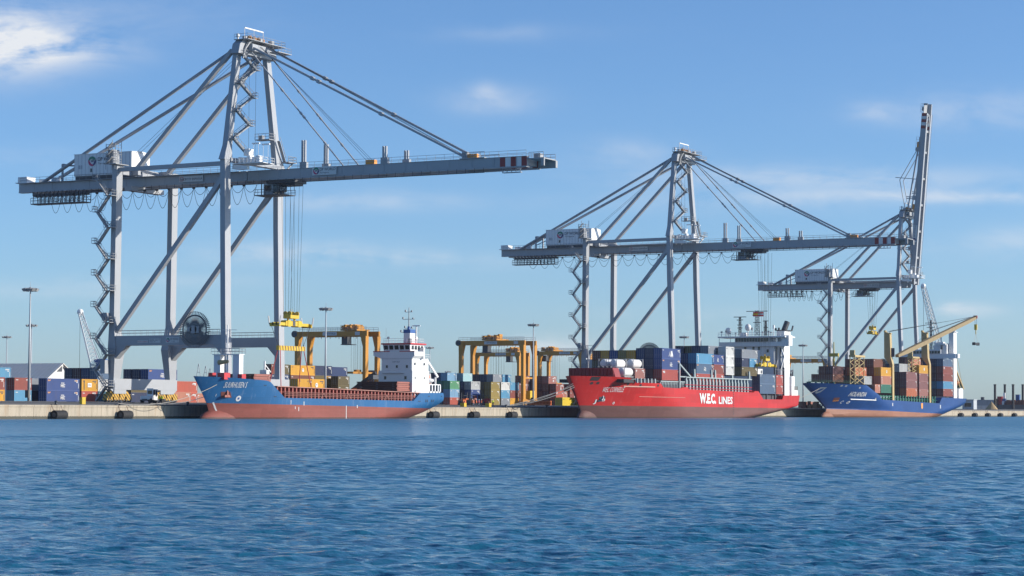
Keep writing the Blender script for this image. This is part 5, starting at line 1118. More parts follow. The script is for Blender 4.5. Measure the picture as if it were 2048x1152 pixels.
# stacked hatch covers lying fore and aft
def hatchpile(px, py, pxr, pxl, pyt, n, x, lab):
    q0 = at(px, py, x=x); y0 = q0.y; y1 = at(pxr, py, x=x).y; x0 = at(pxl, py, y=y0).x; z0 = q0.z; z1 = at(px, pyt, x=x).z; d = (z1-z0)/n
    for i in range(n):
        o = thing('hatch_cover', ((x+x0)/2, (y0+y1)/2, z0+i*d), lab % ('lowest', 'second lowest', 'middle' if n > 3 else 'topmost', 'second highest', 'topmost')[i], 'hatch cover', 'steel hatch covers stacked on the coaster')
        b = MB(); e = .12*(i % 2); b.box(x0, x-e, y0, y1-e, z0+i*d+d*.55, z0+(i+1)*d-.01); b.box(x0+.1, x-.14, y0+.12, y1-.14, z0+i*d+.02, z0+i*d+d*.55); m_ = 8
        for j in range(m_+1): yy = y0+(y1-y0-.4)*j/m_; b.box(x-.14, x-.03-e, yy+.05, yy+.22, z0+i*d+.04, z0+i*d+d*.55)
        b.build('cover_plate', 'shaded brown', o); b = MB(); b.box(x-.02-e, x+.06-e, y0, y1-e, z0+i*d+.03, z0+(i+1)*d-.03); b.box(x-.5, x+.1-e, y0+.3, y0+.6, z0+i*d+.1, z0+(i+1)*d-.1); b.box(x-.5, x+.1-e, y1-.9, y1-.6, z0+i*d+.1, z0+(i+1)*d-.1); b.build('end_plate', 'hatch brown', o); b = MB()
        for j in range(3): xx = x0+1+(x-x0-2)*j/2; b.box(xx-.25, xx+.25, y0-.02, y0+.1, z0+i*d+.05, z0+i*d+d*.5)
        b.build('lifting_socket', 'dark steel', o)
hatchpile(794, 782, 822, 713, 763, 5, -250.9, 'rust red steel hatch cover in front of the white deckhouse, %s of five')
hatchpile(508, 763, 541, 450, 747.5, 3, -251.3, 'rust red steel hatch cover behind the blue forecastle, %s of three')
# deckhouse
YH = 428.5; ZH = lambda py, px=800: at(px, py, y=YH).z; XH = lambda px, py=740: at(px, py, y=YH).x
xr = -250.3; y2 = 436.0; xl = XH(757)
z1, z2, z3, z4 = ZH(741), ZH(717), ZH(703), ZH(689)
b = MB(); b.box(xl, xr, YH, y2, 3.7, z1); b.box(XH(762.5), xr-.15, YH+.05, y2-.2, z1, z2+.05)
hs = b.build('deckhouse', 'ship white', s1, bevel=.05)
b = MB(); b.prism([(XH(747), YH-.1, z3), (xr+.55, YH-.1, z3), (xr+.55, YH-.1, z3-.95), (xr-.1, YH-.1, z2), (XH(762.5), YH-.1, z2), (XH(747), YH-.1, z3-.85)], (0, 4.6, 0)); b.box(xr-3.2, xr+.6, YH+3.8, YH+4.4, z3-1.6, z3+.9); b.build('bridge_wing', 'ship white', s1)
b = MB(); b.box(XH(747)-.05, XH(747)+4.2, YH-.2, YH-.1, z3-.04, z3+.12); b.box(xr-3.2, xr+.6, YH-.2, YH-.1, z3-.04, z3+.12); b.box(XH(766)-.25, XH(821)+.3, YH-.5, YH+6.4, z4, z4+.32); b.build('red_trim', 'red paint', s1)
b = MB(); xa, xb_ = XH(767), XH(820); b.hexa([(xa, YH+.1, z3), (xb_, YH+.1, z3), (xb_, YH+6, z3), (xa, YH+6, z3)], [(xa-.1, YH-.25, z4), (xb_+.1, YH-.25, z4), (xb_+.1, YH+6, z4), (xa-.1, YH+6, z4)])
wh = b.build('wheelhouse', 'ship white', s1)
for i in range(5):
    w_ = (xb_-xa)/5; b = MB(); f = lambda z: YH+.1-.35*(z-z3)/(z4-z3)-.03; za, zb2 = z3+.45, z4-.2; x0, x1 = xa+i*w_+.18, xa+(i+1)*w_-.18
    b.hexa([(x0, f(za)-.03, za), (x1, f(za)-.03, za), (x1, f(za), za), (x0, f(za), za)], [(x0, f(zb2)-.03, zb2), (x1, f(zb2)-.03, zb2), (x1, f(zb2), zb2), (x0, f(zb2), zb2)]); b.build('window', 'glass', wh)
windows(wh, [(xb_+.06, YH+1.0+i*1.35, (z3+z4)/2+.1) for i in range(4)], .95, (z4-z3)*.55, 'x')
windows(hs, [(XH(px), YH, ZH(733)) for px in (773.7, 793.7, 813.7)], .45, .6, 'y'); windows(hs, [(XH(px), YH, ZH(755.5)) for px in (770.5, 811)], .55, .7, 'y')
windows(hs, [(xr, YH+dy, z) for dy, z in ((1.2, 12.0), (5.3, 12.0), (1.2, 8.9), (5.2, 8.9), (1.2, 5.9))], .35, .55, 'x')
lettering('SAFETY FIRST', (XH(785), YH-.02, ZH(725)), (1, 0, 0), (0, 0, 1), 1.9, .28, 'lettering dark', hs)
b = MB(); b.box(XH(766), xr-2.2, YH-.35, YH, ZH(747), ZH(746)); b.box(XH(762), xr+.05, YH-.02, YH, z2-.06, z2+.06); b.build('deck_ledge', 'crane grey', hs)
b = MB(); b.rail([(xa, YH, z4+.32), (xb_, YH, z4+.32), (xb_, YH+6, z4+.32)], 1.0, .9, .035); b.rail([(xr+.1, YH+5, z2), (xr+.1, y2, z2)], 1, .9, .035); b.build('railing', 'ship white', s1)
b = MB(); fx = XH(803); b.box(fx-.8, fx+.8, YH+2.2, YH+4.4, z4+.3, z4+2.6); fo = b.build('funnel', 'ship white', s1); b = MB(); b.box(fx-.85, fx+.85, YH+2.15, YH+4.45, z4+2.6, z4+3.4); b.tube((fx, YH+3, z4+3.3), (fx, YH+3.2, z4+4.0), .35, n=10); b.build('funnel_cap', 'blue paint', fo)
mx_ = at(817.5, 690, y=YH+5).x; zt = at(817.5, 615, y=YH+5).z
b = MB(); b.tube((mx_, YH+5, z4), (mx_, YH+5, zt), .2, .08, 8)
for z, l in ((zt-1, .9), (zt-2.6, 1.5), (zt-4.6, 1.0), (zt-5.5, 2.0)): b.tube((mx_-l, YH+5, z), (mx_+l, YH+5, z), .06, n=4); b.box(mx_-l-.15, mx_-l+.15, YH+4.9, YH+5.2, z, z+.5); b.box(mx_+l*.6, mx_+l*.6+.3, YH+4.9, YH+5.1, z, z+.35)
b.build('radar_mast', 'galvanised', s1)
b = MB(); q = at(832.5, 688, y=YH+6); b.tube((q.x, q.y, z4), (q.x, q.y, z4+4.3), .16, n=6); b.box(q.x-1.0, q.x+1.0, q.y-.1, q.y+.1, z4+4.2, z4+4.45); b.sphere((q.x-.1, q.y, z4+1.5), .45, 8, 6, 1.3); b.build('radar_post', 'ship white', s1)
b = MB(); b.tube((xa+1, YH+.4, z4+.3), (xa+1.0, YH+.4, z4+1.6), .05, n=4); b.sphere((xa+1, YH+.3, z4+1.5), .3, 8, 5); b.box(xb_-.9, xb_-.2, YH+.5, YH+1.2, z4+.3, z4+1.3); b.tube((xa-.6, YH+2, z4+.3), (xa-.6, YH+2, z4+3.8), .03, n=4); b.tube((xb_+.4, YH+3, z4+.3), (xb_+.4, YH+3, z4+4), .03, n=4); b.build('roof_equipment', 'galvanised', s1)
# after deck
b = MB(); b.box(xr-5, xr-.1, y2, y2+5.2, 7.4, 7.6)
for yy in (y2+.2, y2+1.5, y2+2.8, y2+4.1, y2+5.1): b.box(xr-.3, xr-.05, yy-.18, yy+.18, 5.6, 7.4)
b.box(xr-.3, xr-.05, y2, y2+5.2, 5.6, 6.0); b.build('stern_house', 'ship white', s1)
b = MB(); b.beam((xr-.4, y2-.8, 13.2), (xr+.2, y2+3.4, 9.2), .3, .45); b.beam((xr-.4, y2+3.4, 9.2), (xr-.4, y2+3.4, 7.5), .3, .3); b.beam((xr-1.6, y2+3.0, 10), (xr-1.6, y2+3.4, 7.5), .25, .25); b.build('boat_davit', 'ship white', s1)
b = MB(); b.sphere((xr-1.0, y2+1.8, 8.5), .55, 10, 6, .8); b.tube((xr-1, y2+1.8, 8.4), (xr-1, y2+3.6, 8.5), .5, .35, 10); b.build('rescue_boat', 'ship white', s1, smooth=True)
b = MB(); b.box(xr-2.6, xr-1.6, y2+2.6, y2+3.4, 7.6, 9.6); b.build('life_raft', 'orange paint', s1)
# forecastle gear
def postpair(): 
    b = MB()
    for px, x in ((438.5, -254.2), (475.5, -252.6)):
        q = at(px, 752, x=x); b.box(x-.6, x+.35, q.y-.9, q.y+.9, 7.6, 12.4); b.box(x+.36, x+.44, q.y-.4, q.y+.4, 7.8, 12.3)
    return b
b = MB(); q = at(438.5, 752, x=-256.5); yq = q.y+2.2
x_a, x_b = at(438, 730, y=yq).x, at(476, 730, y=yq).x
for x in (x_a, x_b): b.box(x-.75, x+.75, yq-.7, yq+.7, 7.5, 12.5)
b.box(x_a-1.0, x_b+.9, yq-.9, yq+.9, 12.5, 12.65); b.build('goal_post', 'ship white', s1)
b = MB(); b.rail([(x_a-1.2, yq-1, 12.65), (x_b+1, yq-1, 12.65), (x_b+1, yq+1, 12.65)], 1.1, .8, .04); b.rail([(x_a-1.2, yq+1, 12.65), (x_b+1, yq+1, 12.65)], 1.1, .8, .04); b.build('railing', 'galvanised', s1)
xm = at(455.5, 750, y=yq).x; b = MB(); b.tube((xm, yq-.2, 7.5), (xm, yq-.2, at(455, 650, y=yq).z), .22, .12, 8); zq = at(455, 660, y=yq).z; b.tube((xm-1.2, yq-.2, zq), (xm+2.2, yq-.2, zq), .05, n=4)
for i in range(14): b.box(xm-.25, xm+.25, yq-.45, yq-.4, 9+i*.62, 9.06+i*.62)
b.build('foremast', 'ship white', s1)
b = MB(); b.tube((xm-1.6, yq-.8, 11), (xm+.6, yq-.8, 11.2), .5, .3, 10); b.build('deck_lamp_housing', 'beige', s1)
q = at(529, 762, x=-252.5); b = MB(); zt = at(529, 722, x=-252.5).z
for dx in (-.8, .8): b.beam((q.x+dx, q.y, 7.2), (q.x+dx*.3, q.y, zt-1.7), .22, .22)
b.beam((q.x, q.y, 7.3), (q.x, q.y, zt), .25, .25); b.beam((q.x, q.y, zt-.6), (q.x+.4, q.y+1.6, zt-2.2), .14, .14); b.box(q.x-.8, q.x+.8, q.y-.5, q.y+.5, zt-2.6, zt-1.8); b.box(q.x-.9, q.x+.9, q.y-.5, q.y+.5, 7.9, 8.6); b.build('deck_derrick', 'ship white', s1)
b = MB()
for i, px in enumerate((397, 411, 420)): q = at(px, 752, x=-256.2); b.beam((q.x-.5, q.y, 7.9), (q.x, q.y, 10.6-i*.4), .08, .08); b.beam((q.x+.5, q.y, 7.9), (q.x, q.y, 10.6-i*.4), .08, .08); b.beam((q.x-.3, q.y, 8.9), (q.x+.3, q.y, 8.9), .07, .07)
b.build('bow_light_frame', 'galvanised', s1)
b = MB(); q = at(425, 752, x=-255); b.box(q.x-1, q.x, q.y, q.y+1.2, 7.8, 8.9); q = at(445, 752, x=-252.6); b.box(q.x-1.2, q.x+.4, q.y, q.y+2, 7.6, 8.9); q = at(482, 752, x=-251.5); b.box(q.x-.8, q.x+.2, q.y, q.y+1.4, 7.4, 8.7); b.build('mooring_winch', 'red paint', s1)

# --- the red container ship
hullmat('hull red', (.47, .020, .018), (.135, .062, .056), 3.16, -.0033, 516.5, (.55, .30, .28))
H2 = Hull(-250.6, 10.6, [(-1.5, 516.5), (0, 515.0), (2.6, 512.6), (6, 510.3), (10.5, 507.0)], [(-1.5, 618), (0, 625), (2, 636), (3.5, 642.6), (6.8, 642.8)], [(-1.5, 50), (2.6, 42), (6, 36), (8.5, 32), (10.5, 29)], [(-1.5, 46), (0, 36), (2, 18), (3.5, 6), (7, 4)],
          [(507.0, 10.55), (516.0, 10.5), (524.0, 10.3), (527.5, 9.1), (539, 9.0), (540.7, 8.0), (552, 7.82), (554.5, 8.2), (556.4, 8.15), (557.4, 7.7), (603.9, 7.22), (605, 7.65), (607.7, 7.6), (611.6, 5.3), (626.8, 5.36), (627.7, 6.55), (642.8, 6.66)], pe=1.8, qe=1.15, tr=[(0, .05), (2, .5), (3.5, .9), (7, .95)])
s2 = thing('container_ship', (-250.6, 576, 0), 'bright red container ship with white lettering moored at the middle crane', 'ship')
HC[0] = H2; h2 = H2.build('hull red', s2); bulb(h2, 'hull red', (-250.6, 512.0, .2), 10, 2.0, 2.8)
H2.text('WEC CORNEILLE', hy(1203, 784.2, -242.2), hy(1245.5, 784.2, -240.6), 1.25, 'lettering white', s2, shear=.1, bold=0)
p0 = hy(1398.5, 807, -240); H2.text('W.E.C.', p0, hy(1431.5, 808, -240), hy(1398, 786, -240)[1]-p0[1], 'lettering white', s2, bold=.055)
p0 = hy(1437, 808, -240); H2.text('LINES', p0, hy(1464.5, 808.4, -240), 2.05, 'lettering white', s2, bold=.03)
H2.patch([hy(x, y, -242.5) for x, y in ((1198.5, 793.5), (1211, 793.5), (1208.5, 801.5), (1197.5, 801.5))], 'dark steel', s2, 'anchor_pocket')
b = MB(); q = H2.on(*hy(1204, 798.5, -242), .25); b.box(q.x-.2, q.x+.2, q.y-.9, q.y+.9, q.z-.3, q.z+.1); b.box(q.x-.2, q.x+.2, q.y-.2, q.y+.2, q.z-.2, q.z+.9); b.build('anchor', 'galvanised', s2)
H2.text('ooooo', hy(1195, 803, -242.4), hy(1208, 803, -242), .3, 'lettering white', s2)
for x, y in ((1183, 766.5), (1195.5, 766.2), (1256, 768), (1281, 770.5), (1316, 771)):
    p0 = hy(x, y, -241.5); H2.patch([(p0[0]+.5*math.cos(t*.785), p0[1]+.35*math.sin(t*.785)) for t in range(8)], 'cable black', s2, 'mooring_port')
p0 = hy(1190, 757.5, -243); H2.patch([(p0[0]-1.3, p0[1]-.5), (p0[0]+1.1, p0[1]-.5), (p0[0]+1.4, p0[1]+.5), (p0[0]-1.1, p0[1]+.5)], 'cable black', s2, 'mooring_port')
for x in (1226, 1230.5, 1235, 1239.5): p0 = hy(x, 770.5, -241.5); H2.patch([(p0[0]-.3, p0[1]-.15), (p0[0]+.3, p0[1]-.15), (p0[0]+.3, p0[1]+.15), (p0[0]-.3, p0[1]+.15)], 'cable black', s2, 'scupper')
for x0, x1, y_, t_ in ((1247, 1310, 772.6, .16), (1278, 1370, 793.4, .06)):
    p0, p1 = hy(x0, y_, -240.6), hy(x1, y_+(1.4 if t_ > .1 else 2.0), -240); b = MB(); n = 8
    for i in range(n):
        a, c = [(p0[0]+(p1[0]-p0[0])*k/n, p0[1]+(p1[1]-p0[1])*k/n) for k in (i, i+1)]; b.beam(H2.on(*a, .05), H2.on(*c, .05), .1, t_*2)
    b.build('rubbing_strake', 'salmon paint', s2)
H2.text('J', hy(1184.5, 808.5, -243), hy(1190, 808.5, -243), 1.2, 'lettering white', s2, name='bulb_mark'); H2.text('o', hy(1223.5, 809, -241), hy(1227.5, 809, -241), .7, 'lettering white', s2, name='thruster_mark')
for i in range(13): p0 = hy(1467, 776+i*4.3, -240); H2.patch([(p0[0]-.22, p0[1]-.16), (p0[0]+.22, p0[1]-.16), (p0[0]+.22, p0[1]+.16), (p0[0]-.22, p0[1]+.16)], 'cable black', s2, 'draft_mark')
for x in (1576, 1586): p0 = hy(x, 806, -240); p1 = hy(x, 791.5, -240); H2.patch([(p0[0]-.05, p0[1]), (p0[0]+.05, p0[1]), (p1[0]+.05, p1[1]), (p1[0]-.05, p1[1])], 'dark rust', s2, 'plate_seam')
# forecastle gear
b = MB(); q = at(1176, 733, x=-252.5)
b.tube((q.x, q.y, 10), (q.x, q.y, at(1176, 690, x=-250.6).z), .22, .12, 8); b.box(q.x-1.0, q.x-.2, q.y-.3, q.y+.3, 15.3, 17.6); b.tube((q.x-1.4, q.y, 18.5), (q.x+1.4, q.y, 18.5), .05, n=4); b.tube((q.x-.3, q.y+.1, 12), (q.x+1.2, q.y+.1, 18.2), .08, n=4); b.build('foremast', 'galvanised', s2)
b = MB(); q0 = at(1138, 733, x=-252); q1 = at(1180, 733, x=-250)
b.rail([(-256.5, 519.9, 12.75), (-251.5, 519.9, 12.75)], 1.0, 1.0, .04)
for i in range(4): b.box(-250+i*1.2, -249.4+i*1.2, 520.6, 521.6, 11.0, 13.2)
b.build('bow_railing', 'dark steel', s2)
p = [hy(x, y, -244) for x, y in ((1224, 734), (1233, 734), (1239, 753), (1227, 753))]
b = MB(); xw0, xw1 = at(1137.5, 742, y=519.75).x, at(1225, 742, y=519.75).x
b.prism([(xw0, 519.75, 10.2), (xw1+.5, 519.75, 9.9), (xw1, 519.75, 12.75), (xw0, 519.75, 12.75)], (0, .25, 0)); b.hexa([(xw1, 520.01, 9.7), (xw1+.9, 520.01, 9.7), (xw1+.9, 523.4, 9.7), (xw1, 523.4, 9.7)], [(xw1-.3, 520.01, 12.75), (xw1, 520.01, 12.75), (xw1, 523.2, 12.75), (xw1-.3, 523.2, 12.75)]); b.hexa([(xw0, 520.01, 9.7), (xw0+.3, 520.01, 9.7), (xw0+.3, 523.2, 9.7), (xw0, 523.2, 9.7)], [(xw0, 520.01, 12.75), (xw0+.3, 520.01, 12.75), (xw0+.3, 523.2, 12.75), (xw0, 523.2, 12.75)])
for i in range(12): xx = xw0+.6+(xw1-xw0-1.2)*i/11; b.box(xx-.08, xx+.08, 519.45, 519.75, 10.3, 12.5)
b.build('breakwater', 'shaded red', s2)
# hold fence and coaming
b = MB(); b.box(-260, -242.2, 541, 606, 7.0, 9.6); b.box(-260, -241.8, 520, 541, 9.0, 9.9); b.build('hatch_coaming', 'cable black', s2)
b = MB(); y = 557.5; zt = lambda y: 11.0-(y-557)*.006
while y < 603: b.box(-241.2, -240.6, y-.42, y+.42, 7.2, zt(y)-.9); b.prism([(-241.2, y-.42, zt(y)-.9), (-241.2, y+.42, zt(y)-.9), (-241.2, y+.2, zt(y)), (-241.2, y-.2, zt(y))], (.5, 0, 0)); y += 2.3
b.box(-241.3, -240.5, 556.8, 604, 10.75, 11.05); b.box(-241.1, -240.6, 552.6, 553.0, 7.5, 14.6); b.beam((-240.85, 552.8, 14.4), (-240.85, 560.5, 11.0), .4, .4, up=(1, 0, 0)); b.beam((-240.85, 552.8, 11), (-240.85, 557.5, 11), .3, .3)
for y in (563.2, 575.0, 577.6, 590.0, 602.8): b.prism([(-241.2, y-.4, 10.9), (-241.2, y+.5, 10.9), (-241.2, y+.2, 13.2), (-241.2, y-.4, 13.2)], (.5, 0, 0))
b.build('cell_fence', 'cell grey', s2)
b = MB()
for dz in (8.9, 8.1): b.tube((-240.5, 556, dz), (-240.5, 604, dz-.3), .09, n=5)
b.build('fire_main', 'red paint', s2)
b = MB()
for i in range(16): yy = 541+i*1.0; b.beam((-241.2, yy, 7.7), (-241.2, yy+.8, 9.5), .14, .14, up=(1, 0, 0)); b.box(-241.6, -241.0, yy, yy+.2, 7.7, 9.6)
b.box(-241.6, -240.9, 541, 557, 9.5, 9.75)
for i in range(6): b.box(-241.4, -241.0, 526.5+i*2.2, 527+i*2.2, 9, 10.2)
b.build('lashing_bridge', 'cell grey', s2)
# bridge house
YB = 630.0; ZB = lambda py, px=1540: at(px, py, y=YB).z; XB2 = lambda px, py=700: at(px, py, y=YB).x
b = MB(); b.box(XB2(1446), XB2(1545), YB+1.0, YB+9, 6, ZB(692)); b.box(XB2(1545), XB2(1556), YB+3.5, YB+9, 6, ZB(692)); hs2 = b.build('deckhouse', 'ship white', s2)
b = MB(); b.box(XB2(1437.6), XB2(1571), YB, YB+2.6, ZB(692.5), ZB(683.5)); b.box(XB2(1562), XB2(1571)+.9, YB+.4, YB+3.4, ZB(691.5), ZB(680)+1.4); b.build('bridge_wing', 'ship white', s2)
b = MB(); b.box(XB2(1470.5), XB2(1539), YB-.35, YB+6, ZB(683.5), ZB(675.2)); gl = b.build('wheelhouse', 'ship white', s2); nwin = 12
for i in range(nwin):
    x0 = XB2(1471.5)+(XB2(1538.5)-XB2(1471.5))*i/nwin; x1 = XB2(1471.5)+(XB2(1538.5)-XB2(1471.5))*(i+1)/nwin; b = MB(); b.box(x0+.06, x1-.06, YB-.42, YB-.36, ZB(683), ZB(675.5)); b.build('window', 'glass', gl)
b = MB(); b.box(XB2(1437.6), XB2(1571)+.2, YB-.9, YB+7.5, ZB(675), ZB(672.2)); b.build('bridge_roof', 'ship white', s2)
b = MB()
for px in (1438.5, 1461): b.tube((XB2(px), YB, ZB(684)), (XB2(px), YB, ZB(674)), .08, n=5)
b.rail([(XB2(1438), YB-.7, ZB(672.2)), (XB2(1570), YB-.7, ZB(672.2))], 1.1, 1.2, .045); b.rail([(XB2(1540), YB, ZB(683.5)), (XB2(1562), YB, ZB(683.5))], 1.3, 1.0, .045); b.build('railing', 'ship white', s2)
windows(hs2, [(XB2(px), YB+1.0, ZB(696.3)) for px in (1488, 1504.5, 1515.5)]+[(XB2(1533), YB+1.0, ZB(701.5))], .7, .95, 'y')
xt0, xt1 = XB2(1558), XB2(1561.5)
b = MB(); b.box(XB2(1548), xt1, YB+2.7, YB+7.4, 6.3, ZB(672)); b.box(XB2(1546), xt1+.05, YB+3.0, YB+8.0, ZB(672)-.2, ZB(661)); tw = b.build('funnel_casing', 'ship white', s2)
b = MB(); b.box(XB2(1545), xt1+.5, YB+2.8, YB+8.3, ZB(661), ZB(659.2)); b.build('casing_top', 'cable black', tw)
b = MB(); c0 = Vector((XB2(1556), YB+5, ZB(660))); b.tube(c0, c0+Vector((.7, .9, 2.6)), .85, .85, 14); b.tube(c0+Vector((1.9, 1.5, 0)), c0+Vector((2.1, 2.0, 1.4)), .25, n=8); b.tube(c0+Vector((-2, 1, 0)), c0+Vector((-2, 1, .9)), .3, n=8); b.tube(c0+Vector((-3, 1, 0)), c0+Vector((-3, 1, .8)), .3, n=8); b.build('exhaust_pipe', 'dark steel', tw)
b = MB(); b.tube((XB2(1545), YB+1, ZB(672)), (XB2(1545), YB+1, ZB(657)), .12, n=6); b.beam((XB2(1545), YB+1, ZB(657)), (XB2(1545), YB+1, ZB(650)), .55, .4); b.build('horn_post', 'ship white', s2)
b = MB(); xl0, xl1 = XB2(1555), XB2(1563)
for (xa_, za_), (xb2, zb2) in (((1557.5, 696), (1555.2, 715)), ((1557.5, 696), (1563.5, 713)), ((1555.2, 715), (1563.5, 713)), ((1555.2, 715), (1555.4, 738)), ((1563.5, 713), (1556.5, 738)), ((1556.5, 696), (1556.5, 750))): b.beam((XB2(xa_), YB+1.8, ZB(za_)), (XB2(xb2), YB+1.8, ZB(zb2)), .42, .42, up=(0, 1, 0))
b.build('wing_support', 'ship white', s2)
def lattice_mast(px, pyt, pyb, yy, par, hw, m, name, arms=()):
    q = at(px, pyb, y=yy); zt = at(px, pyt, y=yy).z; b = MB(); n = max(4, int((zt-q.z)/1.2))
    for dx, dy in ((-hw, -hw), (hw, -hw), (hw, hw), (-hw, hw)): b.beam((q.x+dx, yy+dy, q.z), (q.x+dx*.6, yy+dy*.6, zt), .12, .12)
    for i in range(n):
        z0, z1 = q.z+(zt-q.z)*i/n, q.z+(zt-q.z)*(i+1)/n
        for dy in (-hw, hw): b.beam((q.x-hw*.9, yy+dy*.9, z0), (q.x+hw*.9, yy+dy*.9, z1), .07, .07); b.beam((q.x+hw*.9, yy+dy*.9, z0), (q.x-hw*.9, yy+dy*.9, z1), .07, .07)
    for z_, l in arms: z = at(px, z_, y=yy).z; b.box(q.x-l, q.x+l, yy-.12, yy+.12, z-.1, z+.1)
    return b.build(name, m, par)
lattice_mast(1514, 621, 671, YB+4, s2, .55, 'dark steel', 'radar_mast', ((622.5, 3.4), (630, 1.5), (645, 1.2)))
lattice_mast(1480, 634, 671, YB+3, s2, .35, 'dark steel', 'signal_mast', ((634, 2.0), (640, 1.0), (650, .8), (656, .8)))
lattice_mast(1531.5, 641, 671, YB+5, s2, .3, 'dark steel', 'signal_mast', ((642, .9), (655, .7)))
for px, py, c_ in ((1506, 627, ('flag red', 'flag yellow')), (1517, 627, ('flag red', 'lettering white'))):
    q = at(px, py, y=YB+3); b = MB(); n = 6
    for k_ in range(3):
        vs = [(q.x+1.6*i/n, q.y+.15*math.sin(i*1.3), q.z+.45-(k_+j)*.45) for j in (0, 1) for i in range(n+1)]; b.add(vs, [(i, i+1, n+2+i, n+1+i) for i in range(n)], 1 if k_ == 1 else 0)
    b.build('flag', list(c_), s2)
b = MB(); 
for px, py, r in ((1456.5, 662, .9), (1496, 655, .95)): q = at(px, py, y=YB+2); b.sphere(q, r, 12, 8, 1.15); b.tube((q.x, q.y, ZB(671)), q, .14, n=6); b.build('satellite_dome', 'ship white', s2, smooth=True); b = MB()
q = at(1489, 668, y=YB+2); b.box(q.x-1.2, q.x+.9, q.y-1, q.y+1, ZB(672), ZB(664.5)); b.build('roof_locker', 'ship white', s2)
b = MB()
for px, l in ((1442, 1.6), (1451, 1.8), (1459, 1.2), (1470, 1.2), (1503, 2.6), (1524, 1.4), (1536, 1.6), (1541, 1.3)): b.tube((XB2(px), YB+.5, ZB(672)), (XB2(px), YB+.5, ZB(672)+l), .09, n=5); b.box(XB2(px)-.25, XB2(px)+.25, YB+.3, YB+.7, ZB(672)+l*.7, ZB(672)+l)
b.build('roof_equipment', 'galvanised', s2)
q = at(1576, 791, x=-241); b = MB(); b.box(-246, xt1+.6, YB+7.42, 640, 6.4, at(1571, 752, x=-241).z); b.box(-258, -241.1, 639.5, 642.6, 6.5, at(1585, 773, x=-241).z); hs3 = b.build('stern_house', 'ship white', s2)
windows(hs3, [(-241.1, y, 8.8) for y in (640.1, 641.1, 642.1)], .7, 1.2, 'x')
b = MB(); q = at(1581, 772, x=-242); b.tube((q.x, q.y, q.z), (q.x, q.y+.3, q.z+3.8), .35, n=8); b.beam((q.x, q.y-1.2, q.z+4.1), (q.x, q.y+2.0, q.z+4.6), .4, .6); b.beam((q.x, q.y+2.0, q.z+4.6), (q.x, q.y+1.6, q.z+1.2), .3, .3); b.build('deck_crane', 'dark steel', s2)
b = MB(); b.tube((q.x-.5, q.y-1.4, q.z+.9), (q.x-.5, q.y+1.8, q.z+.9), .75, .45, 10); b.build('rescue_boat', 'orange paint', s2, smooth=True)
b = MB(); b.box(-241.3, -240.9, 623.2, 623.7, 5.3, at(1551, 728, x=-241).z); b.box(-241.3, -240.9, 630.6, 631.0, 5.3, at(1566, 735, x=-241).z); b.box(-241.2, -241.0, 623.4, 631, at(1560, 739, x=-241).z-.2, at(1560, 739, x=-241).z); b.box(-241.3, -240.9, 616.5, 616.8, 5.3, 6.9); b.box(-258, -242, 611, 631, 5.0, 6.9); b.build('cell_guide', 'dark steel', s2)
RG = 'containers and tanks loaded on the red ship'
def sstack(px, py, x, cols, where, L=12.19, H=2.8, logos=None, group=RG, lift=0): 
    q = at(px, py, x=x); stack(px, x, cols, where, L, H, q.z+lift, logos, group, ypx=py); return q.y, q.z+lift
y1_, z1_ = sstack(1324, 760, -241, ['red', 'royal blue', 'royal blue'], 'lettered pile nearest the middle of the red ship', logos={0: 'corner', 1: 'wec', 2: 'sail'})
for i, cs2 in enumerate((['maroon', 'navy blue', 'navy blue'], ['brown', 'dark blue', 'dark blue'])):
    for k_, c in enumerate(cs2): cont(-241-2.52*(i+1), y1_, z1_+2.8*k_, 12.19, 2.8, c, '%s container, %s, %s row behind the sail logo pile' % (c, TIER[k_], ('first', 'second', 'third', 'fourth')[i]), RG)
def tank(px, py, x, lab, dark=False):
    q = at(px, py, x=x); y, z = q.y, q.z; t = thing('tank_container', (x-1.22, y, z), lab, 'tank container', RG)
    b = MB()
    for xx in (x-2.36, x-.08):
        for yy in (0, 5.9): b.box(xx-.08, xx+.08, y+yy, y+yy+.16, z, z+2.55)
        b.box(xx-.06, xx+.06, y+.16, y+5.9, z, z+.16)
    for yy in (0, 5.9): b.box(x-2.3, x-.14, y+yy+.02, y+yy+.12, z+2.4, z+2.53); b.box(x-2.3, x-.14, y+yy+.02, y+yy+.12, z+.02, z+.15)
    b.build('frame', 'pale grey paint', t)
    b = MB(); prof = [(.25, .3), (.32, .75), (.5, 1.02), (.8, 1.14), (5.3, 1.14), (5.6, 1.02), (5.78, .75), (5.85, .3)]; n = 20; vs = []
    for yy, r in prof: vs += [(x-1.22+r*math.cos(2*math.pi*i/n), y+yy, z+1.3+r*math.sin(2*math.pi*i/n)) for i in range(n)]
    k = len(prof); b.add(vs, [(j*n+i, j*n+(i+1) % n, (j+1)*n+(i+1) % n, (j+1)*n+i) for j in range(k-1) for i in range(n)]+[tuple(range(n))[::-1], tuple(range((k-1)*n, k*n))]); b.build('tank_shell', 'ship white', t, smooth=True)
tank(1249.4, 754, -243.8, 'white tank container, the lowest and nearest of the tanks on the red ship'); yt_ = at(1249.4, 754, x=-243.8).y
for px, lab in ((1214, 'white tank container in the second tier behind the red bow mast'), (1234, 'white tank container in the second tier above the lowest tank')): x_ = at(px, 737, y=yt_+.3).x; tank(px, 737, x_, lab)
x_ = at(1267, 737, y=yt_+8).x; tank(1267, 737, x_, 'shaded white tank container at right end of the second tier on the red ship')
sstack(1270.5, 757, -243.4, ['pink brown'], 'one right of the lowest white tank on the red ship', 6.06, 2.6, logos={0: 'corner'})
q = at(1270, 720, x=-248.6)
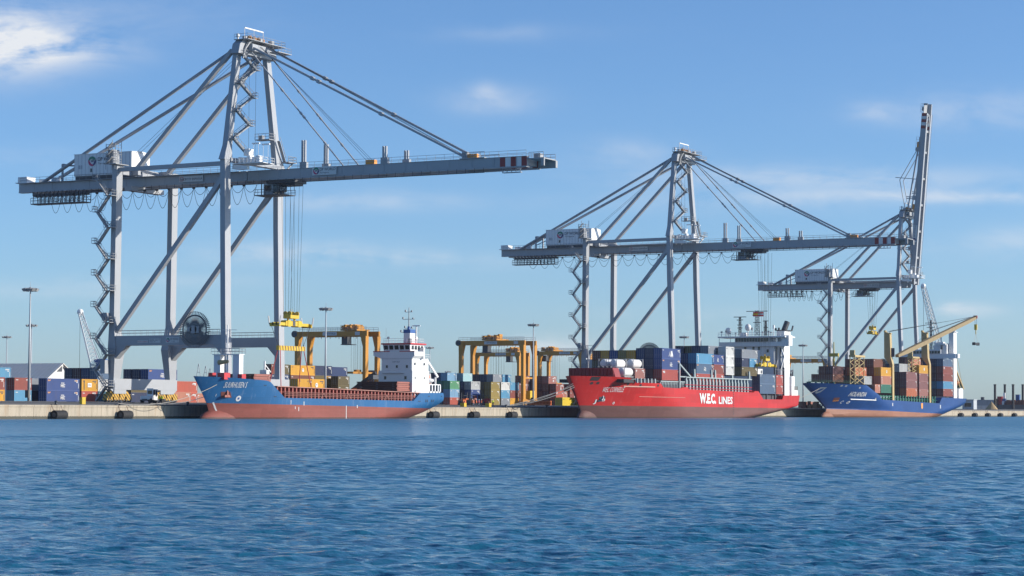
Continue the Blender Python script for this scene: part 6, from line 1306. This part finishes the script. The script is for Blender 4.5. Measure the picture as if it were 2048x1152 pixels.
for i, c in enumerate(('yellow', 'olive', 'royal blue', 'yellow', 'brown')):
    for k_ in range(3):
        cc = c if k_ == 2 else ('navy blue', 'dark blue', 'dark olive')[(i+k_) % 3]
        if k_ < 2 and i < 4 and k_ == 0: continue
        cont(-248.6-2.52*i, q.y, q.z-2.6*(2-k_), 12.19, 2.6, cc, '%s container, %s of the %s forward pile, red ship' % (cc, ('bottom', 'middle', 'top')[k_], ('rightmost', 'second from right', 'middle', 'second from left', 'leftmost')[i]), RG)
y2_, z2_ = sstack(1393, 747, -241, ['red', 'slate blue', 'light blue'], 'lettered pile left of the grey container on the red ship', H=2.75, logos={1: 'wec', 2: 'vert'}, lift=-2.75)
for i in range(3):
    for k_, c in enumerate((('navy blue', 'navy blue', 'dark blue'), ('brown', 'navy blue', 'navy blue'), ('navy blue', 'dark olive', 'navy blue'))[i]): cont(-243.52-2.52*i, y2_, z2_+2.75*k_, 12.19, 2.75, c, '%s container, %s, %s row behind the light blue one, red ship' % (c, TIER[k_], ('first', 'second', 'third')[i]), RG)
sstack(1424.5, 748, -241, ['red', 'brick red', 'royal blue'], 'lettered pile left of the white pile on the red ship', 8.4, 2.68, logos={1: 'end', 2: 'wec'}, lift=-2.68)
q = at(1416.7, 711, x=-243.6)
for i, c in enumerate(('grey', 'navy blue', 'dark olive', 'navy blue')):
    for k_ in range(2): cont(-243.6-2.52*i, q.y+(.8 if i == 2 else 0), q.z-2.75*(1-k_), 12.19, 2.75, c if k_ else 'navy blue', '%s container, %s of %s pile before the red ship bridge' % (c if k_ else 'navy blue', ('lower', 'upper')[k_], ('the lettered grey', 'the first dark', 'the second dark', 'the third dark')[i]), RG, 'word' if (i == 0 and k_) else None)
sstack(1452, 749.6, -240.6, ['white']*3, 'white pile on the red ship', 6.06, 2.62)
ys_, zs_ = sstack(1483.8, 751, -241.6, ['dark olive', 'navy blue', 'grey'], 'pile right of the white pile on the red ship', 12.19, 2.5)
for i in range(2):
    for k_ in range(3): c = ('navy blue', 'maroon', 'dark blue')[(k_+i) % 3]; cont(-244.2-2.52*i, ys_-.2, zs_+2.5*k_, 12.19, 2.5, c, '%s container, %s, %s dark row behind the white pile' % (c, TIER[k_], ('first', 'second')[i]), RG)
q = at(1499.6, 734, x=-241.4); cont(-241.45, q.y, q.z, 5.6, 2.45, 'light blue', 'light blue short container under the grey one on the red ship', RG)
sstack(1520, 787, -240.8, ['slate blue']*2, 'slate pile in the stern well of the red ship', 12.19, 2.8, logos={0: 'end'})
sstack(1520, 787, -243.4, ['navy blue']*2, 'dark pile inboard of the slate pile in the stern well', 12.19, 2.8); sstack(1552.5, 788, -240.8, ['red']*2, 'red pile beside the white stern tower', 5.6, 2.8, logos={0: 'end', 1: 'end'})
q = at(1501, 738, y=UC[1]+13); 
# deck piles between the spreader and the slate containers
t = thing('reefer_genset', (-242.6, 614, 12.7), 'small white box standing on the slate containers below the yellow spreader', 'generator box')
za = at(1516, 749.5, x=-241.6); b = MB(); b.box(-242.9, -241.6, za.y, za.y+3.6, za.z, za.z+1.6); b.box(-242.95, -241.55, za.y-.05, za.y+3.65, za.z+1.6, za.z+1.72); b.build('casing', 'ship white', t); b = MB(); b.box(-241.6, -241.56, za.y+2.0, za.y+3.2, za.z+.4, za.z+1.3); b.build('grille', 'dark steel', t)

# --- the far blue ship with deck cranes
hullmat('hull far', (.010, .055, .20), (.30, .135, .085), 2.7, -.0155, 699.4, (.2, .25, .35))
H3 = Hull(-252.4, 9.4, [(-1.5, 702), (0, 698.5), (.8, 697), (2.7, 699.2), (6, 692), (11, 681.0)], [(-1.5, 806), (.3, 813), (2.6, 820), (5.3, 828.0), (7.2, 829)], [(-1, 50), (2.7, 42), (7, 34), (11, 28)], [(-1, 50), (1, 36), (3, 20), (5.3, 9), (7, 8)],
          [(681.0, 11.0), (696, 10.85), (711.5, 10.55), (724.5, 7.35), (727, 5.96), (791.4, 4.95), (794.4, 7.08), (829, 6.85)], pe=1.8, qe=1.1, tr=[(0, .05), (2, .4), (4, .8), (7, .9)])
s3 = thing('cargo_ship', (-252.4, 760, 0), 'dark blue cargo ship with beige deck cranes at the far right berth', 'ship')
HC[0] = H3; h3 = H3.build('hull far', s3); bulb(h3, 'hull far', (-252.4, 694.6, .2), 8, 1.5, 1.9)
H3.text('HOLANDIA', hy(1695, 792.5, -244.4), hy(1730, 793.6, -243.4), 1.5, 'lettering white', s3, shear=.1, bold=.015)
H3.patch([hy(x, y, -245.5) for x, y in ((1668, 795.5), (1680, 795), (1676, 803), (1664, 803.5))], 'dark rust', s3, 'anchor_pocket'); H3.text('ooo', hy(1664, 803, -245.6), hy(1676, 802, -245.2), .35, 'lettering orange', s3)
H3.text('C', hy(1678, 807, -244.6), hy(1683, 807, -244.4), .9, 'lettering white', s3, name='bulb_mark', shear=.2); H3.text('o', hy(1690.5, 807.5, -244.2), hy(1696.5, 807.5, -244.0), .9, 'lettering white', s3, name='thruster_mark', shear=.2)
p0 = hy(1641.5, 779.5, -248); b = MB(); b.add([H3.on(p0[0]+u, p0[1]+v, .06) for u, v in ((-1.3, .8), (-.9, -.8), (0, -1.3), (.9, -.8), (1.3, .8))], [tuple(range(5))]); b.build('bow_emblem', 'galvanised', s3)
p0, p1 = hy(1701, 798.3, -243.6), hy(1752, 800.3, -243); b = MB(); n = 8
for i in range(n): a, c = [(p0[0]+(p1[0]-p0[0])*k/n, p0[1]+(p1[1]-p0[1])*k/n) for k in (i, i+1)]; b.beam(H3.on(*a, .05), H3.on(*c, .05), .1, .3)
b.build('rubbing_strake', 'ship white', s3)
for x, y in ((1683, 771.5), (1692, 772), (1719.5, 775.5), (1751, 797.5)): p0 = hy(x, y, -244.5); H3.patch([(p0[0]-.5, p0[1]-.25), (p0[0]+.5, p0[1]-.25), (p0[0]+.5, p0[1]+.25), (p0[0]-.5, p0[1]+.25)], 'galvanised', s3, 'mooring_port')
for x, y0_, y1_b in ((1784.5, 806, 812), (1880, 810, 817)): p0, p1 = hy(x, y1_b, -243), hy(x+1.3, y0_, -243); H3.patch([(p0[0], p0[1]), (p1[0], p0[1]), (p1[0], p1[1]), (p0[0], p1[1])], 'lettering white', s3, 'draft_mark')
p0 = hy(1844, 811.5, -243); H3.patch([(p0[0]-1.0, p0[1]+.9), (p0[0]+.9, p0[1]+.9), (p0[0]+.9, p0[1]-.7), (p0[0], p0[1]-1.2), (p0[0]-1.0, p0[1]-.7)], 'lettering orange', s3, 'side_emblem')
b = MB(); b.box(-261, -245.2, 727, 792, 4.6, 6.6); b.build('hatch_coaming', 'deck green dark', s3)
b = MB(); y = 728.0
while y < 791: b.box(-244.3, -243.9, y-.25, y+.25, 4.9, 7.3); b.box(-245.2, -243.8, y-.4, y+.4, 7.1, 7.4); y += 3.05
b.tube((-243.7, 727, 6.4), (-243.7, 791, 6.0), .06, n=4); b.box(-244.6, -243.9, 727, 745, 7.0, 7.25); b.build('hatch_stanchion', 'deck green', s3)
# deck cranes
YP = 741.0
def pillar(yy, pxa, name):
    b = MB(); x0 = -243.6; zlo, zbend, ztop = 5.0, at(pxa+2, 729, y=yy).z, at(pxa-8, 663, y=yy).z
    b.box(x0-1.05, x0, yy-.9, yy+.9, zlo, zbend); b.hexa([(x0-1.05, yy-.9, zbend), (x0, yy-.9, zbend), (x0, yy+.9, zbend), (x0-1.05, yy+.9, zbend)], [(x0-2.9, yy-1.0, zbend+2.4), (x0-.6, yy-1.0, zbend+2.4), (x0-.6, yy+1.0, zbend+2.4), (x0-2.9, yy+1.0, zbend+2.4)])
    b.hexa([(x0-2.9, yy-1.0, zbend+2.4), (x0-.6, yy-1.0, zbend+2.4), (x0-.6, yy+1.0, zbend+2.4), (x0-2.9, yy+1.0, zbend+2.4)], [(x0-2.9, yy-1.0, ztop), (x0-.9, yy-1.0, ztop-.8), (x0-.9, yy+1.0, ztop-.8), (x0-2.9, yy+1.0, ztop)])
    b.tube((x0-2.8, yy-.6, ztop+.1), (x0-2.8, yy+.6, ztop+.1), .35, n=10); b.tube((x0-1.0, yy-.6, ztop-.7), (x0-1.0, yy+.6, ztop-.7), .35, n=10)
    o = b.build(name, 'beige', s3); return o, ztop, x0
pA, zA, xA = pillar(741.0, 1788, 'crane_pillar'); pB, zB_, xB = pillar(782.5, 1862, 'crane_pillar')
b = MB(); b.box(xA-.4, xA+.8, 739.8, 740.1, 20.5, 23.5); b.build('crane_cab', 'dark steel', pA)
q0 = at(1794, 712, x=-242.6); q1 = at(1951, 635.5, x=-242.6)
b = MB(); b.beam(q0, q0.lerp(q1, .12), 1.2, .9, w2=1.3, h2=1.5); b.beam(q0.lerp(q1, .12), q0.lerp(q1, .9), 1.3, 1.5, h2=1.35); b.beam(q0.lerp(q1, .9), q1, 1.3, 1.35, w2=.9, h2=.9)
for f in (.3, .5, .7): b.beam(q0.lerp(q1, f), q0.lerp(q1, f+.004), 1.36, 1.56)
bm_ = b.build('crane_boom', 'shaded beige', s3)
b = MB(); b.tube(q1+Vector((-.7, 0, .3)), q1+Vector((.7, 0, .3)), .55, n=12); b.box(q1.x-.5, q1.x+.5, q1.y-.8, q1.y+.9, q1.z-.3, q1.z+.8); b.build('boom_head', 'hatch brown', bm_)
b = MB(); tA, tB = Vector((xA-1.6, 741, zA)), Vector((xB-1.6, 782.5, zB_))
for s_ in (-.5, .0, .5): b.tube(tA+Vector((s_, 0, s_*.4)), q1+Vector((s_*.6, 0, .5)), .05, n=4); b.tube(tB+Vector((s_, 0, -.4)), q1+Vector((s_*.4, 0, .7)), .05, n=4)
for f in (.18, .24): b.tube(tB+Vector((0, 0, -1)), q0.lerp(q1, f)+Vector((0, 0, .8)), .06, n=4)
for s_ in (-.35, .35): b.tube(q1+Vector((s_, .3, 0)), Vector((q1.x+s_*.6, q1.y+.3, at(1951, 652, x=-242.6).z)), .05, n=4)
b.build('crane_rope', 'cable black', s3)
zk = at(1951, 655, x=-242.6).z; b = MB(); b.box(q1.x-.5, q1.x+.5, q1.y-.1, q1.y+.7, zk-.9, zk+1.2); b.tube((q1.x, q1.y+.3, zk-.8), (q1.x, q1.y+.3, zk-2.6), .16, n=6); b.build('hook_block', 'spreader yellow', s3)
zs2 = at(1951, 688, x=-242.6).z; t = thing('lifting_beam', (q1.x, q1.y+.3, zs2), 'black lifting beam hung from the far blue ship beige crane boom', 'lifting beam')
b = MB(); b.box(q1.x-.5, q1.x+.5, q1.y-2.4, q1.y+3.0, zs2-.3, zs2+.4); b.box(q1.x-.6, q1.x+.6, q1.y-2.6, q1.y-2.1, zs2-.5, zs2+.6); b.box(q1.x-.6, q1.x+.6, q1.y+2.7, q1.y+3.2, zs2-.5, zs2+.6); b.build('beam', 'cable black', t)
b = MB()
for s_ in (-2.3, 2.9): b.tube((q1.x, q1.y+.3, zk-2.4), (q1.x, q1.y+s_, zs2+.4), .05, n=4)
b.build('sling', 'rope', t)
# lattice frames, foremast
def frame(pxl, pxr, pyt, pyb, x, top=True):
    yl = at(pxl, pyb, x=x).y; yr = at(pxr, pyb, x=x).y; z0 = at(pxl, pyb, x=x).z; z1 = at(pxl, pyt, x=x).z; b = MB(); n = 4; dd = 1.6
    for y in (yl, yr):
        for xx in (x, x-dd): b.beam((xx, y, z0), (xx, y, z1), .24, .24)
    for i in range(n):
        za, zb2 = z0+(z1-z0)*i/n, z0+(z1-z0)*(i+1)/n
        for xx in (x, x-dd): b.beam((xx, yl, za), (xx, yr, zb2), .16, .16, up=(1, 0, 0)); b.beam((xx, yr, za), (xx, yl, zb2), .16, .16, up=(1, 0, 0))
    if top: b.box(x-dd-.3, x+.3, yl-.4, yr+.4, z1-.6, z1); b.box(x-dd, x, yl-.2, yl+.5, z1, z1+1.6)
    return b.build('lattice_tower', 'beige', s3)
frame(1709.5, 1728, 710, 768, -245.5); frame(1825, 1837, 713, 745, -245.0)
b = MB(); q = at(1668, 762, x=-252.4); b.tube((q.x, q.y, q.z-1), (q.x, q.y, at(1668, 684, x=-252.4).z), .45, .15, 8); z_ = at(1668, 712, x=-252.4).z; b.box(q.x-1.6, q.x+1.6, q.y-.5, q.y+.5, z_-.2, z_+.9); b.beam((q.x+.4, q.y, z_-5), (q.x+1.6, q.y, z_), .2, .2); b.build('foremast', 'beige yellow', s3)
b = MB()
for i in range(9): xx = -252.4+(i-4)*1.1; yy = 683.5+abs(i-4)*2.4; b.box(xx-.3, xx+.3, yy, yy+.6, 10.9, 11.5)
b.rail([(-252.4, 682.5, 11), (-247.0, 694, 11), (-244.5, 708, 10.7)], .9, 1.6, .05); b.build('bow_fitting', 'deck green dark', s3)
HG = 'containers loaded on the far blue ship'
def hstack(px, py, x, cols, where, L=12.19, H=2.85, logos=None, lift=0): q = at(px, py, x=x); stack(px, x, cols, where, L, H, q.z+lift, logos, HG, ypx=py); return q.y, q.z+lift
def hrows(y, z, x, rows, where, L=12.19, H=2.85):
    for i, cols in enumerate(rows):
        for k_, c in enumerate(cols):
            if c: cont(x-2.52*(i+1), y, z+H*k_, L, H, c, '%s container, %s, %s row behind %s' % (c, TIER[k_], ('first', 'second', 'third', 'fourth', 'fifth')[i], where), HG)
x_ = -251.5; ya, za2 = hstack(1666, 764, x_, ['brown', 'maroon'], 'pile behind the far ship foremast', 12.19, 2.6); hrows(ya, za2, x_, [['brown', 'brown'], ['brown', None]], 'the far foremast pile', 12.19, 2.6)
hstack(1671, 745, -251.8, ['pale grey'], 'small one right of the far ship foremast', 5.0, 2.2)
x_ = -248.2; yb_, zb3 = hstack(1709, 767, x_, ['dark olive', 'orange'], 'pile inside the left lattice tower of the far ship', 12.19, 2.7); hrows(yb_, zb3, x_, [['brown', 'brick red'], ['brown', 'brown'], ['maroon', 'brick red'], [None, 'brown']], 'the left lattice tower', 12.19, 2.7)
hstack(1728, 768.5, -245.4, ['pale grey'], 'one left of the green container on the far ship', 8, 2.7)
hstack(1750, 785.5, -244.2, ['salmon'], 'short one left of the green container on the far ship', 5.5, 2.85)
yc_, zc_ = hstack(1762, 785.5, -244, ['green', 'salmon', 'yellow'], 'pile left of the first beige pillar', 12.19, 2.85, logos={1: 'vert', 2: 'disc'}); hrows(yc_, zc_, -244, [['brown', 'brick red', 'brown', 'brown'], ['brown', 'brown', 'brick red', 'brick red'], ['brown', 'brown', 'brown', 'orange'], ['brown', 'brown', 'maroon', 'brown']], 'the green container pile')
yd_, zd_ = hstack(1813, 793, -244, ['orange', 'mauve brown', 'mauve brown'], 'pile right of the first beige pillar', 12.19, 2.85); hrows(yd_, zd_, -244, [['maroon', 'maroon', 'maroon', 'pale grey'], ['brown', 'maroon', 'maroon', 'navy blue'], ['brown', 'maroon', 'maroon', 'navy blue'], ['brown', 'maroon', 'maroon', 'maroon']], 'the first mauve pile')
q = at(1823, 732.5, x=-246.4); cont(-246.4, q.y, q.z, 11, 2.75, 'salmon', 'salmon container seen through the right lattice tower of the far ship', HG)
ye_, ze_ = hstack(1838.6, 795, -244, ['pink brown', 'mauve brown', 'mauve brown', 'yellow'], 'pile left of the second beige pillar', 11.6, 2.85, logos={3: 'disc'}); hrows(ye_, ze_, -244, [['maroon', 'brown', 'maroon', 'brown', 'brown'], ['maroon', 'brown', 'maroon', 'brown', 'brown']], 'the yellow topped pile')
yf_, zf_ = hstack(1886.6, 792.5, -244, ['brick red', 'light blue', 'brick red', 'brick red', 'slate blue'], 'aftmost pile on the far ship', 12.19, 2.72, logos={3: 'corner'}); hrows(yf_, zf_, -244, [['maroon', 'teal blue', 'maroon', 'maroon', 'navy blue'], ['brown', 'teal blue', 'brown', 'maroon', 'navy blue'], ['brown', 'maroon', 'maroon', 'brown', 'brown'], ['brown', 'maroon', 'maroon', 'maroon', 'maroon']], 'the aftmost far ship pile', 12.19, 2.72)
# bridge of the far ship
YF = 814.0; ZF = lambda py, px=1890: at(px, py, y=YF).z; XF = lambda px, py=720: at(px, py, y=YF).x
b = MB(); b.box(XF(1820), XF(1884), YF+2, YF+8, 6.6, ZF(717)); hs4 = b.build('deckhouse', 'ship white', s3)
b = MB(); b.box(XF(1797), XF(1911), YF, YF+2.4, ZF(717), ZF(707.5)); b.box(XF(1908), XF(1915), YF+.5, YF+3, ZF(716), ZF(707.8)); b.build('bridge_wing', 'ship white', s3)
b = MB(); b.box(XF(1826), XF(1882), YF-.3, YF+5, ZF(707.5), ZF(698.5)); wh3 = b.build('wheelhouse', 'ship white', s3)
for i in range(9): x0, x1 = XF(1827)+(XF(1881)-XF(1827))*i/9, XF(1827)+(XF(1881)-XF(1827))*(i+1)/9; b = MB(); b.box(x0+.1, x1-.1, YF-.36, YF-.304, ZF(706.8), ZF(701.5)); b.build('window', 'glass', wh3)
b = MB(); b.box(XF(1880), XF(1892), YF+1, YF+6, ZF(707.5), ZF(688)); b.box(XF(1866), XF(1884), YF+1, YF+4, ZF(698.5), ZF(690)); b.box(XF(1870), XF(1890), YF+.5, YF+5, ZF(690), ZF(686.5)); b.tube((XF(1878), YF+3, ZF(688)), (XF(1878), YF+3, ZF(668)), .2, n=6)
b.rail([(XF(1858), YF, ZF(698.5)), (XF(1886), YF, ZF(698.5))], 1.1, 1.2, .05); b.build('upper_bridge', 'ship white', s3)
lattice_mast(1862, 640, 699, YF+2, s3, .35, 'dark steel', 'radar_mast', ((646, 2.2), (655, 1.6), (662, 1.2), (676, 1.0)))
b = MB(); xa_, xb2 = XF(1893), XF(1902.5); b.box(xa_, xb2, YF+3, YF+7, 6.5, ZF(663)); b.box(xa_-.4, xb2+.4, YF+2.8, YF+7.2, ZF(664.5), ZF(663)); b.tube((XF(1903), YF+4, ZF(664)), (XF(1903), YF+4, ZF(660.5)), .6, n=10); b.build('funnel_tower', 'ship white', s3)
b = MB(); q = at(1916, 796, x=-245); b.box(-252, -245, YF+8, YF+13.5, 6.8, at(1916, 778, x=-245).z); b.box(-252, -245.5, YF+10, YF+14.2, 6.8, 9.0); b.box(-252, -245, YF+9, YF+13.8, at(1916, 778, x=-245).z, at(1916, 778, x=-245).z+.3); b.build('stern_house', 'ship white', s3)
b = MB(); b.beam((-246, YF+6, 19), (-245, YF+14, 10.5), .5, .5); b.beam((-246, YF+6, 17), (-245.4, YF+11, 11), .3, .3); b.tube((-245.6, YF+7, 24), (-245.6, YF+15, 11), .07, n=4); b.build('boat_davit', 'beige', s3)
b = MB(); b.tube((-246.5, YF+9, 13.0), (-246.5, YF+15, 12.4), 1.0, .7, 10); b.build('lifeboat', 'orange paint', s3, smooth=True)
b = MB(); b.box(-247, -245.6, YF+11.5, YF+13.6, at(1916, 778, x=-245).z+.3, at(1916, 778, x=-245).z+3.0); b.build('stern_locker', 'deck green dark', s3)

# ------------------------------------------------------------------ mooring lines
def line(p, q, sag, name, lab, r=.055, m='rope', group=None):
    p, q = Vector(p), Vector(q); pts = []
    for i in range(15): t = i/14; c = p.lerp(q, t); c.z -= sag*4*t*(1-t); pts.append(c)
    b = MB(); b.path(pts, r, n=5); return tag(b.build(name, m), lab, 'rope', group)
yb0 = at(1012, 810, x=-263.7).y
line((-263.7, yb0, 2.95), H2.on(*H2.hit(1147, 771), .05), .5, 'mooring_line', 'upper pale mooring line from the red ship bow down to the quay bollard', .09)
line((-263.7, yb0+.3, 2.9), H2.on(*H2.hit(1149, 774), .05), .9, 'mooring_line', 'lower pale mooring line from the red ship bow down to the quay bollard', .09)
line((-263.7, yb0-.2, 2.95), H2.on(*H2.hit(1146, 767), .05), 1.1, 'mooring_line', 'thinnest slack mooring line at the red ship stem', .05)
line((-263.7, at(375, 810, x=-263.7).y-12, 2.9), H1.on(362.5, 6.9, .05), 1.4, 'mooring_line', 'slack pale mooring line at the blue coaster bow', .06)
line((-263.7, at(375, 810, x=-263.7).y-22, 2.9), H1.on(359.5, 6.6, .05), 1.6, 'mooring_line', 'long slack mooring line left of the blue coaster bow', .05)
line((-263.7, 668, 2.9), H3.on(687.5, 9.2, .05), 1.2, 'mooring_line', 'mooring line at the far blue ship bow', .07)
# ------------------------------------------------------------------ distant things
def harbour_crane(px_t, py_t, px_b, py_b, depth, lab, boomm, towerm, tpx, tyt, tyb, cab=True):
    f = Vector((-math.sin(YAW), math.cos(YAW), 0))
    def P(px, py): r = ray(px, py); q = r*(depth/r.dot(f)); q.z += CH; return q
    a, c = P(px_b, py_b), P(px_t, py_t); t0 = P(tpx, tyb); t1 = P(tpx, tyt)
    t = thing('harbour_crane', (t0.x, t0.y, 3.2), lab, 'harbour crane')
    b = MB(); d = (c-a).normalized(); u = d.orthogonal().normalized(); v = d.cross(u); n = 16; w0, w1 = 1.7, .8
    def ring(k): s_ = w0+(w1-w0)*k; m_ = a.lerp(c, k); return [m_+u*s_+v*s_, m_-u*s_+v*s_, m_-u*s_-v*s_, m_+u*s_-v*s_]
    for i in range(n):
        r0, r1 = ring(i/n), ring((i+1)/n)
        for j in range(4): b.beam(r0[j], r1[j], .28, .28); b.beam(r0[j], r1[(j+1) % 4], .15, .15); b.beam(r0[j], r0[(j+1) % 4], .14, .14)
    b.sphere(c, 1.3, 8, 6); b.build('lattice_boom', boomm, t)
    b = MB(); b.box(t0.x-1.4, t0.x+1.4, t0.y-1.4, t0.y+1.4, 6, t1.z); b.box(t0.x-2.2, t0.x+2.2, t0.y-1.6, t0.y+1.6, t1.z-1.4, t1.z); b.build('tower', towerm, t)
    b = MB(); b.box(t0.x-5, t0.x+5, t0.y-4, t0.y+4, 6, 10.5); b.build('machine_house', towerm, t); b = MB(); b.box(t0.x-7, t0.x+7, t0.y-6, t0.y+6, 4.2, 6)
    for dx in (-5, 0, 5):
        for dy in (-5, 5): b.tube((t0.x+dx-.4, t0.y+dy, 4), (t0.x+dx+.4, t0.y+dy, 4), .8, n=10)
    b.build('undercarriage', 'dark steel', t)
    b = MB()
    for s_ in (-.5, .5): b.tube(t1+Vector((s_, 0, 0)), c+Vector((s_, 0, 0)), .09, n=4)
    b.tube(c, Vector((c.x, c.y, 8)), .08, n=4); b.build('rope', 'cable black', t)
    return t
harbour_crane(160.5, 624, 193, 742, 900, 'far harbour crane with pale lattice boom and blue tower left of the nearest crane', 'house white', 'blue paint', 201, 718, 760)
harbour_crane(1846.5, 572, 1878, 700, 1080, 'far white lattice harbour crane rising behind the far blue ship', 'house white', 'house white', 1880, 684, 800)
f_ = Vector((-math.sin(YAW), math.cos(YAW), 0))
def PD(px, py, depth): r = ray(px, py); q = r*(depth/r.dot(f_)); q.z += CH; return q
D = 1150
q0 = PD(1990, 800, D)
t = thing('jackup_barge', (PD(2017, 812, D).x, PD(2017, 812, D).y, 2.6), 'dark jack up work barge with tall spud legs at the right edge', 'work barge')
for px in (1990, 2009.7, 2026.2, 2045.5):
    a = PD(px, 812, D+ (18 if px in (2009.7, 2045.5) else 0)); c = PD(px, 770.5, D+(18 if px in (2009.7, 2045.5) else 0)); b = MB(); b.tube((a.x, a.y, 2), (c.x, c.y, c.z), .62, n=12); b.tube((c.x, c.y, c.z), (c.x, c.y, c.z+.5), .75, n=12); b.build('spud_leg', 'cable black', t)
a, c = PD(1985, 812, D), PD(2060, 812, D); b = MB(); b.prism([(a.x, a.y, 3.3), (c.x, c.y, 3.3), (c.x+8, c.y+18, 3.3), (a.x+8, a.y+18, 3.3)], (0, 0, 2.4)); b.build('barge_deck', 'dark steel', t)
for px, w_, h, m_ in ((1999, 2.4, 6.6, 'red paint'), (1993, 1.6, 5.5, 'dark rust'), (2006, 2.2, 5.5, 'blue paint'), (2008.5, .9, 8.5, 'house white'), (2035, 2.0, 7.6, 'blue paint'), (2000, 4, 4.2, 'house white')):
    a = PD(px, 808, D+4); b = MB(); b.box(a.x-w_/2, a.x+w_/2, a.y, a.y+w_, 5.7, 3.2+h); b.box(a.x-w_/2-.1, a.x+w_/2+.1, a.y-.1, a.y+w_+.1, 3.2+h, 3.3+h); b.build('deck_cabin', m_, t)
b = MB()
for i in range(16): a = PD(2012+i*2.2, 809, D+3); b.box(a.x-.9, a.x+.8, a.y, a.y+1.5, 5.7, 6.3+2.4*random.random())
b.build('deck_machinery', 'dark rust', t)
D2 = 1500
a, c = PD(1925, 815, D2), PD(2075, 815, D2); zt = PD(1960, 799.5, D2).z
t = thing('distant_quay_shed', ((a.x+c.x)/2, (a.y+c.y)/2, 3), 'long low grey blue shed across the far basin at right', 'shed')
b = MB(); b.prism([(a.x, a.y, 2), (c.x, c.y, 2), (c.x+10, c.y+25, 2), (a.x+10, a.y+25, 2)], (0, 0, zt-2)); b.build('wall', 'far shed', t); dv = (c-a).normalized()
for i, px in enumerate((1936, 1946.5, 1957, 1967, 1976.5)):
    p = PD(px, 808, D2); b = MB(); b.prism([(p.x-dv.x*1.5, p.y-dv.y*1.5-.25, 3.5), (p.x+dv.x*1.5, p.y+dv.y*1.5-.25, 3.5), (p.x+dv.x*1.5, p.y+dv.y*1.5-.25, 6.2), (p.x-dv.x*1.5, p.y-dv.y*1.5-.25, 6.2)], (0, .2, 0)); b.build('door', 'crane grey', t)
p = PD(1964.5, 799, D2); b = MB(); b.box(p.x-1, p.x+1, p.y, p.y+2, zt, zt+1.8); b.build('roof_vent', 'dark steel', t)
p = PD(1983, 815, 1000); t = thing('sand_heap', (p.x, p.y, 3), 'pale tan sand heap on the far quay before the barge', 'sand heap')
b = MB(); n = 14; vs = [(p.x, p.y, 3+3.6)]+[(p.x+2.6*(1+.15*math.sin(i*2.1))*math.cos(6.283*i/n), p.y+2.6*math.sin(6.283*i/n), 3.0+.1) for i in range(n)]; b.add(vs, [(0, 1+i, 1+(i+1) % n) for i in range(n)]); b.build('heap', 'sand', t)
for px, dpt, w_, h, lab, m_ in ((1936, 985, 5, 5.2, 'small grey quay cabin just behind the far ship stern', 'crane light grey'), (1627, 760, 3.4, 2.6, 'rough yellow heap of gear on the quay left of the far ship bow', 'wood brown'), (1612, 770, 3, 3.2, 'low brown heap of gear on the quay right of the red ship stern', 'dark rust')):
    p = PD(px, 815, dpt); t = thing('quay_gear' if 'heap' in lab else 'quay_cabin', (p.x, p.y, 3), lab, 'gear heap' if 'heap' in lab else 'cabin')
    b = MB()
    if 'heap' in lab:
        for i in range(14): u_, v_ = random.uniform(-1, 1)*w_*.5, random.uniform(0, 1)*w_; k = .3+.5*random.random(); b.box(p.x+u_-k, p.x+u_+k, p.y+v_-k, p.y+v_+k, 2.9, 2.9+h*random.uniform(.3, 1)*(1-abs(u_)/w_))
        b.build('crates', m_, t)
    else:
        b.box(p.x-w_/2, p.x+w_/2, p.y, p.y+w_, 2.9, 2.9+h*.8); b.box(p.x-w_/2-.2, p.x+w_/2+.2, p.y-.2, p.y+w_+.2, 2.9+h*.8, 2.9+h*.86); b.build('walls', m_, t); b = MB(); b.box(p.x-w_*.3, p.x+w_*.3, p.y-.05, p.y-.004, 4.2, 5.8); b.build('window', 'glass', t)
# ------------------------------------------------------------------ air
b = MB(); b.box(-3200, 3200, -3200, 3200, -4.2, 124); hz = b.build('haze', [])
hz['kind'] = 'stuff'; m = bpy.data.materials.new('air'); m.use_nodes = True; t = m.node_tree; t.nodes.clear(); o = N(t, 'ShaderNodeOutputMaterial'); v = N(t, 'ShaderNodeVolumePrincipled')
v.inputs['Color'].default_value = (.80, .88, 1, 1); v.inputs['Density'].default_value = .000045; v.inputs['Anisotropy'].default_value = .2; t.links.new(v.outputs[0], o.inputs['Volume']); hz.data.materials.append(m)
